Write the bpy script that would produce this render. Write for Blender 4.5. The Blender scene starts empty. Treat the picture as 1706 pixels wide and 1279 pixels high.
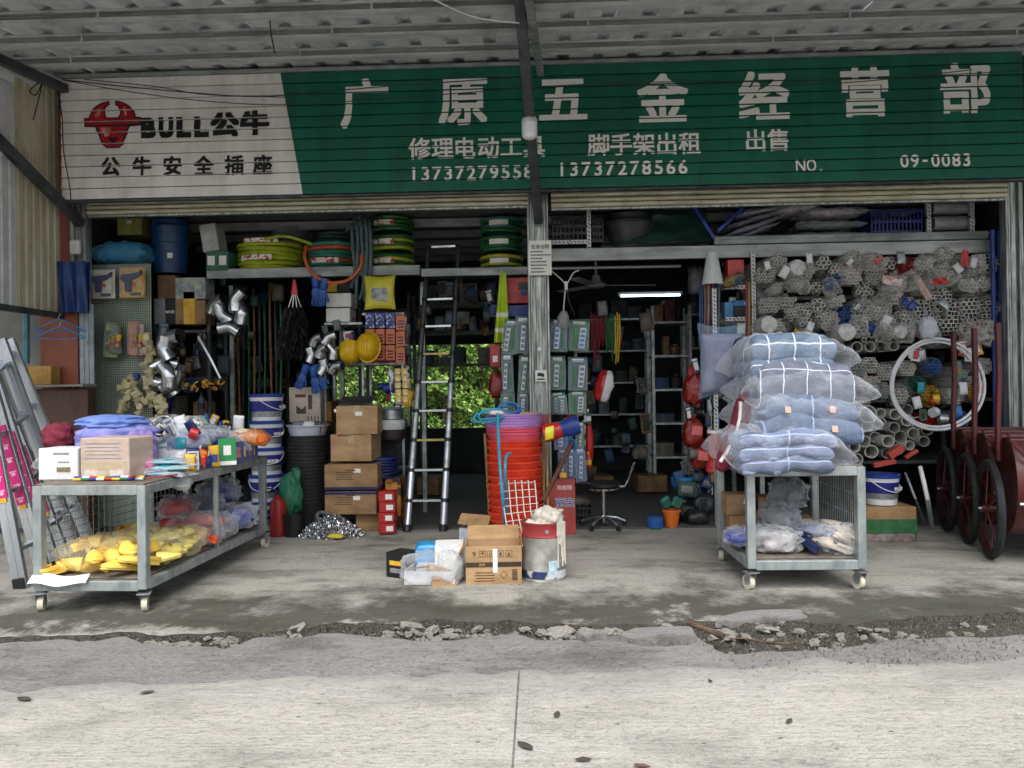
import bpy, bmesh, math, random
from mathutils import Vector as V, Matrix, noise, Euler
R = math.radians
random.seed(7)
S = bpy.context.scene
C = S.collection
# ------------------------------------------------------------------ camera, sky, sun, exposure
W, H, FPX, CH = 1706.0, 1279.0, 1300.0, 1.27
cam = bpy.data.cameras.new('camera')
cam.sensor_width = 36.0
cam.lens = 36.0 * FPX / W
cam.clip_start = 0.05
cam.clip_end = 400
camo = bpy.data.objects.new('camera', cam)
C.objects.link(camo)
CR = Matrix.Rotation(R(1.98), 3, 'Z') @ Matrix.Rotation(R(90.24), 3, 'X') @ Matrix.Rotation(-0.0145, 3, 'Z')
camo.matrix_world = Matrix.Translation((0, 0, CH)) @ CR.to_4x4()
S.camera = camo

wd = bpy.data.worlds.new('World')
S.world = wd
wd.use_nodes = True
nt = wd.node_tree
bg = nt.nodes['Background']
sky = nt.nodes.new('ShaderNodeTexSky')
sky.sky_type = 'NISHITA'
sky.sun_disc = False
sky.sun_elevation = R(57)
sky.sun_rotation = R(180)
sky.air_density = 1.0
sky.dust_density = 4.0
sky.ozone_density = 1.0
hs = nt.nodes.new('ShaderNodeHueSaturation')
hs.inputs['Saturation'].default_value = 0.5
nt.links.new(sky.outputs[0], hs.inputs['Color'])
nt.links.new(hs.outputs[0], bg.inputs['Color'])
bg.inputs['Strength'].default_value = 0.13

sl = bpy.data.lights.new('sun', 'SUN')
sl.energy = 1.5
sl.angle = R(50)
sl.color = (1.0, 0.985, 0.96)
so = bpy.data.objects.new('sun', sl)
C.objects.link(so)
so.rotation_euler = (R(90 - 57), 0, R(6))
so.location = (0, -8, 12)
S.view_settings.view_transform = 'Standard'
S.view_settings.look = 'None'
S.view_settings.gamma = 1.0
S.view_settings.use_curve_mapping = False
S.view_settings.exposure = 0.88
S.cycles.max_bounces = 7
S.cycles.diffuse_bounces = 3
S.cycles.use_adaptive_sampling = True
S.cycles.adaptive_threshold = 0.03
S.cycles.glossy_bounces = 3
S.cycles.transmission_bounces = 3
S.cycles.transparent_max_bounces = 10
S.cycles.caustics_reflective = False
S.cycles.caustics_refractive = False

# ------------------------------------------------------------------ helpers
def ray(px, py):
    return CR @ V(((px - W / 2) / FPX, -(py - H / 2) / FPX, -1.0))

def P(px, py, Y):
    d = ray(px, py)
    t = Y / d.y
    return V((d.x * t, Y, CH + d.z * t))

def G(px, py, z=0.0):
    d = ray(px, py)
    t = (z - CH) / d.z
    return V((d.x * t, d.y * t, z))

def F(x0, y0, x1, y1, Y):
    a = P(x0, (y0 + y1) / 2, Y); b = P(x1, (y0 + y1) / 2, Y)
    c = P((x0 + x1) / 2, y0, Y); d = P((x0 + x1) / 2, y1, Y)
    return (a.x + b.x) / 2, (c.z + d.z) / 2, b.x - a.x, c.z - d.z

def lin(h):
    h = h.lstrip('#')
    o = []
    for i in (0, 2, 4):
        v = int(h[i:i + 2], 16) / 255
        o.append(v / 12.92 if v <= 0.04045 else ((v + 0.055) / 1.055) ** 2.4)
    return (*o, 1.0)

class N:
    """tiny node-tree builder"""
    def __init__(s, m):
        s.t = m.node_tree
        s.b = s.t.nodes['Principled BSDF']
        s.out = s.t.nodes['Material Output']
    def n(s, typ, **kw):
        nd = s.t.nodes.new(typ)
        for k, v in kw.items():
            if k.startswith('i_'):
                nd.inputs[k[2:].replace('_', ' ')].default_value = v
            else:
                setattr(nd, k, v)
        return nd
    def l(s, a, b):
        s.t.links.new(a, b)
    def math(s, op, a, b=None):
        nd = s.n('ShaderNodeMath', operation=op)
        for i, x in enumerate((a, b)):
            if x is None: continue
            if isinstance(x, (int, float)): nd.inputs[i].default_value = x
            else: s.l(x, nd.inputs[i])
        return nd.outputs[0]
    def mix(s, f, a, b):
        nd = s.n('ShaderNodeMix', data_type='RGBA')
        for i, x in ((0, f), (6, a), (7, b)):
            if isinstance(x, (int, float, tuple)): nd.inputs[i].default_value = x
            else: s.l(x, nd.inputs[i])
        return nd.outputs[2]
    def noise(s, co, scale, detail=4, rough=.55):
        nd = s.n('ShaderNodeTexNoise')
        nd.inputs['Scale'].default_value = scale
        nd.inputs['Detail'].default_value = detail
        nd.inputs['Roughness'].default_value = rough
        s.l(co, nd.inputs['Vector'])
        return nd.outputs['Fac']
    def ramp(s, x, a, b, lo=0.0, hi=1.0):
        nd = s.n('ShaderNodeMapRange')
        for i, v in ((1, a), (2, b), (3, lo), (4, hi)): nd.inputs[i].default_value = v
        s.l(x, nd.inputs[0])
        return nd.outputs[0]
    def co(s, scale=(1, 1, 1), rot=(0, 0, 0)):
        tc = s.n('ShaderNodeTexCoord')
        mp = s.n('ShaderNodeMapping')
        mp.inputs['Scale'].default_value = scale
        mp.inputs['Rotation'].default_value = rot
        s.l(tc.outputs['Object'], mp.inputs['Vector'])
        return mp.outputs[0]
    def bump(s, h, strength=.3, dist=.01):
        nd = s.n('ShaderNodeBump')
        nd.inputs['Strength'].default_value = strength
        nd.inputs['Distance'].default_value = dist
        s.l(h, nd.inputs['Height'])
        s.l(nd.outputs[0], s.b.inputs['Normal'])

MATS = {}
def newmat(name):
    m = bpy.data.materials.new(name)
    m.use_nodes = True
    MATS[name] = m
    return m

def pm(name, c1, c2=None, rough=.55, metal=0, scale=9, stretch=(1, 1, 1), lo=.38, hi=.62, bump=0, bscale=60, bdist=.004, dirt=0, spec=.5):
    """procedural two-tone material with grain, fine relief and dirt"""
    if name in MATS: return MATS[name]
    m = newmat(name)
    k = N(m)
    c1 = lin(c1) if isinstance(c1, str) else c1
    c2 = c1 if c2 is None else (lin(c2) if isinstance(c2, str) else c2)
    if c2 is c1: c2 = tuple(v * .82 for v in c1[:3]) + (1,)
    co = k.co(stretch)
    f = k.ramp(k.noise(co, scale, 5, .6), lo, hi)
    col = k.mix(f, c1, c2)
    if dirt:
        d = k.ramp(k.noise(k.co((1, 1, .6)), scale * .45 + 1.3, 7, .7), .52, .75, 0, dirt)
        col = k.mix(d, col, (.045, .04, .032, 1))
    k.l(col, k.b.inputs['Base Color'])
    k.b.inputs['Roughness'].default_value = rough
    r = k.ramp(f, 0, 1, max(rough - .08, .03), min(rough + .1, 1))
    k.l(r, k.b.inputs['Roughness'])
    k.b.inputs['Metallic'].default_value = metal
    k.b.inputs['Specular IOR Level'].default_value = spec
    if bump:
        k.bump(k.noise(k.co(), bscale, 3), bump, bdist)
    return m

def film(name, tint='#e6ebf2', op=.18, rough=.16, wr=30, cre=.3):
    if name in MATS: return MATS[name]
    m = newmat(name)
    k = N(m)
    k.b.inputs['Base Color'].default_value = lin(tint)
    k.b.inputs['Roughness'].default_value = rough
    k.b.inputs['Specular IOR Level'].default_value = 1.0
    co = k.co()
    k.bump(k.noise(co, wr, 4, .6), .8, .012)
    tr = k.n('ShaderNodeBsdfTransparent')
    mx = k.n('ShaderNodeMixShader')
    fr = k.n('ShaderNodeLayerWeight')
    fr.inputs['Blend'].default_value = .35
    crease = k.ramp(k.noise(k.co((1, 1, 1.6)), wr * .55, 5, .65), .5, .72, 0, cre)
    f = k.math('ADD', k.ramp(fr.outputs['Facing'], 0, 1, op, min(op + .5, .95)), crease)
    f = k.math('MINIMUM', f, .92)
    k.l(f, mx.inputs[0]); k.l(tr.outputs[0], mx.inputs[1]); k.l(k.b.outputs[0], mx.inputs[2])
    k.l(mx.outputs[0], k.out.inputs['Surface'])
    return m

class MB:
    def __init__(s):
        s.v = []; s.f = []; s.m = []; s.s = []; s.sharp = 42
    def add(s, vs, fs, mi=0, sm=False, mt=None):
        o = len(s.v)
        if mt is not None: vs = [mt @ V(x) for x in vs]
        s.v += [tuple(x) for x in vs]
        for f in fs:
            s.f.append(tuple(i + o for i in f)); s.m.append(mi); s.s.append(sm)
        return s
    def box(s, c, d, mi=0, rot=None, ch=0.0):
        x, y, z = d[0] / 2, d[1] / 2, d[2] / 2
        mt = Matrix.Translation(c)
        if rot is not None: mt = mt @ Euler(rot).to_matrix().to_4x4()
        if not ch:
            vs = [(a * x, b * y, e * z) for a in (-1, 1) for b in (-1, 1) for e in (-1, 1)]
            return s.add(vs, [(0, 1, 3, 2), (4, 6, 7, 5), (0, 4, 5, 1), (2, 3, 7, 6), (0, 2, 6, 4), (1, 5, 7, 3)], mi, False, mt)
        ch = min(ch, x * .45, y * .45, z * .45)
        vs = []; ix = {}
        for a in (-1, 1):
            for b in (-1, 1):
                for e in (-1, 1):
                    for ax in range(3):
                        q = [a * (x - (ch if ax != 0 else 0)), b * (y - (ch if ax != 1 else 0)), e * (z - (ch if ax != 2 else 0))]
                        ix[(a, b, e, ax)] = len(vs); vs.append(q)
        fs = []
        def quad(*ks): fs.append(tuple(ix[k] for k in ks))
        for q in (-1, 1):
            quad((q, -1, -1, 0), (q, -1, 1, 0), (q, 1, 1, 0), (q, 1, -1, 0))
            quad((-1, q, -1, 1), (-1, q, 1, 1), (1, q, 1, 1), (1, q, -1, 1))
            quad((-1, -1, q, 2), (-1, 1, q, 2), (1, 1, q, 2), (1, -1, q, 2))
            for r in (-1, 1):
                quad((q, r, -1, 0), (q, r, 1, 0), (q, r, 1, 1), (q, r, -1, 1))
                quad((q, -1, r, 0), (q, 1, r, 0), (q, 1, r, 2), (q, -1, r, 2))
                quad((-1, q, r, 1), (1, q, r, 1), (1, q, r, 2), (-1, q, r, 2))
                for t in (-1, 1): quad((q, r, t, 0), (q, r, t, 1), (q, r, t, 2))
        return s.add(vs, fs, mi, False, mt)
    def cyl(s, a, b, r0, r1=None, n=10, mi=0, caps=True, sm=True):
        a = V(a); b = V(b)
        r1 = r0 if r1 is None else r1
        d = (b - a)
        if d.length < 1e-6: return s
        q = d.to_track_quat('Z', 'Y').to_matrix()
        vs = []
        for c, r in ((a, r0), (b, r1)):
            for i in range(n):
                t = 2 * math.pi * i / n
                vs.append(c + q @ V((r * math.cos(t), r * math.sin(t), 0)))
        s.add(vs, [(i, (i + 1) % n, n + (i + 1) % n, n + i) for i in range(n)], mi, sm)
        if caps:
            s.add(vs[:n], [tuple(reversed(range(n)))], mi); s.add(vs[n:], [tuple(range(n))], mi)
        return s
    def tube(s, pts, r, n=7, mi=0, closed=False, caps=True, rs=None):
        pts = [V(p) for p in pts]; k = len(pts)
        vs = []; up = V((0, 0, 1)); pa = None
        for i, p in enumerate(pts):
            if closed: t = pts[(i + 1) % k] - pts[i - 1]
            else: t = pts[min(i + 1, k - 1)] - pts[max(i - 1, 0)]
            t.normalize()
            if pa is None:
                a = t.cross(up)
                if a.length < .15: a = t.cross(V((0, 1, 0)))
            else: a = pa - t * pa.dot(t)
            a.normalize(); b = a.cross(t); pa = a
            rr = rs[i] if rs else r
            for j in range(n):
                w = 2 * math.pi * j / n
                vs.append(p + a * rr * math.cos(w) + b * rr * math.sin(w))
        fs = []
        for i in range(k if closed else k - 1):
            u = (i + 1) % k
            for j in range(n):
                w = (j + 1) % n
                fs.append((i * n + j, i * n + w, u * n + w, u * n + j))
        if caps and not closed:
            fs.append(tuple(range(n))); fs.append(tuple(range((k - 1) * n, k * n)))
        return s.add(vs, fs, mi, True)
    def lathe(s, prof, n=28, mi=0, c=(0, 0, 0), sm=True, mt=None, mis=None):
        vs = []
        for r, z in prof:
            for i in range(n):
                t = 2 * math.pi * i / n
                vs.append((c[0] + r * math.cos(t), c[1] + r * math.sin(t), c[2] + z))
        for j in range(len(prof) - 1):
            o = len(s.v)
            ring = vs[j * n:(j + 2) * n]
            s.add(ring, [(i, (i + 1) % n, n + (i + 1) % n, n + i) for i in range(n)], mis[j] if mis else mi, sm, mt)
        return s
    def prism(s, poly, y0, y1, mi=0, plane='xz', mt=None):
        n = len(poly)
        if plane == 'xz': a = [(x, y0, z) for x, z in poly]; b = [(x, y1, z) for x, z in poly]
        elif plane == 'xy': a = [(x, z, y0) for x, z in poly]; b = [(x, z, y1) for x, z in poly]
        else: a = [(y0, x, z) for x, z in poly]; b = [(y1, x, z) for x, z in poly]
        return s.add(a + b, [tuple(range(n)), tuple(range(2 * n - 1, n - 1, -1))] + [(i, n + i, n + (i + 1) % n, (i + 1) % n) for i in range(n)], mi, False, mt)
    def grid(s, fn, nu, nv, mi=0, sm=True, mt=None, wrapu=False):
        vs = [fn(i / (nu if wrapu else nu - 1), j / (nv - 1)) for j in range(nv) for i in range(nu)]
        fs = []
        for j in range(nv - 1):
            for i in range(nu if wrapu else nu - 1):
                a = j * nu + i; b = j * nu + (i + 1) % nu
                fs.append((a, b, b + nu, a + nu))
        return s.add(vs, fs, mi, sm, mt)
    def cushion(s, w, d, h, n=26, amp=.02, fr=5, seed=0, a=4, corner=.0, mi=0, flat=0.3, mt=None, seam=.0):
        """soft pack: two puffed sheets meeting at a seam, creased by noise"""
        sd = V((seed * 7.31, seed * 3.7, seed * 1.9)); s.sharp = 85
        for sg in (1, -1):
            def fn(u, v):
                x = 2 * u - 1; y = 2 * v - 1
                x = math.copysign(abs(x) ** .85, x); y = math.copysign(abs(y) ** .85, y)
                t = (max(0, 1 - abs(x) ** a) * max(0, 1 - abs(y) ** a)) ** .42
                e = 1 + corner * (abs(x * y) ** 4) - .05 * (1 - abs(x * y)) * (corner > 0)
                q = V((x * w / 2 * e, y * d / 2 * e, 0))
                nz = noise.noise(q * fr + sd) + .5 * noise.noise(q * fr * 2.3 + sd)
                rz = 1 - abs(noise.noise(q * fr * .9 + sd * 1.7)) * 2.2
                z = sg * t * (h / 2 if sg > 0 else h / 2 * (1 - flat)) + (nz * amp + max(rz, 0) * amp * .5) * min(1, t * 2.5 + .1)
                z += seam * noise.noise(q * 3 + sd) * (1 - t)
                return (q.x, q.y, z + h / 2 * (1 - flat))
            s.grid(fn, n, n, mi, True, mt)
        return s
    def blob(s, w, d, h, n=18, amp=.15, fr=2.2, seed=0, e=.8, mi=0, mt=None, sit=True, fold=0):
        """rounded lumpy bundle sitting on its base"""
        sd = V((seed * 5.13, seed * 2.7, seed * 8.9)); s.sharp = 85
        def sp(c): return math.copysign(abs(c) ** e, c)
        def fn(u, v):
            th = 2 * math.pi * u; ph = math.pi * (v - .5)
            q = V((sp(math.cos(th)) * sp(math.cos(ph)), sp(math.sin(th)) * sp(math.cos(ph)), sp(math.sin(ph))))
            k = 1 + amp * (noise.noise(q * fr + sd) + .6 * noise.noise(q * fr * 2.7 + sd) + .3 * noise.noise(q * fr * 6 + sd))
            if fold: k += fold * math.sin(q.z * 9 + q.x * 2 + 5 * noise.noise(q * 1.3 + sd)) + fold * .5 * math.sin(q.x * 7 - q.z * 4 + 6 * noise.noise(q * 1.7 + sd * 2))
            z = q.z * k
            if sit: z = max(z, -.92)
            return (q.x * k * w / 2, q.y * k * d / 2, (z + (.92 if sit else 0)) * h / 2)
        return s.grid(fn, n * 2, n, mi, True, mt, wrapu=True)
    def mesh(s, name, mats):
        me = bpy.data.meshes.new(name)
        me.from_pydata(s.v, [], s.f)
        for m in (mats if isinstance(mats, (list, tuple)) else [mats]): me.materials.append(m)
        me.polygons.foreach_set('material_index', s.m)
        me.polygons.foreach_set('use_smooth', s.s)
        bm = bmesh.new(); bm.from_mesh(me)
        bmesh.ops.remove_doubles(bm, verts=bm.verts, dist=1e-5)
        bmesh.ops.recalc_face_normals(bm, faces=bm.faces)
        bm.to_mesh(me); bm.free()
        if any(s.s): me.set_sharp_from_angle(angle=R(s.sharp))
        return me
    def o(s, name, mats, parent=None, loc=(0, 0, 0), rot=None):
        return put(name, s.mesh(name, mats), parent, loc, rot)

def put(name, me, parent=None, loc=(0, 0, 0), rot=None):
    o = bpy.data.objects.new(name, me)
    C.objects.link(o)
    o.location = loc
    if rot is not None: o.rotation_euler = rot
    if parent is not None: o.parent = parent
    return o

def tag(o, label, cat, group=None):
    o['label'] = label; o['category'] = cat
    if group: o['group'] = group
    return o

def thing(name, label, cat, loc=(0, 0, 0), rot=(0, 0, 0), group=None):
    o = bpy.data.objects.new(name, None)
    C.objects.link(o)
    o.empty_display_size = .05
    o.location = loc; o.rotation_euler = rot
    return tag(o, label, cat, group)

def struct(o, kind='structure'):
    o['kind'] = kind
    return o

def dup(root, loc, rot=None, label=None, group=None, scale=None):
    r = root.copy(); C.objects.link(r); r.location = loc
    if rot is not None: r.rotation_euler = rot
    if scale is not None: r.scale = scale if isinstance(scale, (tuple, list)) else (scale,) * 3
    if label: r['label'] = label
    if group: r['group'] = group
    for ch in list(root.children):
        c = ch.copy(); C.objects.link(c); c.parent = r
        for g in list(ch.children):
            d = g.copy(); C.objects.link(d); d.parent = c
    return r

_tc = {}
def glyphs(s, bold=.02):
    """mesh data (verts, faces) of lettering, bold by stacking shifted copies, centred, 1 unit high em"""
    key = (s, bold)
    if key in _tc: return _tc[key]
    cu = bpy.data.curves.new('t', 'FONT'); cu.body = s; cu.size = 1; cu.resolution_u = 3
    o = bpy.data.objects.new('t', cu); C.objects.link(o)
    me = bpy.data.meshes.new_from_object(o.evaluated_get(bpy.context.evaluated_depsgraph_get()))
    bpy.data.objects.remove(o); bpy.data.curves.remove(cu)
    vs = [(v.co.x, v.co.y) for v in me.vertices]; fs = [tuple(p.vertices) for p in me.polygons]
    bpy.data.meshes.remove(me)
    xs = [v[0] for v in vs]; ys = [v[1] for v in vs]
    cx = (min(xs) + max(xs)) / 2; cy = (min(ys) + max(ys)) / 2
    VV = []; FF = []
    sh = [(0, 0)]
    if bold: sh = [(a * bold, b * bold) for a in (-1, 0, 1) for b in (-1, 0, 1)]
    for k, (a, b) in enumerate(sh):
        q = len(VV)
        VV += [(x - cx + a, y - cy + b, k * .00012) for x, y in vs]
        FF += [tuple(i + q for i in f) for f in fs]
    _tc[key] = (VV, FF, max(xs) - min(xs) + 2 * bold, max(ys) - min(ys) + 2 * bold)
    return _tc[key]

def text(s, mat, parent, loc, h=None, w=None, bold=.02, name='lettering', rot=None, em=None):
    """flat lettering in the XZ plane facing -Y, given total height h and/or width w, or em size"""
    vs, fs, tw, th = glyphs(s, bold)
    if em: sx = sz = em
    else:
        sz = (h / th) if h else w / tw
        sx = (w / tw) if w else sz
    mb = MB()
    mb.add([(x * sx, -z, y * sz) for x, y, z in vs], fs)
    me = bpy.data.meshes.new(name)
    me.from_pydata(mb.v, [], mb.f); me.materials.append(mat)
    return put(name, me, parent, loc, rot)
# ------------------------------------------------------------------ shared materials
GALV = pm('galvanised_steel', '#b9c0c2', '#8d9698', .42, .75, 14, lo=.35, hi=.65, bump=.15, bscale=90, dirt=.35)
TROL = pm('zinc_painted_tube', '#a3abab', '#868f90', .45, .35, 12, (1, 1, .5), bump=.12, dirt=.4)
ALU = pm('aluminium', '#cfd3d8', '#b9bfc5', .3, .8, 2, (3, 3, .4), bump=.03, dirt=.1)
ALUD = pm('worn_aluminium_track', '#b8beba', '#7f857f', .42, .7, 6, (5, 5, .5), bump=.15, dirt=.6)
SHUT = pm('cream_shutter_paint', '#d6d3bb', '#b4b094', .5, 0, 5, (.6, 3, 5), bump=.1, dirt=.55)
GREYS = pm('grey_painted_steel', '#9aa09f', '#7d8483', .5, .2, 6, (.5, 2, 2), bump=.12, dirt=.5)
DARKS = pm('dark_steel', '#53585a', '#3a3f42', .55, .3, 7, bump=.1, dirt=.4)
BLACKP = pm('black_plastic', '#1a1c1f', '#101214', .45, 0, 9)
WHITEP = pm('white_plastic', '#dfe2e4', '#cdd0d3', .35, 0, 9, dirt=.12)
CARD = pm('brown_cardboard', '#a08059', '#876a48', .8, 0, 4, (1, 1, 3), bump=.15, bscale=140, dirt=.4)
CARD2 = pm('tan_cardboard', '#b3936c', '#9b7c56', .8, 0, 4, (1, 1, 3), bump=.15, bscale=140, dirt=.3)
TAPE = film('packing_tape', '#d9c9a6', .35, .2, 12)
PAPER = pm('white_paper', '#e8e8e4', '#dcdcd6', .7, 0, 12)
INK = pm('black_ink', '#17181c', '#202228', .6)
BROWNINK = pm('brown_box_print', '#3f3023', '#33261b', .7)
REDP = pm('red_plastic', '#c5281f', '#a81d18', .35, 0, 8)
CLEAR = film('clear_film', '#e8edf3', .1, .12, 26, .2)
BLIS = film('blister_film', '#e8edf3', .05, .1, 20, .06)
CLEAR2 = film('crumpled_clear_film', '#e6ecf1', .09, .13, 16, .22)
MILKY = film('milky_film', '#d8dee6', .42, .25, 18)
PVC = pm('white_pvc', '#d9d7d1', '#c6c4bd', .4, 0, 6)
PVCG = pm('grey_pvc', '#b7b9b2', '#9fa19a', .45, 0, 6, dirt=.3)
BLUEP = pm('deep_blue_plastic', '#1f3f95', '#17307a', .4, 0, 6)
SKYB = pm('sky_blue_plastic', '#2f86c4', '#2470aa', .35, 0, 6)
YELP = pm('yellow_plastic', '#e9c33c', '#d9ad2b', .4, 0, 8)
GREENP = pm('green_plastic', '#1d7a4d', '#15623c', .4, 0, 8)
WOODH = pm('wooden_handle', '#a98456', '#8a6840', .6, 0, 8, (6, 6, .6), bump=.1)
MAROON = pm('maroon_paint', '#541c1c', '#3f1415', .42, .1, 6, bump=.12, dirt=.6)

# ------------------------------------------------------------------ ground, road, apron
def ground_mat(name, ca, cb, dark, stain, brush=0, spots=0, bumps=.5, edge_stain=False, pits=.35, worn=False):
    m = newmat(name); k = N(m)
    co = k.co()
    big = k.noise(co, .9, 5, .6)
    col = k.mix(k.ramp(big, .35, .65), lin(ca), lin(cb))
    fine = k.noise(co, 90, 4, .7)
    col = k.mix(k.ramp(fine, .4, .75, 0, .55), col, lin(dark))
    grit = k.noise(co, 260, 2, .6)
    col = k.mix(k.ramp(grit, .56, .68, 0, .6), col, lin(dark))
    grit2 = k.noise(k.co((1.3, 1, 1)), 200, 2, .5)
    col = k.mix(k.ramp(grit2, .6, .72, 0, .5), col, lin('#f0efe9'))
    pit = k.noise(k.co((1, 2.2, 1)), 38, 4, .65)
    col = k.mix(k.ramp(pit, .56, .66, 0, pits), col, lin(dark))
    pit2 = k.noise(k.co((1.2, 3.4, 1), (0, 0, .05)), 15, 5, .7)
    col = k.mix(k.ramp(pit2, .55, .68, 0, pits * .7), col, lin(dark))
    h = k.math('SUBTRACT', k.math('ADD', k.math('MULTIPLY', fine, .6), k.math('MULTIPLY', grit, .6)), k.ramp(pit, .55, .68, 0, .9))
    if brush:
        br = k.noise(k.co((1.1, 26, 1), (0, 0, R(-3))), 3.2, 6, .72)
        bf = k.ramp(br, .44, .62, 0, brush)
        col = k.mix(bf, col, lin(dark))
        br2 = k.noise(k.co((2.2, 60, 1), (0, 0, R(-3))), 3.0, 4, .7)
        col = k.mix(k.ramp(br2, .52, .66, 0, brush * .8), col, lin(dark))
        h = k.math('ADD', h, k.math('MULTIPLY', br, 1.2))
    if stain:
        st = k.noise(k.co((.75, 1.3, 1)), 1.6, 7, .66)
        col = k.mix(k.ramp(st, .5, .66, 0, stain), col, lin('#3f3f34'))
        st2 = k.noise(k.co((.5, 1.9, 1)), 3.1, 5, .6)
        col = k.mix(k.ramp(st2, .56, .7, 0, stain * .75), col, lin('#57564a'))
    if spots:
        vo = k.n('ShaderNodeTexVoronoi'); vo.inputs['Scale'].default_value = 2.6
        k.l(k.co((.6, 1.25, 1)), vo.inputs['Vector'])
        dis = k.math('ADD', vo.outputs['Distance'], k.math('MULTIPLY', k.noise(co, 26, 3), .09))
        col = k.mix(k.ramp(dis, .078, .088, spots, 0), col, lin('#2b2b2a'))
        vo2 = k.n('ShaderNodeTexVoronoi'); vo2.inputs['Scale'].default_value = 7
        k.l(k.co((.7, 1.2, 1)), vo2.inputs['Vector'])
        d2 = k.math('ADD', vo2.outputs['Distance'], k.math('MULTIPLY', k.noise(co, 40, 3), .12))
        col = k.mix(k.ramp(d2, .10, .125, spots * .8, 0), col, lin('#33332f'))
    if worn:
        sp = k.n('ShaderNodeSeparateXYZ'); k.l(co, sp.inputs[0])
        yy = k.math('ADD', k.math('ADD', sp.outputs[1], k.math('MULTIPLY', k.noise(k.co((.5, 1, 1)), 1.9, 7, .72), 1.5)), k.math('MULTIPLY', sp.outputs[0], -.035))
        col = k.mix(k.ramp(yy, 3.95, 4.35, 0, .85), col, lin('#9a9996'))
    if edge_stain:
        sp = k.n('ShaderNodeSeparateXYZ'); k.l(co, sp.inputs[0])
        yy = k.math('ADD', sp.outputs[1], k.math('MULTIPLY', k.noise(k.co((.7, .6, 1)), 2.4, 7, .7), 2.6))
        band = k.math('MULTIPLY', k.ramp(yy, 5.3, 5.5), k.ramp(yy, 5.85, 6.3, 1, 0))
        col = k.mix(k.math('MULTIPLY', band, .85), col, lin('#3d3e33'))
    k.l(col, k.b.inputs['Base Color'])
    k.b.inputs['Roughness'].default_value = .88
    k.b.inputs['Specular IOR Level'].default_value = .3
    k.bump(h, bumps, .012)
    return m

ROADM = ground_mat('pale_concrete_road', '#d2cfc6', '#c2bfb6', '#8e8b83', .34, .4, .85, .7, False, .3, True)
LIPM = ground_mat('grey_worn_concrete', '#a5a4a2', '#949391', '#656462', .55, .3, .3, .8)
APRM = ground_mat('stained_concrete_apron', '#bfbdb5', '#aeaca3', '#74736b', .66, .16, 0, .7, True, .55)
DIRT_SHADE = ground_mat('gutter_dirt_and_shade', '#57534b', '#443f38', '#2e2a25', .4, 0, 0, 1.0)  # gutter dirt; also serves as painted shade on the broken slab face
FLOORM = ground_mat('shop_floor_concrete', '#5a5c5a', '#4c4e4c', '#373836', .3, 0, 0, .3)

gnd = MB()
gnd.grid(lambda u, v: (-90 + 180 * u, -60 + 200 * v, -.075 - .0 * v), 30, 30, 0)
struct(gnd.o('ground', DIRT_SHADE))

AE = [(-500, 1085), (-200, 1072), (0, 1058), (150, 1055), (230, 1050), (270, 1056), (400, 1048), (440, 1052), (500, 1045), (560, 1033), (640, 1038), (720, 1030), (800, 1035), (850, 1030), (920, 1040), (1000, 1038), (1080, 1036), (1180, 1030), (1240, 1037), (1330, 1033), (1380, 1037), (1420, 1040), (1500, 1028), (1560, 1025), (1706, 1018), (2300, 1005)]
RE = [(-500, 1092), (-200, 1078), (0, 1071), (100, 1063), (160, 1066), (205, 1058), (270, 1073), (380, 1075), (430, 1057), (500, 1061), (540, 1051), (650, 1060), (700, 1067), (780, 1062), (850, 1053), (900, 1065), (980, 1063), (1060, 1053), (1150, 1052), (1170, 1065), (1190, 1079), (1215, 1089), (1260, 1084), (1400, 1079), (1500, 1063), (1706, 1057), (2300, 1041)]
def edge(tab, z):
    pts = [G(x, y, z) for x, y in tab]
    def f(X):
        for a, b in zip(pts, pts[1:]):
            if X <= b.x:
                t = max(0, (X - a.x) / (b.x - a.x))
                return a.y + (b.y - a.y) * t
        return pts[-1].y
    return f
fa = edge(AE, 0); fr = edge(RE, -.02)
def jag(X, s): return .028 * noise.noise(V((X * 5, s, 0))) + .02 * noise.noise(V((X * 17, s, 3))) + .012 * noise.noise(V((X * 45, s, 5)))
def slab(fe, yb, x0, x1, nx, ny, z, s, sgn, relief, zb=-.1):
    """concrete sheet from a broken edge fe(X) to the line y=yb, with a rough broken face"""
    mb = MB()
    def top(u, v):
        X = x0 + (x1 - x0) * u
        e = fe(X) + jag(X, s)
        t = v ** 1.6
        Y = e + (yb - e) * t
        zz = z + relief * noise.noise(V((X * .8, Y * 1.3, s))) + relief * .35 * noise.noise(V((X * 4, Y * 5, s)))
        drop = max(0, 1 - abs(Y - e) / .09)
        zz -= .012 * drop * (.5 + noise.noise(V((X * 6, s, 9))))
        return (X, Y, zz)
    mb.grid(top, nx, ny, 0)
    def face(u, v):
        p = V(top(u, 0))
        q = V((p.x, p.y - sgn * (.03 * v) + .015 * noise.noise(V((p.x * 30, v * 3, s))) * (v > 0), p.z + (zb - p.z) * v))
        return tuple(q)
    mb.grid(face, nx, 4, 1, False)
    return mb
apron = struct(slab(fa, 6.97, -9, 9, 420, 26, 0, 1.0, 1, .006).o('apron', [APRM, DIRT_SHADE]))  # broken face coloured dark so the sunlit edge reads as a shaded crack
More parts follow.
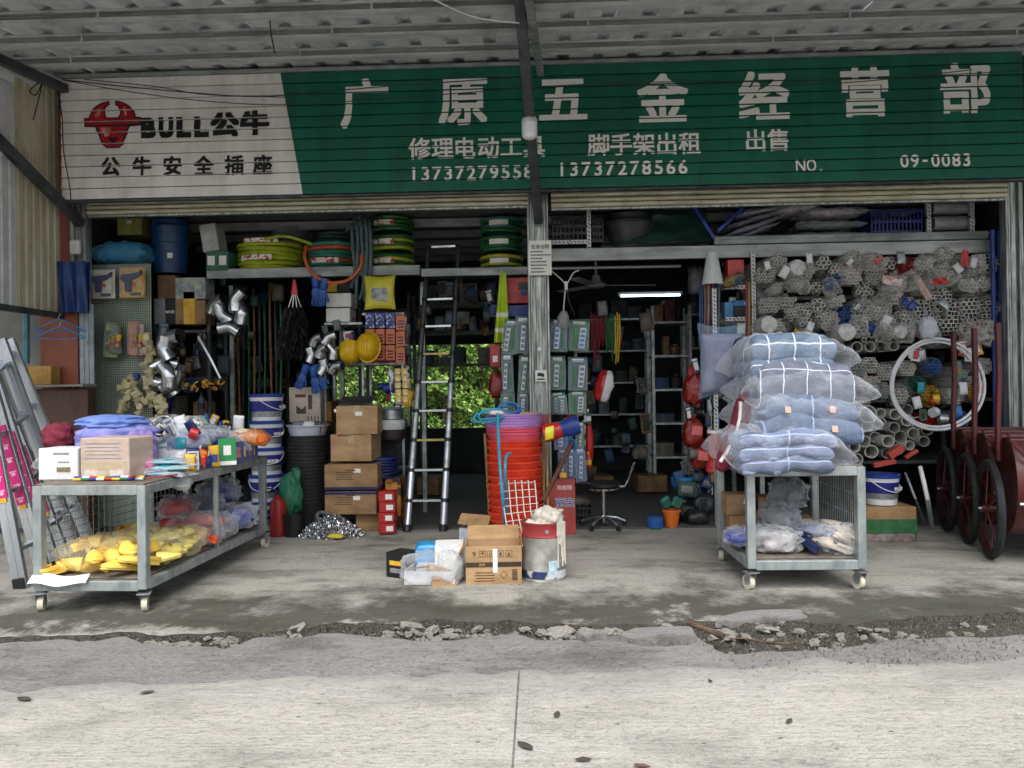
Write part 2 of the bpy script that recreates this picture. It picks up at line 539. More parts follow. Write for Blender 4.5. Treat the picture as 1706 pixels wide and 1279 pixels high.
# the road: grey worn lip next to the gutter, then the pale slabs with a sawn joint between them
LE = [(-500, 1165), (0, 1150), (200, 1140), (400, 1133), (600, 1124), (800, 1122), (870, 1118), (1000, 1120), (1150, 1112), (1250, 1118), (1350, 1095), (1500, 1112), (1706, 1092), (2300, 1070)]
fl = edge(LE, -.02)
road = struct(slab(fr, 2.4, -9, 9, 420, 18, -.02, 2.0, -1, .006).o('road', [LIPM, DIRT_SHADE]))
JX = (G(868, 1120, -.016).x + G(850, 1279, -.016).x) / 2
for a, b, n in ((-9, JX - .004, 200), (JX + .004, 9, 200)):
    mb = slab(lambda X: fl(X) + .06 * noise.noise(V((X * 2.2, 8, 1))), -14, a, b, n, 40, -.012, 3.0, -1, .004, -.03)
    mb.o('slab', [ROADM, LIPM], road)
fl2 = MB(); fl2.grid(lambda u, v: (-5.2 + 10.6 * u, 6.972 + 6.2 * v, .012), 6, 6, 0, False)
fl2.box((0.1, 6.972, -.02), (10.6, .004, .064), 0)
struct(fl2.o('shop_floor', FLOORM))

# broken stones and chunks in the gutter
STONE = pm('broken_concrete', '#a9a69d', '#85827a', .9, 0, 10, bump=.8, bscale=40, bdist=.01)
gutter = MB()
gutter.grid(lambda u, v: (-9 + 18 * u, 3.4 + 1.4 * v, -.058 + .022 * noise.noise(V((u * 60, v * 8, 2)))), 240, 20, 0)
gutter = struct(gutter.o('gutter', DIRT_SHADE))
rock = []
for i in range(7):
    mb = MB(); mb.blob(1, 1, .8, 7, .55, 1.6, i + 3, .62, sit=False)
    m = mb.mesh('stone', STONE)
    for p in m.polygons: p.use_smooth = False
    rock.append(m)
rnd = random.Random(3)
def stone(px, py, s, z=-.035):
    q = G(px, py, z)
    o = put('stone', rnd.choice(rock), gutter, q, (rnd.uniform(-.4, .4), rnd.uniform(-.4, .4), rnd.uniform(0, 6)))
    o.scale = (s * rnd.uniform(.8, 1.5), s * rnd.uniform(.7, 1.2), s * rnd.uniform(.35, .7))
for px, py, s in [(490, 1052, .12), (470, 1060, .05), (690, 1044, .09), (720, 1050, .07), (745, 1040, .05), (700, 1056, .05), (985, 1045, .06), (875, 1048, .05), (905, 1055, .05), (935, 1053, .1), (985, 1055, .09), (1010, 1056, .1), (1110, 1041, .1), (1265, 1045, .13), (1290, 1042, .07), (1330, 1052, .05), (1215, 1058, .08), (1240, 1060, .06), (1440, 1050, .07), (1462, 1049, .03), (345, 1063, .04), (365, 1065, .04), (385, 1063, .05), (320, 1060, .05), (795, 1048, .06), (660, 1046, .05)]:
    stone(px, py, s)
for i in range(170):
    px = rnd.choice([rnd.uniform(270, 420), rnd.uniform(640, 860), rnd.uniform(860, 1180), rnd.uniform(1180, 1706)])
    g0 = G(px, 1048, -.03); e0 = fa(g0.x) - .03; e1 = fr(g0.x) + .03
    if e1 > e0: continue
    Y = rnd.uniform(e1, e0)
    o = put('stone', rnd.choice(rock), gutter, (g0.x, Y, -.045), (rnd.uniform(-.5, .5), 0, rnd.uniform(0, 6)))
    s = rnd.uniform(.012, .045); o.scale = (s * 1.4, s, s * .7)
gv = MB()
for i in range(2600):
    px = rnd.gauss(1420, 160) if i % 2 else rnd.uniform(270, 1706)
    g0 = G(px, 1055, -.03)
    Y = rnd.uniform(fr(g0.x) - (.35 if px > 1150 else .02), fa(g0.x))
    r = rnd.uniform(.003, .009)
    z = -.052 if Y > fr(g0.x) else -.016
    if Y <= fr(g0.x) - .005 and rnd.random() < .35: continue
    c = V((g0.x, Y, z + r * .5))
    pts = [c + V((rnd.uniform(-1, 1) * r, rnd.uniform(-1, 1) * r, -r)) for _ in range(3)] + [c + V((rnd.uniform(-.6, .6) * r, rnd.uniform(-.6, .6) * r, r))]
    gv.add(pts, [(0, 1, 2), (0, 1, 3), (1, 2, 3), (2, 0, 3)])
gv = gv.o('gravel', pm('grey_gravel', '#85827a', '#5c5952', .9, 0, 40), gutter); gv['kind'] = 'stuff'
# slabs of broken lip lying in the gutter
for pts in ([(1030, 1060), (1060, 1048), (1150, 1047), (1160, 1066), (1110, 1072), (1060, 1069)], [(1190, 1034), (1240, 1022), (1330, 1020), (1345, 1031), (1270, 1036), (1230, 1038)], [(960, 1057), (1000, 1052), (1015, 1060), (975, 1064)]):
    mb = MB(); q = [G(x, y, -.005) for x, y in pts]
    c = sum(q, V()) / len(q)
    poly = []
    for a, b in zip(q, q[1:] + q[:1]):
        for t in (0, .33, .66):
            p = a.lerp(b, t); poly.append((p.x - c.x + rnd.uniform(-.008, .008), p.y - c.y + rnd.uniform(-.01, .01)))
    mb.prism(poly, -.03, .012, 0, 'xy')
    mb.o('broken_slab', LIPM, gutter, (c.x, c.y, -.004), (rnd.uniform(-.05, .05), rnd.uniform(-.03, .03), 0))
# rotten brown stick, twigs, leaves
BARK = pm('rotten_wood', '#6b5546', '#43362c', .9, 0, 14, bump=.9, bscale=50)
mb = MB(); a = G(1145, 1043, 0); b = G(1205, 1066, 0)
mb.tube([a.lerp(b, t / 9) + V((0, 0, .02 + .01 * noise.noise(V((t, 0, 0))))) for t in range(10)], .03, 8, rs=[.012 + .014 * abs(noise.noise(V((t * .7, 4, 0)))) for t in range(10)])
tag(mb.o('rotten_stick', BARK), 'reddish brown rotten stick lying across the broken gutter', 'stick')
mb = MB(); a = G(1215, 1065, -.005); b = G(1330, 1073, -.005)
mb.tube([a.lerp(b, t / 7) + V((0, .02 * math.sin(t), .004)) for t in range(8)], .004, 5)
tag(mb.o('dry_twig', BARK), 'thin dry twig on the gravel right of the rotten stick', 'twig')
LEAF = pm('dry_dark_leaf', '#4c463e', '#3a352f', .8)
for i, (px, py, s, lb) in enumerate([(40, 1165, .07, 'dark flat leaf at the left end of the road'), (245, 1154, .05, 'dark curled leaf on the road below the long trolley'), (928, 1191, .05, 'dark leaf on the road right of the sawn joint'), (875, 1243, .07, 'dark leaf lying on the sawn joint near the bottom'), (972, 1266, .05, 'dark leaf near the bottom edge right of the joint'), (1315, 1202, .04, 'small dark leaf on the road below the quilt trolley'), (1183, 1135, .03, 'small round dark leaf on the road below the rotten stick'), (1070, 1277, .05, 'reddish leaf at the very bottom edge of the road')]):
    mb = MB(); s *= .6
    def lf(u, v, s=s, i=i):
        x = (2 * u - 1) * s; w = s * .42 * (1 - (2 * u - 1) ** 2) ** .7
        return (x, (2 * v - 1) * w, .003 + .003 * (noise.noise(V((u * 3, v * 2, i))) + .5) * abs(2 * v - 1))
    mb.grid(lf, 9, 5)
    tag(mb.o('dry_leaf', LEAF if i != 7 else BARK, None, G(px, py, -.008), (0, 0, i * .9 - .4)), lb, 'leaf')
weed = thing('weed', 'small green weed growing from the broken gutter edge', 'weed', G(1391, 1045, -.04))
mb = MB()
for i in range(26):
    t = rnd.uniform(0, 6.28); L = rnd.uniform(.02, .05); w = .004
    d = V((math.cos(t), math.sin(t), 0)); n = V((-d.y, d.x, 0)) * w
    mb.add([-n, n, d * L * .5 + n * 1.2 + V((0, 0, L * .7)), d * L * .5 - n * 1.2 + V((0, 0, L * .7)), d * L + V((0, 0, L * .75))], [(0, 1, 2, 3), (3, 2, 4)])
mb.o('leaves', pm('weed_green', '#6f8f4a', '#56763a', .6), weed)

# ------------------------------------------------------------------ shop shell
FY = 7.0
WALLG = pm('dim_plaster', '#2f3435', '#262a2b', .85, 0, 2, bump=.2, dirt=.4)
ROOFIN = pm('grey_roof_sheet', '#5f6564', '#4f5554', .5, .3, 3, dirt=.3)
XL, XR = P(128, 500, FY).x, P(1700, 500, FY).x
ZT = P(853, 332, FY).z
def wallbox(name, x0, x1, y0, y1, z0, z1, m):
    mb = MB(); mb.box(((x0 + x1) / 2, (y0 + y1) / 2, (z0 + z1) / 2), (x1 - x0, y1 - y0, z1 - z0)); return struct(mb.o(name, m))
BY = 11.6
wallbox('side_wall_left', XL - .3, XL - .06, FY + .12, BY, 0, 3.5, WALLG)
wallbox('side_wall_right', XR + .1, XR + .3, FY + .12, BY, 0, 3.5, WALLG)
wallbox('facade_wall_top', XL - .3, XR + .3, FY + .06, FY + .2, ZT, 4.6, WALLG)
# back wall with a wide opening looking on the hedge behind
ox0, ox1 = P(552, 600, BY).x, P(838, 600, BY).x
oz1, oz0 = P(760, 573, BY).z, P(760, 700, BY).z
wallbox('back_wall_left', XL - .3, ox0, BY, BY + .15, 0, 3.5, WALLG)
wallbox('back_wall_right', ox1, XR + .3, BY, BY + .15, 0, 3.5, WALLG)
wallbox('back_wall_lintel', ox0, ox1, BY + .001, BY + .149, oz1, 3.5, WALLG)
wallbox('back_wall_sill', ox0, ox1, BY + .001, BY + .149, 0, oz0 - .12, WALLG)
mb = MB()
n = 60
def cr(u, v):
    i = int(round(u * n)); zz = (.03 if i % 4 < 2 else 0)
    return (XL - .3 + (XR - XL + .6) * v, FY + .2 + (BY - FY) * u, 2.95 + .25 * u + zz)
mb.grid(cr, n + 1, 2, 0, False)
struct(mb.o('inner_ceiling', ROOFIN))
for y in (7.9, 8.7, 9.5, 10.3, 11.1):
    mb = MB(); mb.box((0, y, 2.9 + .25 * (y - FY) / 4.6), (8.4, .06, .08)); struct(mb.o('inner_roof_purlin', GREYS))

# hedge seen through the rear opening
hedge = thing('hedge', 'dense bright green hedge seen through the rear opening', 'hedge', ((ox0 + ox1) / 2 - .3, 15.4, 0))
mb = MB()
for i in range(16000):
    x = rnd.uniform(-3.0, 3.0); z = rnd.uniform(.3, 2.8)
    y = rnd.uniform(-.1, .35) + .7 * noise.noise(V((x * 1.6, z * 1.6, 0))) + .3 * noise.noise(V((x * 4, z * 4, 4)))
    s = rnd.uniform(.025, .07)
    a = V((rnd.uniform(-1, 1), rnd.uniform(-1, .3), rnd.uniform(-.6, 1))).normalized()
    t = a.cross(V((rnd.random(), rnd.random(), rnd.random()))).normalized(); b = a.cross(t)
    p = V((x, y, z))
    mb.add([p - t * s, p + b * s * .5, p + t * s, p - b * s * .5], [(0, 1, 2, 3)], rnd.choice((0, 0, 1, 2)))
mb.o('leaves', [pm('hedge_leaf', '#86ad4a', '#67953a', .5), pm('hedge_leaf_light', '#b0cc6a', '#93b553', .5), pm('hedge_leaf_dark', '#557d34', '#42672a', .5)], hedge)['kind'] = 'stuff'
mb = MB()
for i in range(14):
    x = -2.5 + i * .38; mb.tube([(x, .3, 0), (x + .05, .3, 1.2), (x - .05, .32, 2.6)], .025, 6)
mb.o('stems', BARK, hedge)
wallbox('rear_bank', ox0 - 5, ox1 + 4, 16.2, 16.5, -.1, 3.0, pm('dark_earth', '#3c4a2a', '#2d381f', .9))

# ------------------------------------------------------------------ door posts and shutters
def post(px, label, w, z1, ext=0):
    c = P(px, 600, FY)
    t = thing('door_post', label, 'post', (c.x, FY, 0))
    MB().box((0, .03, z1 / 2), (w, .05, z1)).o('core', ALUD, t)
    for i, q in enumerate((-.5, -.36, .36, .5)):
        MB().box((q * (w - .02), -.012, z1 / 2), (.018, .05, z1 - .004), 0, None, .004).o('track_rib', ALUD, t)
    MB().box((0, -.004, z1 / 2), (w * .3, .018, z1 - .01), 0, None, .004).o('centre_strip', ALUD, t)
    return t
zc = P(898, 318, FY).z
postC = post(899, 'aluminium shutter post in the middle of the shop front', .19, zc)
postL = post(136, 'aluminium shutter post at the left end of the front', .15, P(130, 330, FY).z)
postR = post(1690, 'aluminium shutter post at the right end of the front', .15, P(1690, 296, FY).z)
def shutter(x0, x1, yt, yb, label):
    cx, cz, w, h = F(x0, yt, x1, yb, FY - .03)
    t = thing('roller_shutter', label, 'shutter', (cx, FY - .03, cz - h / 2))
    hs = h / 3
    for i in range(3):
        mb = MB()
        z0 = i * hs
        prof = [(0, z0 + .002), (-.022, z0 + hs * .2), (-.03, z0 + hs * .5), (-.022, z0 + hs * .8), (0, z0 + hs - .004), (.012, z0 + hs * .5)]
        mb.prism(prof, -w / 2, w / 2, 0, 'yz')
        mb.o('slat', SHUT, t)
    MB().box((0, .015, -.012), (w, .04, .02), 0, None, .004).o('bottom_bar', ALUD, t)
shutter(146, 880, 326, 350, 'cream roller shutter rolled up over the left bay')
shutter(918, 1676, 312, 338, 'cream roller shutter rolled up over the right bay')

# papers stuck on the middle post
pz = P(900, 431, FY).z
bill = thing('paper_notice', 'white paper notice with printed lines on the middle post', 'notice', (P(900, 431, FY).x, FY - .055, pz))
MB().box((0, 0, 0), (.2, .002, .31)).o('sheet', PAPER, bill)
text('吉房出租', INK, bill, (0, -.0018, .1), w=.16, bold=.015)
mb = MB()
for i in range(7):
    w = .17 * (.6 + .4 * rnd.random())
    x = -.085
    while x < -.085 + w:
        q = rnd.uniform(.008, .02); mb.box((x + q / 2, -.0016, .055 - i * .03), (q, .001, .011)); x += q + .004
mb.o('print_lines', INK, bill)
b2 = thing('small_sticker', 'small white sticker with black print low on the middle post', 'sticker', (P(901, 626, FY).x, FY - .055, P(901, 626, FY).z))
MB().box((0, 0, 0), (.1, .002, .1)).o('sheet', PAPER, b2)
mb = MB(); mb.box((-.01, -.0016, .012), (.04, .001, .03)); mb.box((.02, -.0016, .005), (.02, .001, .03)); mb.box((0, -.0016, -.03), (.07, .001, .012)); mb.o('print', INK, b2)
mb = MB(); mb.lathe([(0, 0), (.02, 0), (.02, .006), (0, .008)], 14)
tag(mb.o('lock_cap', WHITEP, None, P(899, 581, FY - .015), (R(90), 0, 0)), 'round white cap on the middle post', 'cap')

# ------------------------------------------------------------------ sign of lapped slats
SY = 6.75
sz0, sz1 = P(853, 317, SY).z, P(853, 111, SY).z
sx0, sx1 = P(103, 230, SY).x, P(1704, 200, SY).x
NS = 11
sh = (sz1 - sz0) / NS
WSL = pm('white_sign_paint', '#f0eeec', '#dedad7', .42, 0, 3, (1.6, 1, .3), dirt=.25)
GSL = pm('green_sign_paint', '#196c58', '#135c4a', .4, 0, 2.5, (1.6, 1, .3), dirt=.3)
sign = thing('shop_sign', 'long green and white slatted signboard above both bays', 'sign', (0, SY, sz0))
MB().box(((sx0 + sx1) / 2, .05, (sz1 - sz0) / 2), (sx1 - sx0 - .01, .05, sz1 - sz0)).o('lap_shade_backing', DARKS, sign)  # dark sheet showing through the slat gaps as painted lap shadow lines
GAP = .0075
def sawy(z):
    k = z / sh - math.floor(z / sh)
    return -.016 + .012 * k
da, db = P(505, 323, SY), P(468, 125, SY)
def divx(z):
    t = (z + sz0 - da.z) / (db.z - da.z)
    return da.x + (db.x - da.x) * t
for i in range(NS):
    z0 = i * sh + GAP; z1 = (i + 1) * sh
    for side in (0, 1):
        mb = MB()
        def pr(z): return (sx0, divx(z) - .0005) if side == 0 else (divx(z) + .0005, sx1)
        a, b = pr(z0); c, d = pr(z1)
        nseg = 12
        def fn(u, v):
            z = z0 + (z1 - z0) * v
            l, r = pr(z)
            X = l + (r - l) * u
            return (X, sawy(i * sh + (z - i * sh) * .98) + .004 * noise.noise(V((X * .9, i * 3.1, 0))), z)
        mb.grid(fn, nseg, 3, 0, False)
        mb.add([(a, -.015, z0), (b, -.015, z0), (b, .026, z0), (a, .026, z0)], [(0, 1, 2, 3)])
        mb.add([(c, -.004, z1), (d, -.004, z1), (d, .026, z1), (c, .026, z1)], [(0, 1, 2, 3)])
        e = sx0 if side == 0 else sx1
        mb.add([(e, -.015, z0), (e, -.004, z1), (e, .026, z1), (e, .026, z0)], [(0, 1, 2, 3)])
        mb.o('slat', WSL if side == 0 else GSL, sign)
MB().box(((sx0 + sx1) / 2, -.006, sz1 - sz0 + .02), (sx1 - sx0, .06, .03), 0, None, .005).o('top_trim', GREYS, sign)
MB().box(((sx0 + sx1) / 2, 0, -.014), (sx1 - sx0, .06, .02), 0, None, .005).o('bottom_trim', DARKS, sign)

def onsign(vs, fs, mat, cx, cz, name):
    """vinyl lettering laid on the lapped slats: cut at every lap and bent to the slat profile"""
    bm = bmesh.new()
    lay = bm.verts.layers.float.new('l')
    bv = [bm.verts.new((x + cx, 0, z + cz)) for x, z, l in vs]
    for v, q in zip(bv, vs): v[lay] = q[2]
    for f in fs:
        try: bm.faces.new([bv[i] for i in f])
        except ValueError: pass
    bm.normal_update()
    bmesh.ops.triangulate(bm, faces=[f for f in bm.faces if len(f.verts) > 3], ngon_method='EAR_CLIP')
    zs = [v.co.z for v in bm.verts]
    for i in range(int(math.floor(min(zs) / sh)), int(math.floor(max(zs) / sh)) + 2):
        for z in (i * sh + .0005, i * sh + GAP):
            bmesh.ops.bisect_plane(bm, geom=bm.verts[:] + bm.edges[:] + bm.faces[:], plane_co=(0, 0, z), plane_no=(0, 0, 1))
    dl = [f for f in bm.faces if (f.calc_center_median().z / sh - math.floor(f.calc_center_median().z / sh)) * sh < GAP]
    bmesh.ops.delete(bm, geom=dl, context='FACES')
    for v in bm.verts:
        z = v.co.z
        k = z / sh - math.floor(z / sh)
        if k < GAP / sh * .5: z -= .002
        v.co.y = sawy(z) - .0075 - v[lay]
    me = bpy.data.meshes.new(name); bm.to_mesh(me); bm.free()
    me.materials.append(mat)
    return put(name, me, sign)
VIN = pm('white_vinyl', '#f6f4f2', '#eeebe8', .4, 0, 6)
VINK = pm('black_vinyl', '#15161a', '#1d1e23', .4, 0, 6)
def sgn(s, px, py, hpx=None, wpx=None, em=None, bold=.02, mat=VIN):
    c = P(px, py, SY - .02)
    vs, fs, tw, th = glyphs(s, bold)
    k = SY / FPX
    if em: sx = sz = em * k
    else:
        sz = hpx * k / th; sx = wpx * k / tw if wpx else sz
    onsign([(x * sx, y * sz, z) for x, y, z in vs], fs, mat, c.x, c.z - sz0, 'character' if len(s) == 1 else 'lettering')
for ch, px, py in zip('广原五金经营部', (607, 771, 938, 1104, 1273, 1441, 1609), (172, 169, 166, 162, 158, 152, 146)):
    sgn(ch, px, py, em=85, bold=.026)
for i, ch in enumerate('修理电动工具'): sgn(ch, 699 + i * 38.2, 247 - i * .6, em=38, bold=.02)
for i, ch in enumerate('脚手架出租'): sgn(ch, 997 + i * 38, 240.5 - i * .6, em=38, bold=.02)
for i, ch in enumerate('出售'): sgn(ch, 1259 + i * 37, 233 - i * .6, em=38, bold=.02)
def sgrow(s, px, py, hpx, wpx, bold, mat=VIN):
    c = wpx / len(s)
    for i, ch in enumerate(s):
        x = px - wpx / 2 + (i + .5) * c; y = py - (x - px) * .021
        if ch == '.': sgn(ch, x - c * .12, y + hpx * .42, em=hpx / .73, bold=bold, mat=mat)
        elif ch == '-': sgn(ch, x, y, em=hpx / .73, bold=bold, mat=mat)
        elif ch in 'BULNO': sgn(ch, x, y, hpx, c * .86, bold=bold, mat=mat)
        else: sgn(ch, x, y, em=hpx / .75, bold=bold, mat=mat)
sgrow('13737279558', 785, 288, 24, 210, .018)
sgrow('13737278566', 1037, 280, 24, 222, .018)
sgrow('NO.', 1352, 275, 21, 54, .014)
sgrow('09-0083', 1559, 267, 22, 121, .014)
sgrow('BULL', 291, 212, 35, 118, .065, VINK)
for ch, px, py in (('公', 374, 207), ('牛', 424, 204)): sgn(ch, px, py, 42, 50, bold=.055, mat=VINK)
for ch, px in zip('公牛安全插座', (184, 236, 287, 339, 390, 437)): sgn(ch, px, 277 - (px - 184) * .012, em=34, bold=.03, mat=VINK)
# the bull's-head emblem: horns, brim and face
REDV = pm('red_vinyl', '#b3202c', '#8f1622', .35, 0, 3)
REDL = pm('pale_red_vinyl', '#e2a59b', '#c05a55', .35, 0, 12)
def emblem(polys, mat, lay, name):
    c = P(187, 206, SY - .02); k = SY / FPX
    vs = []; fs = []
    for poly in polys:
        o = len(vs); vs += [((x - 187) * k, (206 - y) * k, lay) for x, y in poly]; fs.append(tuple(range(o, o + len(poly))))
    onsign(vs, fs, mat, c.x, c.z - sz0, name)
def arc(cx, cy, rx, ry, a0, a1, n=14): return [(cx + rx * math.cos(R(a0 + (a1 - a0) * i / n)), cy - ry * math.sin(R(a0 + (a1 - a0) * i / n))) for i in range(n + 1)]
def horn(g, s):  # outline of a horn half, grown by g, mirrored by s
    o = arc(187, 199, 39 + g, 31 + g, 180, 97) ; inn = arc(187, 186, 15 - g, 15 - g, 110, 270)
    return [(187 + s * (x - 187), y) for x, y in [*o, *inn, (187, 201), (148 - g, 201)]]
emblem([horn(2, 1), horn(2, -1)], VINK, 0, 'emblem_outline')
emblem([[(138, 195), (236, 195), (236, 210), (217, 211), (205, 241), (198, 247), (176, 247), (169, 241), (157, 211), (138, 210)]], VINK, .0002, 'emblem_outline')
emblem([horn(0, 1), horn(0, -1)], REDV, .0004, 'emblem_horn')
emblem([[(140, 197), (234, 197), (234, 207), (140, 208)], [(160, 210), (214, 210), (203, 239), (197, 245), (177, 245), (171, 239)]], REDV, .0006, 'emblem_face')
emblem([[(165, 212), (186, 212), (180, 226), (174, 228)]], REDL, .0008, 'emblem_highlight')
for q_ in ([(155, 193), (160, 182), (168, 178), (164, 193)], [(212, 192), (210, 180), (206, 177), (208, 192)]): emblem([q_], REDL, .0008, 'emblem_highlight')
emblem([[(177, 229), (199, 229), (188, 240)]], VINK, .001, 'emblem_muzzle')

# ------------------------------------------------------------------ awning of ribbed sheets
ROOF = pm('ribbed_roof_sheet', '#d6dadc', '#bbc0c3', .5, .05, 2.2, (3, .6, 1), bump=.1, dirt=.3)
PURL = pm('purlin_paint', '#c2c7c7', '#a4a9a9', .5, .1, 5, (.4, 3, 3), dirt=.45)
RZ = sz1 + .06
def rz(Y): return RZ - .128 * (SY - Y)
awn = thing('awning', 'grey ribbed metal awning over the shop apron', 'awning', (0, SY, RZ))
PW = .9
for i in range(15):
    mb = MB(); x0 = -6.6 + i * PW
    sec = []
    for k in range(3):
        x = x0 + k * .3
        sec += [(x, 0), (x + .19, 0), (x + .215, .036), (x + .275, .036), (x + .2998, .002)]
    y0, y1 = 3.55 - SY, 7.25 - SY
    mb.grid(lambda u, v: (sec[int(round(u * (len(sec) - 1)))][0], y0 + (y1 - y0) * v, sec[int(round(u * (len(sec) - 1)))][1] + .128 * (y0 + (y1 - y0) * v) + (.003 if i % 2 else 0)), len(sec), 8, 0, False)
    mb.o('roof_sheet', ROOF, awn)
for k, y in enumerate((6.3, 5.78, 5.3, 4.85, 4.35, 3.9)):
    mb = MB(); zz = rz(y) - RZ - .042
    mb.box((0, y - SY, zz + .036), (13, .07, .006)); mb.box((0, y - SY, zz - .04), (13, .07, .006)); mb.box((0, y - SY + .032, zz), (13, .006, .078)); mb.box((0, y - SY - .033, zz - .03), (13, .004, .016)); mb.box((0, y - SY - .033, zz + .028), (13, .004, .012))
    for q in range(-3, 4): mb.box((q * 1.9 + .4 * k, y - SY - .034, zz - .002), (.012, .009, .086), 0)
    mb.o('purlin', PURL, awn)
def beam(mb, a, b, w, h=None):
    a = V(a); b = V(b); d = b - a
    q = d.to_track_quat('Y', 'Z').to_matrix().to_4x4()
    mt = Matrix.Translation((a + b) / 2) @ q
    x, y, z = w / 2, d.length / 2, (h or w) / 2
    c = .12 * min(x, z)
    sec = [(-x + c, -z), (x - c, -z), (x, -z + c), (x, z - c), (x - c, z), (-x + c, z), (-x, z - c), (-x, -z + c)]
    n = 8
    return mb.add([(p, -y, r) for p, r in sec] + [(p, y, r) for p, r in sec], [tuple(range(n)), tuple(range(n, 2 * n))] + [(i, (i + 1) % n, n + (i + 1) % n, n + i) for i in range(n)], 0, False, mt)
def roofbeam(name, a, b, w, label, m=DARKS):
    mb = MB(); a = V(a); b = V(b)
    beam(mb, V((0, 0, 0)), b - a, w)
    return tag(mb.o(name, m, None, a), label, 'beam')
bt = P(897, 368, FY - .06); bm_ = P(866, 0, 5.2); dd = (bm_ - bt)
roofbeam('awning_brace', bt, bt + dd * 1.12, .075, 'dark steel brace rising from the middle post to the awning')
c0 = P(893, 135, 6.6); roofbeam('awning_rafter', (c0.x + .04, 6.68, rz(6.68) - .14), (c0.x - .1, 3.7, rz(3.7) - .14), .055, 'grey rafter under the awning beside the middle brace', GREYS)
a = P(135, 372, FY - .06); b = P(-40, 195, 5.9)
roofbeam('awning_brace', a, b, .075, 'dark steel brace at the left end of the awning')
a = P(108, 148, 6.7); b = P(-30, 85, 5.8); roofbeam('awning_rafter', a, b, .07, 'dark rafter in the left top corner of the awning')
a = P(1690, 330, FY - .04)
# bulb hanging in front of the sign
bp = P(882, 205, 6.0)
bulb = thing('hanging_bulb', 'unlit white bulb hanging in front of the green sign', 'bulb', bp)
mb = MB(); mb.lathe([(0, -.125), (.035, -.122), (.056, -.105), (.06, -.08), (.06, .0)], 20); mb.o('diffuser', pm('frosted_bulb', '#eef0f4', '#e4e7ee', .3), bulb)
mb = MB(); mb.lathe([(.061, 0), (.062, .02), (.045, .05), (.022, .066), (.021, .09), (0, .09)], 20); mb.o('housing', WHITEP, bulb)
mb = MB(); mb.lathe([(.026, .09), (.028, .1), (.026, .13), (.014, .135), (0, .136)], 14); mb.o('socket', pm('tan_socket', '#a5743c', '#8d6030', .5), bulb)
mb = MB(); mb.tube([(0, 0, .13), (-.01, -.04, .4), (-.03, -.1, .9)], .005, 5); mb.o('wire', BLACKP, bulb)
# wires slung along the sign and the roof
def wire(pts, r, label, m=BLACKP):
    mb = MB(); q = [P(*p) for p in pts]
    o = q[0].copy(); out = []
    for i in range(len(q) - 1):
        p0 = q[max(i - 1, 0)]; p1 = q[i]; p2 = q[i + 1]; p3 = q[min(i + 2, len(q) - 1)]
        for s in range(8):
            t = s / 8
            out.append(.5 * ((2 * p1) + (p2 - p0) * t + (2 * p0 - 5 * p1 + 4 * p2 - p3) * t * t + (3 * p1 - p0 - 3 * p2 + p3) * t ** 3) - o)
    out.append(q[-1] - o)
    mb.tube(out, r, 5)
    return tag(mb.o('wire', m, None, o), label, 'wire')
wire([(105, 133, 6.66), (250, 148, 6.62), (400, 160, 6.6), (480, 158, 6.6), (640, 144, 6.6), (875, 128, 6.4)], .005, 'black wire sagging along the top of the white sign part')
wire([(110, 134, 6.66), (200, 150, 6.62), (330, 167, 6.6), (480, 174, 6.6), (700, 160, 6.6), (1000, 139, 6.6), (1400, 132, 6.6), (1700, 118, 6.6)], .004, 'long black wire crossing the whole sign below its top')
wire([(140, 132, 6.66), (260, 144, 6.62), (340, 157, 6.6), (480, 162, 6.6)], .004, 'short black wire over the white sign part')
wire([(1000, 140, 6.6), (1100, 142, 6.6), (1270, 143, 6.6), (1430, 136, 6.6), (1620, 116, 6.6)], .004, 'black wire crossing the big characters at the right')
wire([(95, 150, 6.64), (103, 190, 6.64), (106, 250, 6.64), (116, 310, 6.64), (118, 332, 6.64)], .005, 'black wire hanging down the left sign edge')
wire([(455, -20, 5.4), (450, 40, 5.5), (458, 88, 5.7)], .005, 'black wire hanging from the awning above the white sign')
wire([(720, -2, 5.2), (790, 28, 5.3), (865, 38, 5.3)], .006, 'white cable hanging under the awning left of the brace', WHITEP)
wire([(75, 130, 6.5), (50, 150, 6.3), (60, 158, 6.3), (70, 140, 6.4), (55, 200, 6.3)], .005, 'tangled black wire at the left top corner')
# ------------------------------------------------------------------ left end: side screen, cabinet, ladders
CREAM = pm('rusty_cream_sheet', '#d9d4bd', '#c2bb9c', .6, 0, 3, (2, 2, .5), bump=.15, dirt=.65)
sx = P(99, 330, 6.92).x
scr = thing('side_screen', 'rusty cream ribbed metal screen at the left end of the awning', 'screen', (sx, 6.92, 1.97))
for i in range(4):
    mb = MB(); y0 = -.3 * i
    sec = []
    for k in range(3):
        y = y0 - k * .1
        sec += [(0, y), (0, y - .06), (-.022, y - .07), (-.022, y - .09), (0, y - .0995)]
    ln = len(sec)
    mb.grid(lambda u, v: (sec[int(round(u * (ln - 1)))][0] + (.003 if i % 2 else 0), sec[int(round(u * (ln - 1)))][1], v * (2.05 - .1 * i)), ln, 3, 0, False)
    mb.o('ribbed_sheet', CREAM if i < 2 else WHITEP, scr)
MB().box((.03, -.6, 0), (.05, 1.3, .05)).o('bottom_rail', DARKS, scr)
REDW = pm('faded_red_board', '#7e3524', '#60271b', .7, 0, 3, (1, 1, .4), dirt=.4)
mb = MB(); cx, cz, w, h = F(70, 180, 128, 890, 7.05)
mb.box((0, 0, h / 2), (w, .03, h), 0, None, .003)
tag(mb.o('red_board', REDW, None, (cx, 7.05, cz - h / 2)), 'faded red board standing beside the left shutter post', 'board')
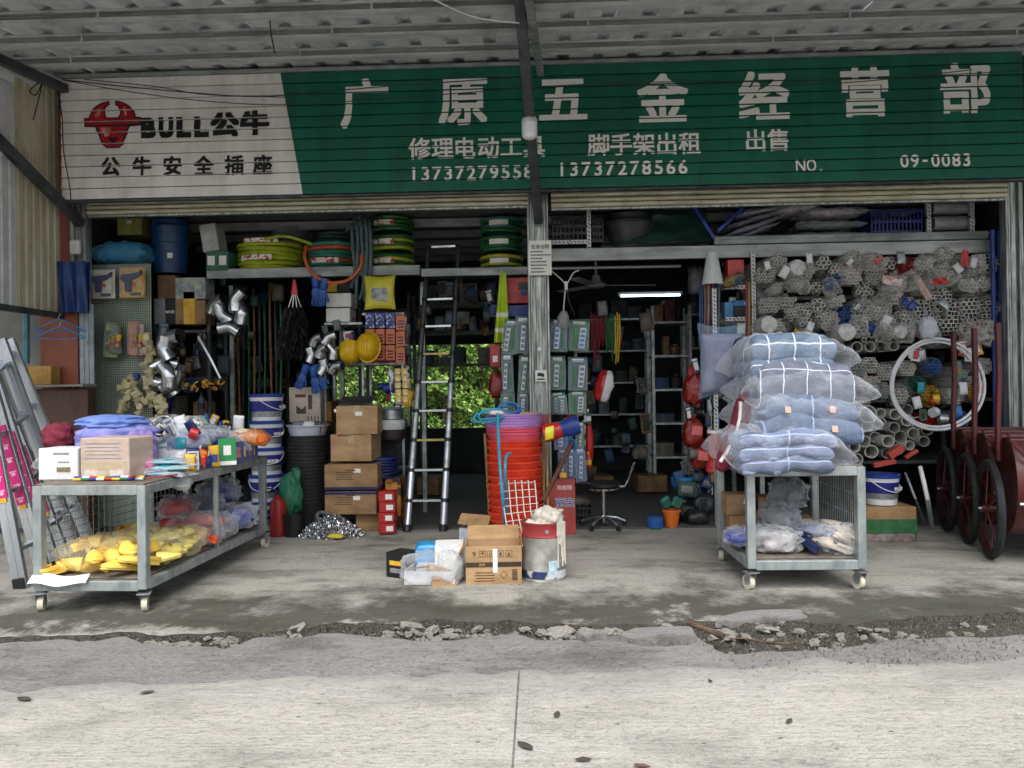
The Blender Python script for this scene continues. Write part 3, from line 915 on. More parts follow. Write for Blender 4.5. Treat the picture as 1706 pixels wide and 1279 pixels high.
mb = MB(); mb.box((0, 0, 1.7), (3.2, .1, 3.4)); tag(mb.o('neighbour_wall', pm('grey_render', '#8a8a85', '#74746f', .85, 0, 2, bump=.2, dirt=.4), None, (sx - 1.62, 7.25, 0)), 'grey rendered wall behind the ladders at the far left', 'wall')
# cabinet with open shelf
CAB = pm('brown_cabinet_board', '#54382b', '#432c22', .55, 0, 4, (1, 1, .4), dirt=.2)
OCH = pm('orange_brown_panel', '#8a4a32', '#733b27', .6, 0, 3, (1, 1, .4), dirt=.3)
x0 = P(50, 640, 6.8).x; x1 = P(146, 640, 6.8).x; zt = P(100, 644, 6.8).z
cab = thing('wooden_cabinet', 'dark brown wooden cabinet with a shelf left of the shop', 'cabinet', ((x0 + x1) / 2, 6.8, 0))
w = x1 - x0
MB().box((0, .06, zt / 2 - .01), (w, .12, zt - .02), 0, None, .005).o('base', CAB, cab)
MB().box((0, .02, zt + .008), (w + .02, .22, .022), 0, None, .004).o('shelf_board', pm('shelf_edge_grey', '#8c8680', '#77716c', .5), cab)
MB().box((-.05, .1, zt + .4), (w * .66, .02, .76), 0, None, .003).o('back_panel', OCH, cab)
for i in range(3):
    MB().box((w * .3 + i * .045, .1, zt + .38), (.042, .02, .72), 0, None, .004).o('slat', pm('grey_blue_slat', '#9aa5ad', '#828d95', .5), cab)
mb = MB(); cx, cz, w2, h2 = F(45, 612, 93, 643, 6.8); mb.box((0, 0, h2 / 2), (w2, .14, h2), 0, None, .004)
tag(mb.o('cardboard_tray', pm('ochre_card', '#b08a4a', '#96743a', .8), None, (cx, 6.8, zt + .02)), 'ochre cardboard tray on the brown cabinet shelf', 'box')
BLUES = pm('blue_tarp', '#16407f', '#0f2f66', .5, 0, 5, bump=.3, bscale=30, dirt=.2)
cx, cz, w, h = F(97, 435, 142, 520, 6.8)
mb = MB(); mb.grid(lambda u, v: ((u - .5) * w * (1 + .1 * v), .03 * math.sin(u * 14 + v * 2) * (1.2 - v), (v - .5) * h), 22, 8)
mb.grid(lambda u, v: ((u - .5) * w * (1 + .1 * v), .05 + .02 * math.sin(u * 9), (v - .5) * h), 22, 8)
tag(mb.o('hanging_cover', BLUES, None, (cx, 6.8, cz)), 'blue plastic cover hanging left of the left shutter post', 'cover')
def hanger(px, py, Y, w, label):
    t = thing('clothes_hanger', label, 'hanger', P(px, py, Y), (0, 0, .1), 'blue hangers at the left post')
    mb = MB(); mb.tube([(-w / 2, 0, -.06), (-w * .1, 0, .03), (0, 0, .045), (w * .1, 0, .03), (w / 2, 0, -.06)], .006, 6); mb.o('shoulder', SKYB, t)
    mb = MB(); mb.tube([(-w / 2, 0, -.06), (0, 0, -.065), (w / 2, 0, -.06)], .005, 6); mb.o('bar', SKYB, t)
    mb = MB(); mb.tube([(0, 0, .045), (0, 0, .07), (.012, 0, .09), (.025, 0, .08)], .004, 6); mb.o('hook', GALV, t)
hanger(98, 540, 6.7, .46, 'blue clothes hanger below the blue cover, upper one')
hanger(100, 552, 6.66, .44, 'blue clothes hanger below the blue cover, lower one')
mb = MB(); mb.box((0, 0, .018), (.09, .05, .13), 0, None, .01); mb.box((0, -.03, .018), (.04, .012, .04)); tag(mb.o('wall_socket', WHITEP, None, P(126, 415, 6.9)), 'white socket box on the left shutter post', 'socket')
mb = MB(); mb.tube([P(40, y, 6.95) - P(40, 560, 6.95) for y in (515, 540, 570, 605)], .03, 8)
tag(mb.o('teal_roll', pm('teal_pack', '#4d8796', '#3a6f7d', .4, 0, 14), None, P(44, 560, 6.95)), 'teal patterned roll standing left of the brown cabinet', 'roll')
PINK = pm('pink_sticker', '#d3237c', '#b81a68', .4, 0, 8)
STY = pm('yellow_sticker', '#e2b52a', '#cf9f1d', .4)
def ladder(name, rails, label, rungs, stick):
    (a0, a1), (b0, b1) = rails
    o = a1.copy(); o.z = 0
    t = thing('aluminium_ladder', label, 'ladder', o, (0, 0, 0), 'aluminium ladders leaning at the left')
    for k, (p, q) in enumerate(rails):
        d = (q - p).normalized(); n = d.cross(V((0, 1, 0))).normalized()
        mb = MB()
        c = (p + q) / 2 - o; L = (q - p).length
        mt = Matrix.Translation(c) @ Matrix((n, V((0, 1, 0)), d)).transposed().to_4x4()
        # channel section rail
        mb.box((0, 0, 0), (.092, .004, L)); mb.box((-.045, .014, 0), (.004, .03, L)); mb.box((.045, .014, 0), (.004, .03, L)); mb.box((0, -.004, 0), (.012, .006, L - .02))
        mb.v = [tuple(mt @ V(x)) for x in mb.v]
        rl = mb.o('rail', ALU, t)
        mb = MB(); mb.box((0, .01, 0), (.085, .05, .08), 0, None, .008); e = q - o - d * .04
        mb.v = [tuple(Matrix.Translation(e) @ Matrix((n, V((0, 1, 0)), d)).transposed().to_4x4() @ V(x)) for x in mb.v]
        mb.o('rubber_foot', BLACKP, t)
        for (s0, s1) in stick[k]:
            mb = MB(); mid = (s0 + s1) / 2; Ls = (s1 - s0) * L
            st = MB(); st.box((0, -.009, -L / 2 + mid * L), (.072, .002, Ls))
            st.v = [tuple(mt @ V(x)) for x in st.v]; so_ = st.o('sticker', PINK, rl)
            st = MB()
            m = max(2, int(Ls / .09))
            for i in range(m): st.box((0, -.0108, -L / 2 + s0 * L + (i + .5) * Ls / m), (.05, .001, Ls / m * .12)); st.box((.0, -.0108, -L / 2 + s0 * L + (i + .5) * Ls / m + .018), (.03, .001, .02))
            st.v = [tuple(mt @ V(x)) for x in st.v]; st.o('sticker_print', pm('pale_pink_print', '#f0b6cf', '#e59abb', .5), rl)['kind'] = 'stuff'
            st = MB(); st.box((0, -.009, -L / 2 + s1 * L + .016), (.05, .002, .03)); st.v = [tuple(mt @ V(x)) for x in st.v]; st.o('sticker_head', STY, rl)
    for f in rungs:
        p = a0.lerp(a1, f) - o; q = b0.lerp(b1, f) - o
        mb = MB(); beam(mb, p, q, .05, .028); mb.o('rung', ALU, t)
def RL(x0, y0, x1, y1, Y): return (P(x0, y0, Y), P(x1, y1, Y))
ladder('l', [RL(12, 566, 158, 927, 6.0), RL(-22, 600, 111, 943, 5.7)], 'bare aluminium ladder leaning behind the long trolley', (.06, .3, .52, .76, .95), [[], [(.42, .74)]])
ladder('l', [RL(-30, 600, 74, 965, 5.3), RL(-38, 600, 34, 983, 5.0)], 'nearest aluminium ladder with pink warning stickers at the left edge', (.08, .33, .58, .83), [[(.3, .66)], [(.42, .6)]])

ladder('l', [RL(-2, 566, 132, 934, 5.85), RL(-26, 590, 92, 953, 5.5)], 'middle aluminium ladder of the three leaning at the left', (.1, .34, .58, .8), [[], [(.36, .7)]])
# ------------------------------------------------------------------ trolleys
BOARD = pm('worn_trolley_board', '#7d7166', '#665b52', .7, 0, 5, (2, .5, 1), bump=.2, dirt=.4)
CAST = pm('ivory_wheel', '#d8d3bd', '#c6c0a8', .45, 0, 8, dirt=.3)
def trolley(label, loc, rzz, w, d, h, mids, grids):
    t = thing('display_trolley', label, 'trolley', loc, (0, 0, rzz), 'steel display trolleys')
    s = .052; z0 = .135
    for x in (0, w):
        for y in (0, d):
            MB().box((x, y, (h + z0) / 2), (s, s, h - z0), 0, None, .004).o('leg', TROL, t)
            c = thing_part('castor', t, (x, y, 0))
    for z, nm in ((z0 + .02, 'bottom_rail'), (h - s / 2, 'top_rail')):
        for y in (0, d):
            MB().box((w / 2, y - .001 if y == 0 else y + .001, z), (w - s + .002, s - .004, s + .006), 0, None, .004).o(nm, TROL, t)
        for x in (0, w):
            mb = MB(); mb.box((x, d / 2, z), (s - .004, d - s, s + .004), 0, None, .004); mb.o(nm, TROL, t)
    MB().box((w / 2, d / 2, h + .006), (w + .03, d + .03, .012), 0, None, .003).o('top_board', BOARD, t)
    MB().box((w / 2, d / 2, z0 + .055), (w - .05, d - .05, .012), 0, None, .003).o('bottom_board', BOARD, t)
    for (x, y) in mids: MB().box((x, y, (h + z0) / 2), (.03, .03, h - z0 - .08), 0, None, .003).o('mid_post', TROL, t)
    for (x, y0, y1, vert) in grids:
        mb = MB(); n = int((y1 - y0) / (.03 if vert else .06))
        for i in range(1, n):
            y = y0 + (y1 - y0) * i / n
            mb.cyl((x, y, z0 + .04), (x, y, h - .05), .0022, n=4, caps=False)
        for i in range(1, 4 if vert else 10):
            z = z0 + .05 + (h - z0 - .1) * i / (4 if vert else 10)
            mb.cyl((x + .003, y0, z), (x + .003, y1, z), .0022, n=4, caps=False)
        mb.o('wire_panel', GALV, t)
    return t
_castor = None
def thing_part(kind, t, loc):
    global _castor
    if _castor is None:
        mb = MB(); mb.cyl((-.016, .028, .045), (.016, .028, .045), .045, n=20)
        w_ = mb.mesh('wheel', CAST)
        mb = MB(); mb.cyl((-.018, .028, .045), (.018, .028, .045), .014, n=12); hb = mb.mesh('hub', GALV)
        mb = MB(); mb.box((0, 0, .112), (.075, .075, .006)); mb.box((-.021, .012, .078), (.003, .05, .075), 0, (.35, 0, 0)); mb.box((.021, .012, .078), (.003, .05, .075), 0, (.35, 0, 0)); mb.box((0, .0, .106), (.046, .04, .01))
        fk = mb.mesh('fork', GALV)
        _castor = (w_, hb, fk)
    a = random.Random(loc[0] * 7 + loc[1]).uniform(-.5, .5)
    o = put('castor', _castor[2], t, loc, (0, 0, a))
    put('wheel', _castor[0], o); put('hub', _castor[1], o)
    return o
gl = G(62, 1019); gr = G(240, 1017)
TL = trolley('long steel trolley loaded with yellow slippers and packs at the left', (gl.x + .02, gl.y, 0), R(-1.7), gr.x - gl.x, 1.80, .735, [(gr.x - gl.x, .95)], [(0, .03, 1.75, False)])
LW = gr.x - gl.x
gl2 = G(1252, 983); gr2 = G(1437, 983)
TR = trolley('square steel trolley with quilt packs piled on top', (gl2.x, gl2.y, 0), 0, gr2.x - gl2.x, .8, .755, [], [(gr2.x - gl2.x, .03, .77, True), (.2, .79, .8, True)])
RWd = gr2.x - gl2.x

# ------------------------------------------------------------------ generic goods
def carton(x0, y0, x1, y1, Y, d, m, label, rz_=0, tape=True, sticker=None, text_=None, cat='box', z=None, name='cardboard_box', group=None, band=None, tx=None):
    cx, cz, w, h = F(x0, y0, x1, y1, Y)
    zb = cz - h / 2 if z is None else z
    t = thing(name, label, cat, (cx, Y + d / 2, zb), (0, 0, rz_), group)
    MB().box((0, 0, h / 2), (w, d, h), 0, None, .005).o('carton', m, t)
    if tape:
        mb = MB(); mb.box((0, 0, h + .0006), (.05, d, .001)); mb.box((0, -d / 2 - .0006, h - .04), (.05, .001, .08)); mb.o('tape', TAPE, t)
    if sticker:
        sx_, sz_, sw, sh_ = sticker
        MB().box((sx_ * w, -d / 2 - .001, h * sz_), (sw, .0015, sh_)).o('sticker', PAPER, t)
    if band:
        MB().box((0, -d / 2 - .0008, h * band[0]), (w * .999, .001, h * band[1])).o('printed_band', band[2], t)
        MB().box((w / 2 + .0008, 0, h * band[0]), (.001, d * .999, h * band[1])).o('printed_band', band[2], t)
    for (s, fx, fz, hh, mm) in (tx or []):
        text(s, mm, t, (fx * w, -d / 2 - .002, fz * h), h=hh * h, bold=.03)
    return t
def pack(px, py, Y, w, d, h, m, label, cat, name, rz_=0, film_=CLEAR, seed=1, amp=.012, z=None, a=4, group=None, scl=1.12, tilt=(0, 0), inner=True, fr=7):
    """soft goods in a clear bag; px,py = middle of the base front"""
    q = P(px, py, Y)
    t = thing(name, label, cat, (q.x, Y + d / 2, q.z if z is None else z), (tilt[0], tilt[1], rz_), group)
    if inner:
        mb = MB(); mb.cushion(w * .9, d * .9, h * .92, 22, amp, fr, seed, a); mb.o('contents', m, t, (0, 0, h * .03))
    if film_ is not None:
        mb = MB(); mb.cushion(w * scl, d * scl, h, 26, amp * 1.2, fr * 1.4, seed + 9, a * .8, .1, seam=.03); mb.o('bag', film_, t)
    return t

# --- goods on the long trolley (top board z=.747)
ZTOP = .7485; ZBOT = .1985
PRINT = pm('grey_print', '#8d8f92', '#777a7e', .7)
wb = carton(64, 753, 131, 806, 4.62, .2, pm('white_carton', '#dcdcdc', '#cfcfd0', .7, 0, 6), 'white carton with a printed table on the near trolley corner', -.03, False, z=ZTOP)
h = .19
MB().box((.035, -.1012, h * .33), (.085, .001, .03)).o('printed_table', pm('olive_print', '#8d8360', '#5d5a4a', .7, 0, 60), wb)
MB().box((.035, -.1012, h * .57), (.07, .001, .008)).o('printed_line', PRINT, wb)
MB().box((.02, -.1012, h * .84), (.1, .001, .012)).o('handle_slot', PRINT, wb)
pb = carton(134, 733, 222, 803, 4.60, .24, pm('pinkish_carton', '#c4b0a4', '#b09b8e', .75, 0, 5, (1, 1, 3)), 'large taped pinkish carton on the near trolley corner', -.12, False, z=ZTOP)
MB().box((0, -.1216, .085), (.3, .001, .05)).o('tape', TAPE, pb)
for k in range(5): MB().box((-.01, -.1212, .13 + k * .022), (.24 - .02 * (k % 2), .0008, .005)).o('printed_line', PRINT, pb)
for fx in (-.09, .08): MB().box((fx, -.1212, .045), (.09, .0008, .045)).o('printed_panel', pm('pale_print', '#d8cfc8', '#b9aca2', .7, 0, 50), pb)
rods = thing('striped_rods', 'bundle of rainbow striped rods at the trolley front edge', 'rods', (P(180, 799, 4.56).x, 4.57, ZTOP))
cols = [YELP, GREENP, BLUEP, WHITEP, REDP]
for k in range(3):
    mb = MB()
    for j in range(9): mb.cyl((-.21 + j * .047, k * .012 - .01, .01 + (k == 1) * .01), (-.21 + (j + 1) * .047, k * .012 - .01, .01 + (k == 1) * .01), .008, n=8, mi=(j + k * 2) % 5, caps=j in (0, 8))
    mb.o('rod', cols, rods)
mb = MB(); mb.cyl((.19, 0, .008), (.36, .12, .02), .006, n=7); tag(mb.o('red_rod', pm('dull_red_rod', '#9c4a50', '#7d383e', .5), None, (P(180, 799, 4.56).x, 4.57, ZTOP)), 'thin dull red rod lying right of the rainbow rods', 'rod')
TEAL = pm('teal_film', '#2aa3b4', '#1b8496', .3, 0, 8)
for i, (px, py) in enumerate(((262, 781), (268, 772), (258, 765))):
    pack(px, py, 4.72 + i * .02, .27, .2, .035, TEAL, ['flat teal folded pack lowest beside the pinkish carton', 'flat teal folded pack in the middle of three', 'flat teal folded pack topmost of three'][i], 'pack', 'folded_pack', .1 * i, CLEAR2, i, .006, z=ZTOP + .035 * i)
pack(292, 800, 4.78, .12, .12, .09, TEAL, 'crumpled clear bag hanging over the trolley edge', 'bag', 'clear_bag', .3, CLEAR2, 12, .02, z=.66, inner=False)
PURP = pm('lilac_cloth', '#8f93cf', '#7478b8', .85, 0, 7, bump=.4, bscale=24, bdist=.02)
PURP2 = pm('violet_dotted_cloth', '#9a86c0', '#7f6aa8', .85, 0, 22, bump=.4, bscale=24, bdist=.02)
BLUC = pm('periwinkle_cloth', '#7d97d6', '#6480c4', .85, 0, 6, bump=.4, bscale=24, bdist=.02)
MARC = pm('maroon_cloth', '#7c2438', '#611a2c', .85, 0, 8, bump=.4, bscale=26, bdist=.02)
def cloth(px, py, Y, w, d, h, m, label, seed, rz_=0, z=ZTOP, amp=.25, name='folded_cloth'):
    mb = MB(); mb.blob(w, d, h, 34, amp * .55, 1.7, seed, .75, fold=.05)
    return tag(mb.o(name, m, None, (P(px, py, Y).x, Y, z), (0, 0, rz_)), label, 'cloth')
cloth(180, 760, 5.0, .42, .32, .2, MARC, 'maroon cloth at the bottom of the clothing heap', 1)
cloth(195, 740, 5.02, .46, .34, .2, PURP, 'lilac cloth in the middle of the clothing heap', 2, .2, ZTOP + .14)
cloth(188, 715, 5.04, .44, .32, .09, BLUC, 'periwinkle blue cloth on top of the clothing heap', 3, -.1, ZTOP + .29, .14)
cloth(228, 745, 4.95, .24, .26, .24, PURP2, 'violet dotted cloth drooping right from the clothing heap', 4, .6, ZTOP + .05)
cloth(240, 770, 4.82, .18, .2, .12, pm('pink_cloth', '#c57f9a', '#ad6884', .85, 0, 8, bump=.4), 'pink cloth edge beneath the violet dotted cloth', 5, .6, ZTOP)
mar = thing('maroon_sack', 'knotted maroon bag behind the white carton', 'bag', (P(98, 735, 4.95).x, 4.95, ZTOP + .16))
mb = MB(); mb.blob(.19, .16, .18, 28, .16, 2.2, 7, .8, fold=.05); mb.o('sack', MARC, mar)
for px, py, s, lb in ((92, 752, .24, 'green and clear netting pack beneath the maroon bag'),):
    pack(px, py, 4.95, .26, .22, .18, pm('green_netting', '#5d7f4c', '#b9c0a8', .7, 0, 30), lb, 'pack', 'netting_pack', .1, CLEAR2, 8, .012, z=ZTOP)
WHC = pm('white_cloth_print', '#d9d9de', '#8b8fa8', .8, 0, 16)
for i, (px, Y, w, dd_, hh, z, m, lb) in enumerate([(280, 5.15, .32, .3, .16, 0, WHC, 'wrapped white printed pack lowest right of the clothing heap'), (300, 5.25, .3, .28, .16, .11, pm('blue_white_goods', '#b5bed0', '#5d6ba0', .8, 0, 14), 'wrapped blue and white pack right of the clothing heap'), (280, 5.4, .4, .28, .12, .24, pm('black_white_stripe', '#e6e2d0', '#20242c', .7, 0, 18, lo=.49, hi=.51), 'black and cream striped pack at the back of the trolley'), (330, 5.45, .32, .26, .14, .15, pm('dark_gear', '#262a33', '#8b93a3', .6, 0, 14), 'dark wrapped pack behind the spray packs'), (358, 5.6, .28, .26, .2, .03, pm('silver_goods', '#aab2bc', '#7d8793', .5, .3, 18), 'silvery wrapped pack in the middle of the trolley back')]):
    pack(px, 760, Y, w, dd_, hh, m, lb, 'pack', 'wrapped_pack', .2 * i, CLEAR2, 20 + i, .016, z=ZTOP + z)
# bottles and cards along the right edge of the trolley
def bottle(px, py, Y, hgt, r, m, capm, label, z=ZTOP, lab=None):
    t = thing('spray_bottle', label, 'bottle', (P(px, py, Y).x, Y, z), (0, 0, .3))
    mb = MB(); mb.lathe([(0, 0), (r, .003), (r, hgt * .6), (r * .85, hgt * .72), (r * .4, hgt * .8), (r * .4, hgt * .84), (0, hgt * .84)], 16); mb.o('bottle_body', m, t)
    mb = MB(); mb.lathe([(r * .48, hgt * .83), (r * .5, hgt), (0, hgt * 1.01)], 12); mb.box((0, -r * .7, hgt * .93), (r * .5, r * 1.2, r * .5)); mb.o('nozzle', capm, t)
    mb = MB(); mb.lathe([(r * 1.01, hgt * .15), (r * 1.01, hgt * .5)], 16); mb.o('wrap_label', lab or PAPER, t)
def card(px, py, Y, w, hgt, m, label, name='blister_card', cat='card', rz_=.5, pan=None, z=ZTOP, tilt=-.12, group=None):
    t = thing(name, label, cat, (P(px, py, Y).x, Y, z), (tilt, 0, rz_), group)
    MB().box((0, 0, hgt / 2), (w, .004, hgt), 0, None, .001).o('card_back', m, t)
    if pan: MB().box((0, -.003, hgt * pan[1]), (w * pan[2], .002, hgt * pan[3])).o('panel', pan[0], t)
    return t
NAVY = pm('navy_pack', '#1d2a5c', '#141e46', .4, 0, 14)
ORNG = pm('orange_pack', '#e2762a', '#c9601c', .4, 0, 10)
YPK = pm('yellow_pack', '#e2b830', '#cf9a20', .4, 0, 10)
for i, (px, Y, w, hg, m, lb) in enumerate([(322, 5.12, .08, .15, NAVY, 'navy packet with a white barcode panel on the trolley edge'), (337, 5.2, .045, .13, ORNG, 'orange packet beside the navy packet'), (346, 5.27, .04, .12, NAVY, 'narrow navy packet between orange and yellow packets'), (357, 5.33, .075, .15, YPK, 'yellow packet left of the green card')]):
    t = thing('goods_packet', lb, 'packet', (P(px, 770, Y).x, Y, ZTOP), (-.1, 0, .6))
    mb = MB(); mb.cushion(w, hg, .035, 14, .003, 9, i, 4, mt=Matrix.Translation((0, .02, hg / 2)) @ Matrix.Rotation(R(90), 4, 'X')); mb.o('packet_body', m, t)
    MB().box((0, -.019, hg * .4), (w * .55, .003, hg * .35), 0, None, .001).o('label_panel', PAPER if i in (0,) else (REDP if i == 1 else pm('navy_patch', '#2a3f86', '#22336e', .4)), t)
gc = card(379, 765, 5.45, .12, .19, pm('payment_green', '#1f8b4c', '#187a41', .4), 'green payment card with a white panel on the trolley edge', 'payment_card', pan=(PAPER, .55, .42, .36))
MB().box((0, -.003, .014), (.12, .002, .028)).o('white_foot', PAPER, gc)
for i, (px, Y) in enumerate(((396, 5.62), (404, 5.7), (413, 5.78), (420, 5.86))):
    card(px, 760, Y, .09, .15, NAVY, ['dark blue blister card next to the green card', 'dark blue blister card second from the green card', 'dark blue blister card third from the green card', 'dark blue blister card at the far trolley end'][i], pan=(YPK if i % 2 else pm('print_orange', '#b85a2a', '#2c3f80', .5, 0, 30), .5, .5, .5))
bottle(368, 705, 5.7, .2, .035, SKYB, BLUEP, 'tall blue spray bottle at the back of the trolley', ZTOP + .1)
bottle(341, 705, 5.6, .12, .03, REDP, REDP, 'small red bottle at the back of the trolley', ZTOP + .14)
bottle(352, 712, 5.62, .12, .03, NAVY, BLACKP, 'small navy bottle between red and blue bottles', ZTOP + .13)
t = pack(402, 735, 5.75, .3, .22, .15, pm('cream_gloves', '#e3d9c6', '#d7a35f', .8, 0, 9), 'orange and cream glove bag at the far trolley end', 'bag', 'glove_bag', .2, film('orange_film', '#e0803c', .3, .2, 20), 31, .015, z=ZTOP + .1)
mb = MB(); mb.lathe([(.0, 0), (.04, .0), (.042, .03), (.02, .05), (0, .05)], 14, mt=Matrix.Rotation(R(90), 4, 'X')); mb.o('orange_cap', ORNG, t, (.13, -.12, .06))

# slippers
def slipper_mesh():
    mb = MB(); mb.sharp = 75
    L = .25
    out = []
    for i in range(20):
        t = i / 20 * 2 * math.pi
        y = math.cos(t) * L / 2; x = math.sin(t) * (.042 + .008 * math.cos(t)) * (1 - .12 * math.sin(t) * math.cos(t))
        out.append((x, y))
    mb.prism(out, 0, .026, 0, 'xy')
    mb.prism([(x * .94, y * .96) for x, y in out], .026, .034, 0, 'xy')
    def up(u, v):
        a = math.pi * u; y = -.01 + v * (L / 2 + .008)
        k = (1 - v ** 3.2) ** .5
        rr = (.047 + .004 * math.sin(v * 3)) * (.35 + .65 * k) if v < 1 else .012
        return (math.cos(a) * rr, y + .008 * math.sin(a), .01 + math.sin(a) * (.062 * (1 - .55 * v) * max(k, .25)))
    mb.grid(up, 14, 10)
    def up2(u, v):
        x, y, z = up(u, v); return (x * .9, y + .002, z * .9 + .003)
    mb.grid(up2, 14, 10)
    def heel(u, v):
        a = math.pi * (1 + u); return (math.cos(a) * .043, -.03 + math.sin(a) * .095, .03 + v * .02)
    mb.grid(heel, 12, 3)
    return mb
SLY = pm('yellow_foam', '#f5d468', '#ecc24c', .55, 0, 8)
SLP = pm('pale_yellow_foam', '#f0e283', '#e6d56c', .55, 0, 8)
SLR = pm('red_foam', '#c02a2a', '#a52020', .5, 0, 8)
SLO = pm('orange_foam', '#e0572e', '#cc4a24', .5, 0, 8)
SLB = pm('beige_foam', '#cbbfae', '#b6a996', .6, 0, 8)
SLBL = pm('blue_foam', '#2b3fa0', '#22338a', .5, 0, 8)
_sm = {}
def slip(x, y, z, m, rot, label, group):
    if m.name not in _sm: _sm[m.name] = slipper_mesh().mesh('slipper', m)
    return tag(put('slipper', _sm[m.name], None, (x, y, z), rot), label, 'slipper', group)
ox, oy = TL.location.x, TL.location.y
rs = random.Random(11)
def TLp(lx, ly): return ox + lx * math.cos(R(-1.7)) - ly * math.sin(R(-1.7)), oy + lx * math.sin(R(-1.7)) + ly * math.cos(R(-1.7))
for i in range(34):
    lx = .07 + .5 * ((i * .382) % 1); ly = .09 + .7 * (i / 34); lay = i % 3
    x, y = TLp(lx, ly)
    pale = lx > .38 and ly > .25
    slip(x, y, ZBOT + .02 + lay * .05, SLP if pale else SLY, (rs.uniform(-.1, .35), rs.uniform(-.35, .35), rs.uniform(0, 6.28)), 'pale yellow foam slipper in the slipper heap on the long trolley' if pale else 'yellow foam slipper in the slipper heap on the long trolley', 'yellow slippers on the long trolley')
for px, lx, ly, zz, rr, lb in ((555, .45, .06, .03, 2.7, 'bright yellow slipper at the near trolley edge, left of the corner leg'), (640, .54, .1, .06, 2.4, 'bright yellow slipper leaning against the near corner leg')):
    x, y = TLp(lx, ly); slip(x, y, ZBOT + zz, SLY, (.25, .1, rr), lb, None)
for k in range(5):
    x, y = TLp(.6 - .02 * k, .22 + .13 * k); slip(x, y, ZBOT + .035, SLP, (.2, -.3, -1.2 + .2 * k), ['pale yellow slipper right of the corner leg', 'second pale slipper along the right trolley edge', 'third pale slipper along the right trolley edge', 'fourth pale slipper along the right trolley edge', 'last pale slipper before the middle post'][k], 'pale slippers along the trolley edge')
for k in range(7):
    x, y = TLp(.34 + .22 * rs.random(), .78 + .3 * rs.random()); slip(x, y, ZBOT + .04 + .05 * (k % 3), SLR if k % 2 else SLO, (rs.uniform(-.3, .5), rs.uniform(-.5, .5), rs.uniform(0, 6)), ('red' if k % 2 else 'orange') + ' foam slipper behind the yellow heap', 'red and orange slippers')
def lfilm(lx, ly, w, d, h, seed, label, m=CLEAR2, z=ZBOT):
    x, y = TLp(lx, ly)
    mb = MB(); mb.blob(w, d, h, 22, .2, 2.0, seed, .7)
    return tag(mb.o('clear_bag', m, None, (x, y, z), (0, 0, seed)), label, 'bag')
YFILM = film('yellowish_film', '#efe3b4', .07, .13, 22, .16)
lfilm(.2, .25, .42, .4, .2, 1, 'clear bag over the yellow slippers at the near left', YFILM)
lfilm(.42, .4, .4, .45, .22, 2, 'clear bag over the yellow slippers by the corner leg', YFILM)
lfilm(.52, .62, .28, .35, .19, 3, 'clear bag over the pale slippers at the right edge', YFILM)
lfilm(.45, .95, .4, .36, .24, 4, 'clear bag over the red and orange slippers')
mb = MB(); mb.grid(lambda u, v: (.34 * (u - .5), -.05 * v + .01 * math.sin(u * 9), .012 - .045 * v + .008 * math.sin(u * 7 + v)), 18, 4); x, y = TLp(.15, .0); tag(mb.o('paper_strip', PAPER, None, (x - .01, y - .02, ZBOT + .01)), 'white paper strip over the near lower trolley rail', 'paper')
x, y = TLp(.3, .95); mb = MB(); mb.cyl((-.17, 0, .05), (.2, .25, .06), .035, n=16, caps=False); mb.cyl((-.17, 0, .05), (.2, .25, .06), .028, n=16, caps=False); tag(mb.o('white_roll', pm('white_roll_film', '#d2d2cc', '#bdbdb6', .5), None, (x - .05, y + .05, ZBOT + .06)), 'white roll lying behind the yellow slippers', 'roll')
for i, (lx, ly, m, z, lb) in enumerate([(.5, 1.2, pm('grey_goods', '#8f9296', '#6d7176', .6, 0, 14), 0, 'grey wrapped pack under the trolley behind the red slippers'), (.55, 1.45, SLBL, .03, 'blue pack under the far half of the trolley'), (.5, 1.62, pm('white_grey_goods', '#b9bcc0', '#7e8388', .6, 0, 20), 0, 'white and grey wrapped pack at the far trolley end'), (.35, 1.35, NAVY, .12, 'navy pack topmost under the trolley'), (.33, 1.6, pm('dull_gold_goods', '#8d7a4d', '#6d5f3a', .6, 0, 12), .1, 'dull gold wrapped pack at the back under the trolley'), (.25, 1.15, REDP, .14, 'red wrapped pack hanging at the back under the trolley'), (.4, 1.5, pm('indigo_print_cloth', '#4a4f86', '#2f3566', .8, 0, 18), .22, 'indigo patterned pack high under the trolley')]):
    x, y = TLp(lx, ly)
    t = thing('wrapped_pack', lb, 'pack', (x, y, ZBOT + z), (0, 0, i))
    mb = MB(); mb.blob(.26, .22, .16, 14, .25, 2.4, 40 + i, .8); mb.o('contents', m, t)
    mb = MB(); mb.blob(.3, .27, .19, 16, .35, 2.8, 60 + i, .75); mb.o('bag', CLEAR2, t)

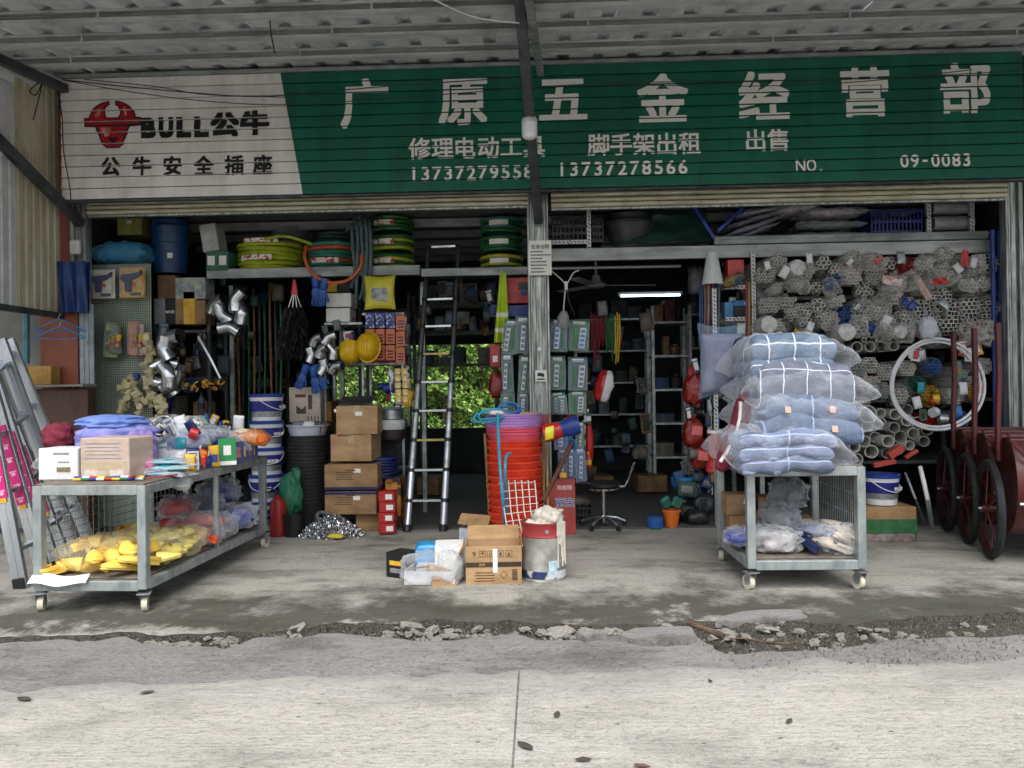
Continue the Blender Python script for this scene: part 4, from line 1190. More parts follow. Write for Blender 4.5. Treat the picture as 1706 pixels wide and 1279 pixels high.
# ------------------------------------------------------------------ quilts on the square trolley
def plaid(name, base, base2, line, sx_, sy_, w, th=None):
    m = newmat(name); k = N(m)
    tc = k.n('ShaderNodeTexCoord'); sp = k.n('ShaderNodeSeparateXYZ'); k.l(tc.outputs['Object'], sp.inputs[0])
    nz = k.noise(k.co(), 9, 3)
    off = k.math('MULTIPLY', k.math('SUBTRACT', nz, .5), .03)
    fx = k.math('FRACT', k.math('DIVIDE', k.math('ADD', sp.outputs[0], off), sx_))
    fz = k.math('FRACT', k.math('DIVIDE', k.math('ADD', k.math('ADD', sp.outputs[1], k.math('MULTIPLY', sp.outputs[2], .9)), off), sy_))
    lx = k.math('LESS_THAN', fx, w / sx_); lz = k.math('LESS_THAN', fz, w / sy_)
    col = k.mix(k.ramp(k.noise(k.co(), 14, 4), .4, .6), lin(base), lin(base2))
    col = k.mix(k.math('MAXIMUM', lx, lz), col, lin(line))
    k.l(col, k.b.inputs['Base Color']); k.b.inputs['Roughness'].default_value = .9
    k.bump(k.noise(k.co(), 26, 4), .5, .02)
    return m
QB = plaid('blue_white_plaid', '#6c8198', '#5b7088', '#d2dbe6', .16, .13, .009)
QG = plaid('grey_blue_plaid', '#747a8a', '#666c7c', '#d6dce6', .14, .3, .006)
QN = plaid('slate_quilt', '#6a7a94', '#5a6a84', '#9fb4d4', .3, .5, .008)
QP = plaid('pale_stripe_quilt', '#7b88a4', '#6b7894', '#aab8d2', .9, .06, .01)
QF = film('quilt_bag_film', '#e6ecf5', .035, .08, 15, .16)
def quilt(x0, y0, x1, y1, Y, d, m, label, seed, rz_=0, k=.82, tilt=0, nf=3):
    cx, cz, w, h = F(x0, y0, x1, y1, Y)
    t = thing('quilt_pack', label, 'quilt', (cx, Y + d / 2 - .05, cz - h / 2), (0, tilt, rz_), 'quilt packs on the square trolley')
    rq = random.Random(seed)
    for i in range(nf):
        hh = h * .9 / nf
        mb = MB(); mb.cushion(w * k * rq.uniform(.9, 1.0), d * .82, hh * 1.45, 40, .013, 8, seed * 5 + i, 9, flat=.1)
        mb.v = [(x, y - .02 * noise.noise(V((x * 6, z * 9, seed + i))), z + .022 * noise.noise(V((x * 5, y * 5, seed * 3))) - .14 * h * (2 * x / w) ** 2) for x, y, z in mb.v]
        mb.o('quilt_fold', m, t, (rq.uniform(-.012, .012), rq.uniform(-.012, .012), i * hh - hh * .05))
    mb = MB(); mb.cushion(w * .94, d * .98, h * 1.2, 54, .02, 9, seed + 5, 4, .14, flat=.25, seam=.07)
    mb.v = [(x, y, z + .012 * (1 - abs(math.sin(9 * (x + y * .6) + 7 * noise.noise(V((x * 3, y * 3, seed)))))) - .06 * h * (2 * x / w) ** 2 * (z < h)) for x, y, z in mb.v]
    mb.o('bag', QF, t)
    return t
zt2 = .7685
quilt(1207, 716, 1418, 790, 4.72, .62, QP, 'pale blue striped quilt pack at the bottom of the pile', 1)
q2 = quilt(1238, 660, 1456, 736, 4.78, .6, QN, 'slate blue quilt pack second from the bottom of the pile', 2, .05, tilt=.05, nf=2)
for dx, dz in ((-.15, .19), (.12, .2), (.13, .085)): MB().box((dx, -.285 + .02 * (dz > .1), dz), (.035, .004, .04), 0, (-.35, 0, 0), .001).o('care_label', pm('peach_label', '#e2b4a0', '#d39c86', .7), q2)
quilt(1236, 615, 1455, 684, 4.82, .6, QG, 'grey plaid quilt pack third from the bottom of the pile', 3, -.03, tilt=.04, nf=1)
mb = MB(); mb.cushion(.5, .5, .07, 24, .008, 6, 9, 5); cx, cz, w, h = F(1285, 615, 1400, 632, 5.0); tag(mb.o('maroon_blanket', MARC, None, (cx, 5.12, cz - .02)), 'maroon blanket between the top two quilt packs', 'blanket')
quilt(1228, 558, 1422, 634, 4.9, .56, QB, 'blue and white plaid quilt pack on top of the pile', 4, .03, nf=2)
# grey cushion pack, maroon bolster, clear rolls left of the pile
t = thing('cushion_pack', 'grey cushion in clear film hanging left of the quilt pile', 'cushion', P(1203, 655, 5.55), (0, 0, .15))
mb = MB(); mb.cushion(.3, .42, .14, 26, .01, 7, 3, 5, mt=Matrix.Translation((0, .05, .21)) @ Matrix.Rotation(R(90), 4, 'X')); mb.o('cushion', pm('grey_mauve_cloth', '#85859a', '#72728a', .85, 0, 6, bump=.4, bscale=24, bdist=.02), t)
mb = MB(); mb.cushion(.33, .5, .16, 26, .012, 9, 5, 5, .1, mt=Matrix.Translation((0, .05, .23)) @ Matrix.Rotation(R(90), 4, 'X')); mb.o('bag', film('blue_edge_film', '#9cc0d8', .05, .1, 20, .1), t)
mb = MB(); mb.tube([(.1 + .04 * math.cos(a / 12 * 6.28), -.09, .26 + .11 * math.sin(a / 12 * 6.28)) for a in range(12)], .022, 8, closed=True); mb.o('strap', BLACKP, t)
t = thing('bolster', 'maroon bolster with a white stripe leaning left of the quilt pile', 'bolster', P(1198, 790, 5.0))
a = V((0, 0, .03)); b = P(1240, 655, 5.15) - P(1198, 790, 5.0)
mb = MB(); mb.tube([a.lerp(b, i / 9) + V((.06 * math.sin(i / 9 * 3.1), 0, 0)) for i in range(10)], .09, 14, rs=[.03, .06, .075, .08, .08, .08, .08, .075, .06, .03]); mb.o('bolster_body', MARC, t)
mb = MB(); mb.tube([a.lerp(b, i / 9) + V((.06 * math.sin(i / 9 * 3.1) - .045, -.066, .0)) for i in range(1, 9)], .012, 6); mb.o('white_stripe', PAPER, t)
for i, (px, py, w, hh) in enumerate(((1232, 720, .16, .42), (1250, 652, .2, .3), (1238, 640, .22, .14))):
    mb = MB(); mb.blob(w, .22, hh, 18, .35, 2.4, 70 + i, .8); tag(mb.o('clear_bag', MILKY if i < 2 else CLEAR2, None, P(px, py + 30, 5.5), (0, .25, i)), ['upright milky plastic bag left of the quilt pile', 'crumpled milky bag behind the quilt pile', 'shiny clear bag edge at the left of the quilt pile'][i], 'bag')
t = thing('red_jar', 'red plastic jar with a pale lid left of the square trolley', 'jar', P(1192, 785, 5.75))
mb = MB(); mb.lathe([(0, 0), (.07, 0), (.065, .05), (.05, .08), (.05, .26), (.055, .28)], 16); mb.o('jar_body', pm('red_mottled', '#b8291f', '#7c1511', .35, 0, 22), t)
mb = MB(); mb.lathe([(.057, .28), (.057, .3), (0, .3)], 16); mb.o('lid', WHITEP, t)
# goods inside the square trolley
ZB2 = .1985
bx_, by_ = TR.location.x, TR.location.y
for i, (lx, w, hh, z) in enumerate(((.12, .2, .16, 0), (.1, .2, .15, .16), (.32, .2, .16, 0), (.32, .2, .13, .16), (.52, .16, .14, 0))):
    t = thing('cardboard_box', 'small brown carton inside the square trolley, ' + ['lowest at the left', 'second from below at the left', 'lowest in the middle', 'second from below in the middle', 'lowest at the right', 'leftmost of the top row', 'middle of the top row', 'right of the top row'][i], 'box', (bx_ + lx, by_ + .68, ZB2 + z), (0, 0, .05 * (i % 3 - 1)), 'cartons inside the square trolley')
    MB().box((0, 0, hh / 2), (w, .16, hh - .002), 0, None, .004).o('carton', CARD, t)
    MB().box((.04, -.0812, hh * .6), (.05, .001, .03), 0, (0, .3, 0)).o('sticker', PAPER, t)
for i, (lx, ly, w, d, hh, z, m, lb) in enumerate([(.2, .22, .34, .3, .16, 0, pm('silver_film_goods', '#b6b2b0', '#8a8688', .5, 0, 16), 'silvery clear bag at the front left inside the square trolley'), (.02, .3, .2, .22, .12, .02, SLBL, 'blue wrapped pack sticking out at the left of the square trolley'), (.3, .42, .36, .26, .2, .08, pm('grey_bagged_cloth', '#75797c', '#5c6063', .7, 0, 12), 'grey bagged bundle in the middle of the square trolley'), (.38, .48, .26, .2, .2, .24, pm('dim_grey_bag', '#6a6f74', '#54585c', .7, 0, 12), 'grey bagged bundle high inside the square trolley'), (.48, .26, .26, .24, .12, .06, pm('violet_grey_goods', '#7c7fa0', '#5a5d80', .6, 0, 14), 'violet and grey wrapped pack right of the silvery bag')]):
    t = thing('wrapped_pack', lb, 'pack', (bx_ + lx, by_ + ly, ZB2 + z), (0, 0, i * .7))
    mb = MB(); mb.blob(w * .9, d * .9, hh * .85, 14, .28, 2.4, 80 + i, .8); mb.o('contents', m, t)
    mb = MB(); mb.blob(w, d, hh, 18, .36, 2.8, 90 + i, .75); mb.o('bag', CLEAR2, t)
slip(bx_ + .53, by_ + .13, ZB2 + .03, SLB, (.3, .2, 1.2), 'beige slipper in clear film at the front of the square trolley', 'beige slippers in the square trolley')
slip(bx_ + .61, by_ + .15, ZB2 + .06, SLB, (.5, -.3, 2.2), 'beige slipper leaning on the right front leg of the square trolley', 'beige slippers in the square trolley')
slip(bx_ + .6, by_ + .2, ZB2 + .12, SLB, (.4, .5, 1.0), 'upper beige slipper beside the right front leg of the square trolley', 'beige slippers in the square trolley')
slip(bx_ + .38, by_ + .15, ZB2 + .06, NAVY, (.4, .3, .4), 'dark slipper in the middle of the square trolley', None)
mb = MB(); mb.blob(.28, .22, .2, 18, .35, 2.6, 99, .75); tag(mb.o('clear_bag', CLEAR2, None, (bx_ + .58, by_ + .13, ZB2 - .01)), 'clear bag round the beige slippers at the trolley front', 'bag')
# ------------------------------------------------------------------ goods on the apron in front of the middle post
def bucket_mesh(r, h, m, tap=.8, rim=.012, n=30):
    mb = MB(); t = .004
    mb.lathe([(0, .0), (r * tap, 0), (r * tap + (r - r * tap) * .85, h * .85), (r * .985, h * .87), (r, h - rim), (r + .008, h - rim), (r + .009, h), (r - t, h), (r - t - (r - r * tap), .006), (0, .006)], n)
    return mb.mesh('bucket_shell', m)
BP = P(857, 800, 6.3)
PURB = pm('lilac_plastic', '#b58ccb', '#a67abd', .4, 0, 6)
PNKB = pm('pink_plastic', '#df5f76', '#cd4c64', .4, 0, 6)
ORB = pm('orange_red_plastic', '#d9482a', '#c23a20', .36, 0, 6)
stackdef = [(ORB, 'bottom orange red bucket of the tall nested stack')]
zz = 0
mr, mp, mk, mo = bucket_mesh(.222, .2, pm('bright_red_plastic', '#e2472a', '#cd361c', .36, 0, 6)), bucket_mesh(.226, .2, PURB), bucket_mesh(.224, .2, PNKB), bucket_mesh(.218, .2, ORB)
ordn = ['lowest', 'second', 'third', 'fourth', 'fifth', 'sixth', 'seventh', 'eighth', 'ninth', 'tenth', 'eleventh', 'twelfth']
for i in range(20):
    if i < 1: me, dz, lb = mo, .06, 'orange red bucket at the foot of the tall nested stack'
    elif i < 12: me, dz, lb = mr, .0585, ordn[i - 1] + ' bright red bucket of the tall nested stack'
    elif i < 15: me, dz, lb = mk, .022, ordn[i - 12] + ' pink bucket near the top of the tall nested stack'
    else: me, dz, lb = mp, .0215, ordn[i - 15] + ' lilac bucket at the top of the tall nested stack'
    o = put('plastic_bucket', me, None, (BP.x + rnd.uniform(-.004, .004), 6.42 + rnd.uniform(-.004, .004), zz), (0, 0, i * .7))
    tag(o, lb, 'bucket', 'nested buckets in the tall stack'); zz += dz
ZS = zz + .17
def rope(pts, r, m, name, label, cat, n=7, smooth=8, closed=False):
    q = [V(p) for p in pts]; o = q[0].copy(); out = []
    for i in range(len(q) - 1):
        p0 = q[max(i - 1, 0)]; p1 = q[i]; p2 = q[i + 1]; p3 = q[min(i + 2, len(q) - 1)]
        for s in range(smooth):
            t = s / smooth
            out.append(.5 * ((2 * p1) + (p2 - p0) * t + (2 * p0 - 5 * p1 + 4 * p2 - p3) * t * t + (3 * p1 - p0 - 3 * p2 + p3) * t ** 3) - o)
    out.append(q[-1] - o)
    mb = MB(); mb.tube(out, r, n)
    return tag(mb.o(name, m, None, o), label, cat)
# hangers and cord on top of the stack
CYAN = pm('cyan_plastic', '#1f9dbd', '#1786a4', .35, 0, 6)
for i, (px, py, w) in enumerate(((815, 693, .26), (822, 688, .24))):
    c = P(px, py, 6.2)
    rope([c + V((-w / 2, 0, -.03)), c + V((-w * .35, .02, .02)), c + V((w * .2, .04, .03)), c + V((w / 2, .05, -.01)), c + V((w * .2, -.02, -.04)), c + V((-w * .4, -.03, -.045)), c + V((-w / 2, 0, -.03))], .009, CYAN, 'plastic_hanger', ['cyan hanger lying on top of the bucket stack, lower one', 'cyan hanger lying on top of the bucket stack, upper one'][i], 'hanger')
def coil(label, loc, ro, ri, hgt, r, m, name='hose_coil', rot=(0, 0, 0), turns=None, layers=None, bands=None, mats=None, group=None, jit=.006, seed=0):
    """wound hose: stacked rings, each a separate ring of the wound part"""
    t = thing(name, label, 'coil', loc, rot, group)
    rr = random.Random(seed)
    nl = layers or max(1, int(hgt / (2 * r)))
    nr = max(1, int((ro - ri) / (2 * r)))
    mb = MB()
    for j in range(nl):
        for k in range(nr):
            if k > 0 and j < nl - 1: continue
            R0 = ro - r - k * 2 * r + rr.uniform(-jit, jit)
            ph = rr.uniform(0, 6.28)
            mb.tube([((R0 + jit * math.sin(3 * a + ph)) * math.cos(a), (R0 + jit * math.sin(3 * a + ph)) * math.sin(a), r + j * 2 * r * .97 + .004 * math.sin(a * 2 + ph)) for a in [2 * math.pi * q / 36 for q in range(36)]], r, 7, mi=(j % len(mats)) if mats else 0, closed=True)
    mb.o('windings', mats or m, t)
    for (z, h_, a0, a1, bm_) in (bands or []):
        mb = MB(); rb = ro + .006
        mb.grid(lambda u, v: (rb * math.cos(R(a0 + (a1 - a0) * u)), rb * math.sin(R(a0 + (a1 - a0) * u)), z + h_ * v), 14, 2); mb.o('paper_band', bm_, t)
    return t
c = P(848, 690, 6.3); coil('small blue cord coil on top of the bucket stack', (c.x, 6.35, ZS + .02), .1, .06, .05, .008, pm('blue_cord', '#4a86c4', '#3a6ea8', .5), rot=(.5, 0, 0), seed=1)
c = P(825, 690, 6.2); pack(826, 697, 6.18, .12, .1, .05, PAPER, 'small wrapped packet with print on top of the bucket stack', 'packet', 'small_packet', .3, CLEAR, 3, .004, z=ZS)
# teal poles
rope([P(829, 688, 6.05), P(832, 760, 6.03), P(838, 840, 6.0), G(842, 905)], .012, CYAN, 'cyan_pole', 'tall cyan pole leaning against the front of the bucket stack', 'pole')
rope([P(851, 755, 6.1), P(843, 762, 6.05), P(842, 800, 6.02), G(848, 903)], .011, CYAN, 'cyan_pole', 'short cyan pole beside the tall one', 'pole')
# white wire rack leaning on the stack
t = thing('wire_rack', 'white wire rack leaning on the red bucket stack', 'rack', G(862, 915))
A0 = G(862, 915)
def wr(px, py, Y): return P(px, py, Y) - A0
WHW = pm('white_wire', '#e3e1dc', '#d2cfc9', .4)
mb = MB()
for k in range(6):
    x0, x1 = 832 + k * 11, 848 + k * 11.6
    mb.tube([wr(x0 - 2, 806, 6.1), wr(x0 + 4, 800, 6.06), wr(x0 + 8, 850, 6.0), wr(x1, 897, 5.93)], .0045, 5)
mb.o('upright_wires', WHW, t)
mb = MB()
for y in range(8):
    f = y / 7; mb.tube([wr(832 + 14 * f, 806 + 88 * f, 6.08 - .15 * f), wr(890 + 16 * f, 803 + 82 * f, 6.08 - .15 * f)], .0032, 5)
mb.o('cross_wires', WHW, t)
# brooms, mop and sticks right of the stack
t = thing('push_broom', 'yellow bristled broom head behind the lilac buckets', 'broom', P(882, 700, 6.5))
mb = MB()
for k in range(14): mb.cyl((-.065 + k * .01, 0, .0), (-.075 + k * .0115, 0, .07), .004, n=5)
mb.o('bristles', pm('yellow_bristle', '#e3cf35', '#cfb824', .6), t); MB().box((0, 0, -.015), (.15, .04, .03), 0, None, .006).o('head', REDP, t)
t = thing('push_broom', 'red bristled broom head next to the middle post', 'broom', P(902, 706, 6.55))
mb = MB()
for k in range(12): mb.cyl((-.05 + k * .01, 0, .0), (-.06 + k * .0118, 0, .08), .004, n=5)
mb.o('bristles', pm('red_bristle', '#b32a2a', '#8d1e1e', .6), t); MB().box((0, 0, -.03), (.13, .04, .06), 0, None, .006).o('head', REDP, t)
mb = MB(); mb.cyl((0, .01, -.05), (.0, .15, -.9), .012, n=8); mb.o('handle', WOODH, t)
t = thing('rolled_bag', 'red and blue rolled pack with a yellow patch beside the middle post', 'pack', P(935, 715, 6.35), (0, -.25, 0))
mb = MB(); mb.lathe([(0, -.15), (.07, -.15), (.075, -.1), (.066, -.02), (.066, .0)], 18, mt=Matrix.Rotation(R(90), 4, 'Y')); mb.o('red_half', REDP, t)
mb = MB(); mb.lathe([(.066, .0), (.066, .03), (.08, .08), (.075, .15), (0, .15)], 18, mt=Matrix.Rotation(R(90), 4, 'Y')); mb.o('blue_half', BLUEP, t)
mb = MB(); mb.grid(lambda u, v: (-.15 + .07 * u + .03 * v, -.078 * math.cos((v - .5) * 1.4), .078 * math.sin((v - .5) * 1.4)), 5, 8); mb.o('yellow_patch', pm('neon_yellow', '#e6e23a', '#d4cf28', .4), t)
for i, (a, b, m, r, lb) in enumerate([((886, 715, 6.6), (888, 893, 6.35), WOODH, .012, 'straight bamboo handle nearest the red buckets'), ((893, 712, 6.62), (893, 893, 6.4), WOODH, .012, 'second bamboo handle right of the red buckets'), ((899, 708, 6.64), (899, 893, 6.45), pm('pale_bamboo', '#c4a574', '#ab8c5c', .6, 0, 8, (6, 6, .6)), .012, 'pale bamboo handle right of the red buckets'), ((905, 712, 6.66), (906, 893, 6.5), WOODH, .012, 'bamboo handle just left of the middle post'), ((911, 730, 6.68), (913, 893, 6.52), pm('pale_bamboo', '#c4a574', '#ab8c5c', .6), .011, 'bamboo handle in front of the middle post'), ((954, 735, 6.4), (905, 835, 6.15), pm('dark_wood', '#5a3a2a', '#452c1f', .5, 0, 8), .02, 'dark wooden handle slanting across the bamboo bundle'), ((808, 722, 6.6), (818, 893, 6.5), WOODH, .013, 'wooden handle behind the left of the bucket stack')]):
    rope([P(*a), P(*[(x + y) / 2 for x, y in zip(a, b)]), P(*b)], r, m, 'broom_handle', lb, 'handle', 8, 3)
cx, cz, w, h = F(925, 798, 953, 885, 6.72)
t = thing('red_notice_board', 'small red board with blue and white characters by the post', 'board', (cx, 6.72, 0), (-.08, 0, 0))
BR = pm('faded_red_sign', '#a8413a', '#8f332e', .6, 0, 4, dirt=.2); zb = cz + h / 2
MB().box((-.02, 0, zb / 2), (w + .1, .02, zb), 0, None, .003).o('panel', BR, t)
text('地板砖', pm('pale_text', '#d8d0cc', '#c8bfba', .6), t, (.01, -.012, zb - .075), w=.13, bold=.02)
text('丽宝', PAPER, t, (.012, -.012, zb - .2), w=.165, bold=.05); text('丽宝', BLUEP, t, (.012, -.0135, zb - .2), w=.16, bold=.02)
MB().box((0, 0, zb + .03), (.06, .03, .05), 0, None, .008).o('yellow_clip', YELP, t)
mb = MB(); mb.lathe([(0, 0), (.06, 0), (.08, .2), (.083, .2), (.083, .21), (.075, .21), (.058, .006), (0, .006)], 20)
tag(mb.o('red_pail', REDP, None, G(905, 905)), 'small red pail holding the handles behind the paint can', 'pail')
# boxed drill
db_ = carton(766, 862, 818, 890, 6.3, .16, pm('grey_print_box', '#b7bcc4', '#9aa0aa', .6, 0, 10), 'grey and blue boxed power tool left of the bucket stack', -.15, False, z=0)
h = .15
MB().box((-.02, -.081, .1), (.06, .001, .035)).o('red_logo', REDP, db_); MB().box((.02, -.081, .05), (.14, .001, .03)).o('printed_band', BLUEP, db_)
text('东成', PAPER, db_, (-.02, -.0825, .1), w=.045, bold=.02)
mb = MB(); mb.box((0, -.06, 0), (.25, .14, .003), 0, (.5, .06, 0)); mb.o('open_flap', CARD2, db_, (0, 0, .2))
# open carton
t = carton(774, 909, 867, 973, 5.03, .26, CARD2, 'open brown carton with printed handling symbols on the apron', .06, False, z=0, name='open_carton')
t.children[0].hide_render = False
bpy.data.objects.remove(t.children[0])
cx, cz, w, h = F(774, 909, 867, 973, 5.03); d = .26
for nm, c_, s_ in (('front_panel', (0, -d / 2, h / 2), (w, .006, h)), ('back_panel', (0, d / 2, h / 2), (w, .006, h)), ('side_panel', (-w / 2 + .003, 0, h / 2), (.006, d - .006, h - .002)), ('side_panel', (w / 2 - .003, 0, h / 2), (.006, d - .006, h - .002)), ('bottom_panel', (0, 0, .004), (w - .012, d - .006, .006))):
    MB().box(c_, s_, 0, None, .001).o(nm, CARD2, t)
for nm, c_, s_, r_ in (('flap', (0, d / 2 + .045, h + .035), (w - .01, .12, .004), (.7, 0, 0)), ('flap', (-w / 2 - .035, 0, h - .04), (.004, d - .02, .12), (0, .5, 0)), ('flap', (w / 2 + .004, 0, h + .02), (.005, d * .9, .07), (0, -.2, 0))):
    MB().box(c_, s_, 0, r_, .001).o(nm, CARD2, t)
MB().box((0, -d / 2 - .004, h * .52), (w * .995, .001, h * .13)).o('printed_band', BROWNINK, t)
MB().box((.01, -d / 2 - .0055, h * .62), (.03, .001, h * .62)).o('tape', PAPER, t)
def icon(x, z, kind):
    mb = MB(); s = .019; y = -d / 2 - .0045
    for a, b, ww, hh in ((0, s, 2 * s, .0025), (0, -s, 2 * s, .0025), (s, 0, .0025, 2 * s), (-s, 0, .0025, 2 * s)): mb.box((x + a, y, z + b), (ww, .001, hh))
    if kind == 0: mb.prism([(x - .012, z + .002), (x - .006, z + .01), (x + .006, z + .01), (x + .012, z + .002)], y - .0005, y); mb.box((x, y, z - .004), (.0025, .001, .014))
    if kind == 1: mb.prism([(x - .008, z - .012), (x - .004, z - .012), (x - .004, z + .01), (x - .008, z + .01)], y - .0005, y); mb.prism([(x + .004, z - .012), (x + .008, z - .012), (x + .008, z + .01), (x + .004, z + .01)], y - .0005, y)
    if kind == 3: mb.prism([(x - .009, z - .01), (x + .009, z - .01), (x + .004, z - .002), (x + .008, z + .009), (x, z + .002), (x - .008, z + .009), (x - .004, z - .002)], y - .0005, y)
    mb.o('printed_symbol', BROWNINK, t)
for i, (x, k_) in enumerate(((-.07, 0), (-.02, 1), (.045, 2), (.1, 3))):
    icon(x, h * .8, k_)
text('6', BROWNINK, t, (.045, -d / 2 - .0048, h * .8), h=.024, bold=.03); text('9', BROWNINK, t, (-.125, -d / 2 - .0048, h * .8), h=.035, bold=0)
mb = MB()
for i in range(4): mb.box((-.06, -d / 2 - .0045, h * (.1 + .07 * i)), (.13 * (1 - .12 * (i % 2)), .0008, .005))
for i in range(9): mb.box((.135, -d / 2 - .0045, h * (.12 + .032 * i)), (.034, .0008, .0035 if i % 2 else .005))
mb.o('printed_lines', BROWNINK, t)
mb = MB(); y = -d / 2 - .0045; q = .026
for a, b in (((0, q), (q, 0)), ((q, 0), (0, -q)), ((0, -q), (-q, 0)), ((-q, 0), (0, q))):
    mb.prism([(.065 + a[0], h * .25 + a[1]), (.065 + b[0], h * .25 + b[1]), (.065 + b[0] * .86, h * .25 + b[1] * .86), (.065 + a[0] * .86, h * .25 + a[1] * .86)], y - .0006, y)
mb.o('printed_diamond', BROWNINK, t)
text('易碎', CARD2, t, (-.075, -d / 2 - .0058, h * .52), h=.02, bold=.02)
# white envelope box, blue pack, black carton, clear bag with scraps
t = carton(722, 897, 770, 955, 5.15, .2, PAPER, 'white box with an envelope fold left of the open carton', .1, False, z=0, name='white_box')
mb = MB(); mb.prism([(-.085, .24), (.085, .24), (0, .17)], -.103, -.1012); mb.o('envelope_flap', pm('white_flap', '#d5d8dd', '#c9ccd2', .6), t)
pack(712, 958, 5.25, .22, .2, .26, pm('bright_blue_pack', '#2b8fc9', '#1f7ab0', .35, 0, 10), 'bright blue pack standing behind the clear bag', 'pack', 'blue_pack', .1, None, 3, .006, z=0, a=8)
t = carton(647, 908, 690, 950, 5.2, .16, BLACKP, 'black carton with yellow print at the left of the floor group', -.5, False, z=0)
MB().box((0, -.0812, .1), (.11, .001, .03)).o('yellow_print', YPK, t); MB().box((0, -.0812, .05), (.1, .001, .03)).o('white_print', PRINT, t)
cx, cz, w, h = F(664, 905, 772, 975, 4.98)
t = thing('scrap_tray', 'open box of cardboard scraps in a clear bag on the apron', 'box', (cx, 5.12, 0), (0, 0, -.12))
for nm, c_, s_ in (('tray_side', (0, -.12, .05), (w * .8, .005, .09)), ('tray_side', (0, .12, .05), (w * .8, .005, .09)), ('tray_side', (-w * .4, 0, .05), (.005, .23, .088)), ('tray_side', (w * .4, 0, .05), (.005, .23, .088)), ('tray_floor', (0, 0, .006), (w * .79, .23, .005))): MB().box(c_, s_).o(nm, pm('white_board', '#cfd0d2', '#bcbdc0', .7), t)
for i, (x, y, z, r_) in enumerate(((.05, -.02, .08, (.2, .3, .4)), (-.06, .03, .09, (-.3, .1, 1)), (.1, -.13, .02, (1.2, 0, .2)))): MB().box((x, y, z), (.16, .1, .006), 0, r_).o('cardboard_scrap', CARD2, t)
mb = MB(); mb.blob(w * .98, .32, .2, 26, .17, 1.7, 5, .6); mb.o('bag', CLEAR2, t)
mb = MB(); mb.blob(.16, .15, .2, 16, .25, 2.2, 15, .75); mb.o('bag_knot', CLEAR2, t, (.12, -.05, .02))
# big paint can
c = G(907, 971); r = .145
t = thing('paint_can', 'battered white and red paint can with drips on the apron', 'can', (c.x, c.y + r, 0))
CANM = pm('grimy_white_tin', '#a9a8a3', '#83817a', .5, .35, 7, bump=.2, bscale=20, dirt=.7)
CANR = pm('scuffed_red_band', '#a33a3c', '#8a2c2e', .45, .1, 7, dirt=.3)
mb = MB(); mb.lathe([(0, 0), (r, 0), (r + .004, .006), (r, .012), (r, .285)], 36); mb.o('tin_body', CANM, t)
mb = MB(); mb.lathe([(r, .285), (r + .004, .29), (r + .001, .296), (r + .001, .37), (r + .006, .376), (r + .004, .384), (r - .01, .38), (r - .012, .3)], 36); mb.o('red_band', CANR, t)
mb = MB(); mb.lathe([(r + .0015, .02), (r + .0015, .07)], 36); mb.o('blue_band', pm('navy_tin_print', '#27375f', '#c0c3c4', .5, 0, 7, lo=.5, hi=.56), t)
mb = MB(); mb.grid(lambda u, v: ((r + .003) * math.sin(.2 + .42 * u), -(r + .003) * math.cos(.2 + .42 * u), .05 + .09 * v), 6, 2); mb.o('paper_label', pm('pale_blue_label', '#c3d4dc', '#8fb0c6', .6, 0, 30), t)
mb = MB(); mb.cyl((.02, -r - .012, .33), (.02, -r + .01, .33), .012, n=12); mb.o('handle_lug', GALV, t)
mb = MB()
for k in range(12):
    a = .62 + .05 * k + rnd.uniform(-.02, .02); L = rnd.uniform(.08, .3)
    mb.tube([((r + .006) * math.sin(a), -(r + .006) * math.cos(a), .385 - L * q) for q in (0, .3, .7, 1)], .0035, 5, rs=[.004, .003, .004, .006])
mb.o('paint_drips', pm('dried_paint', '#d8d4c8', '#c6c1b3', .5), t)
mb = MB(); mb.blob(.2, .18, .13, 16, .35, 2.6, 4, .8); mb.o('crumpled_bag', film('creamy_film', '#d9d5c9', .5, .25, 20), t, (.03, .0, .34))
mb = MB(); mb.blob(.2, .2, .06, 14, .3, 2.6, 7, .8); mb.o('dried_paint_skin', pm('dried_paint', '#d8d4c8', '#c6c1b3', .5), t, (-.02, 0, .335))

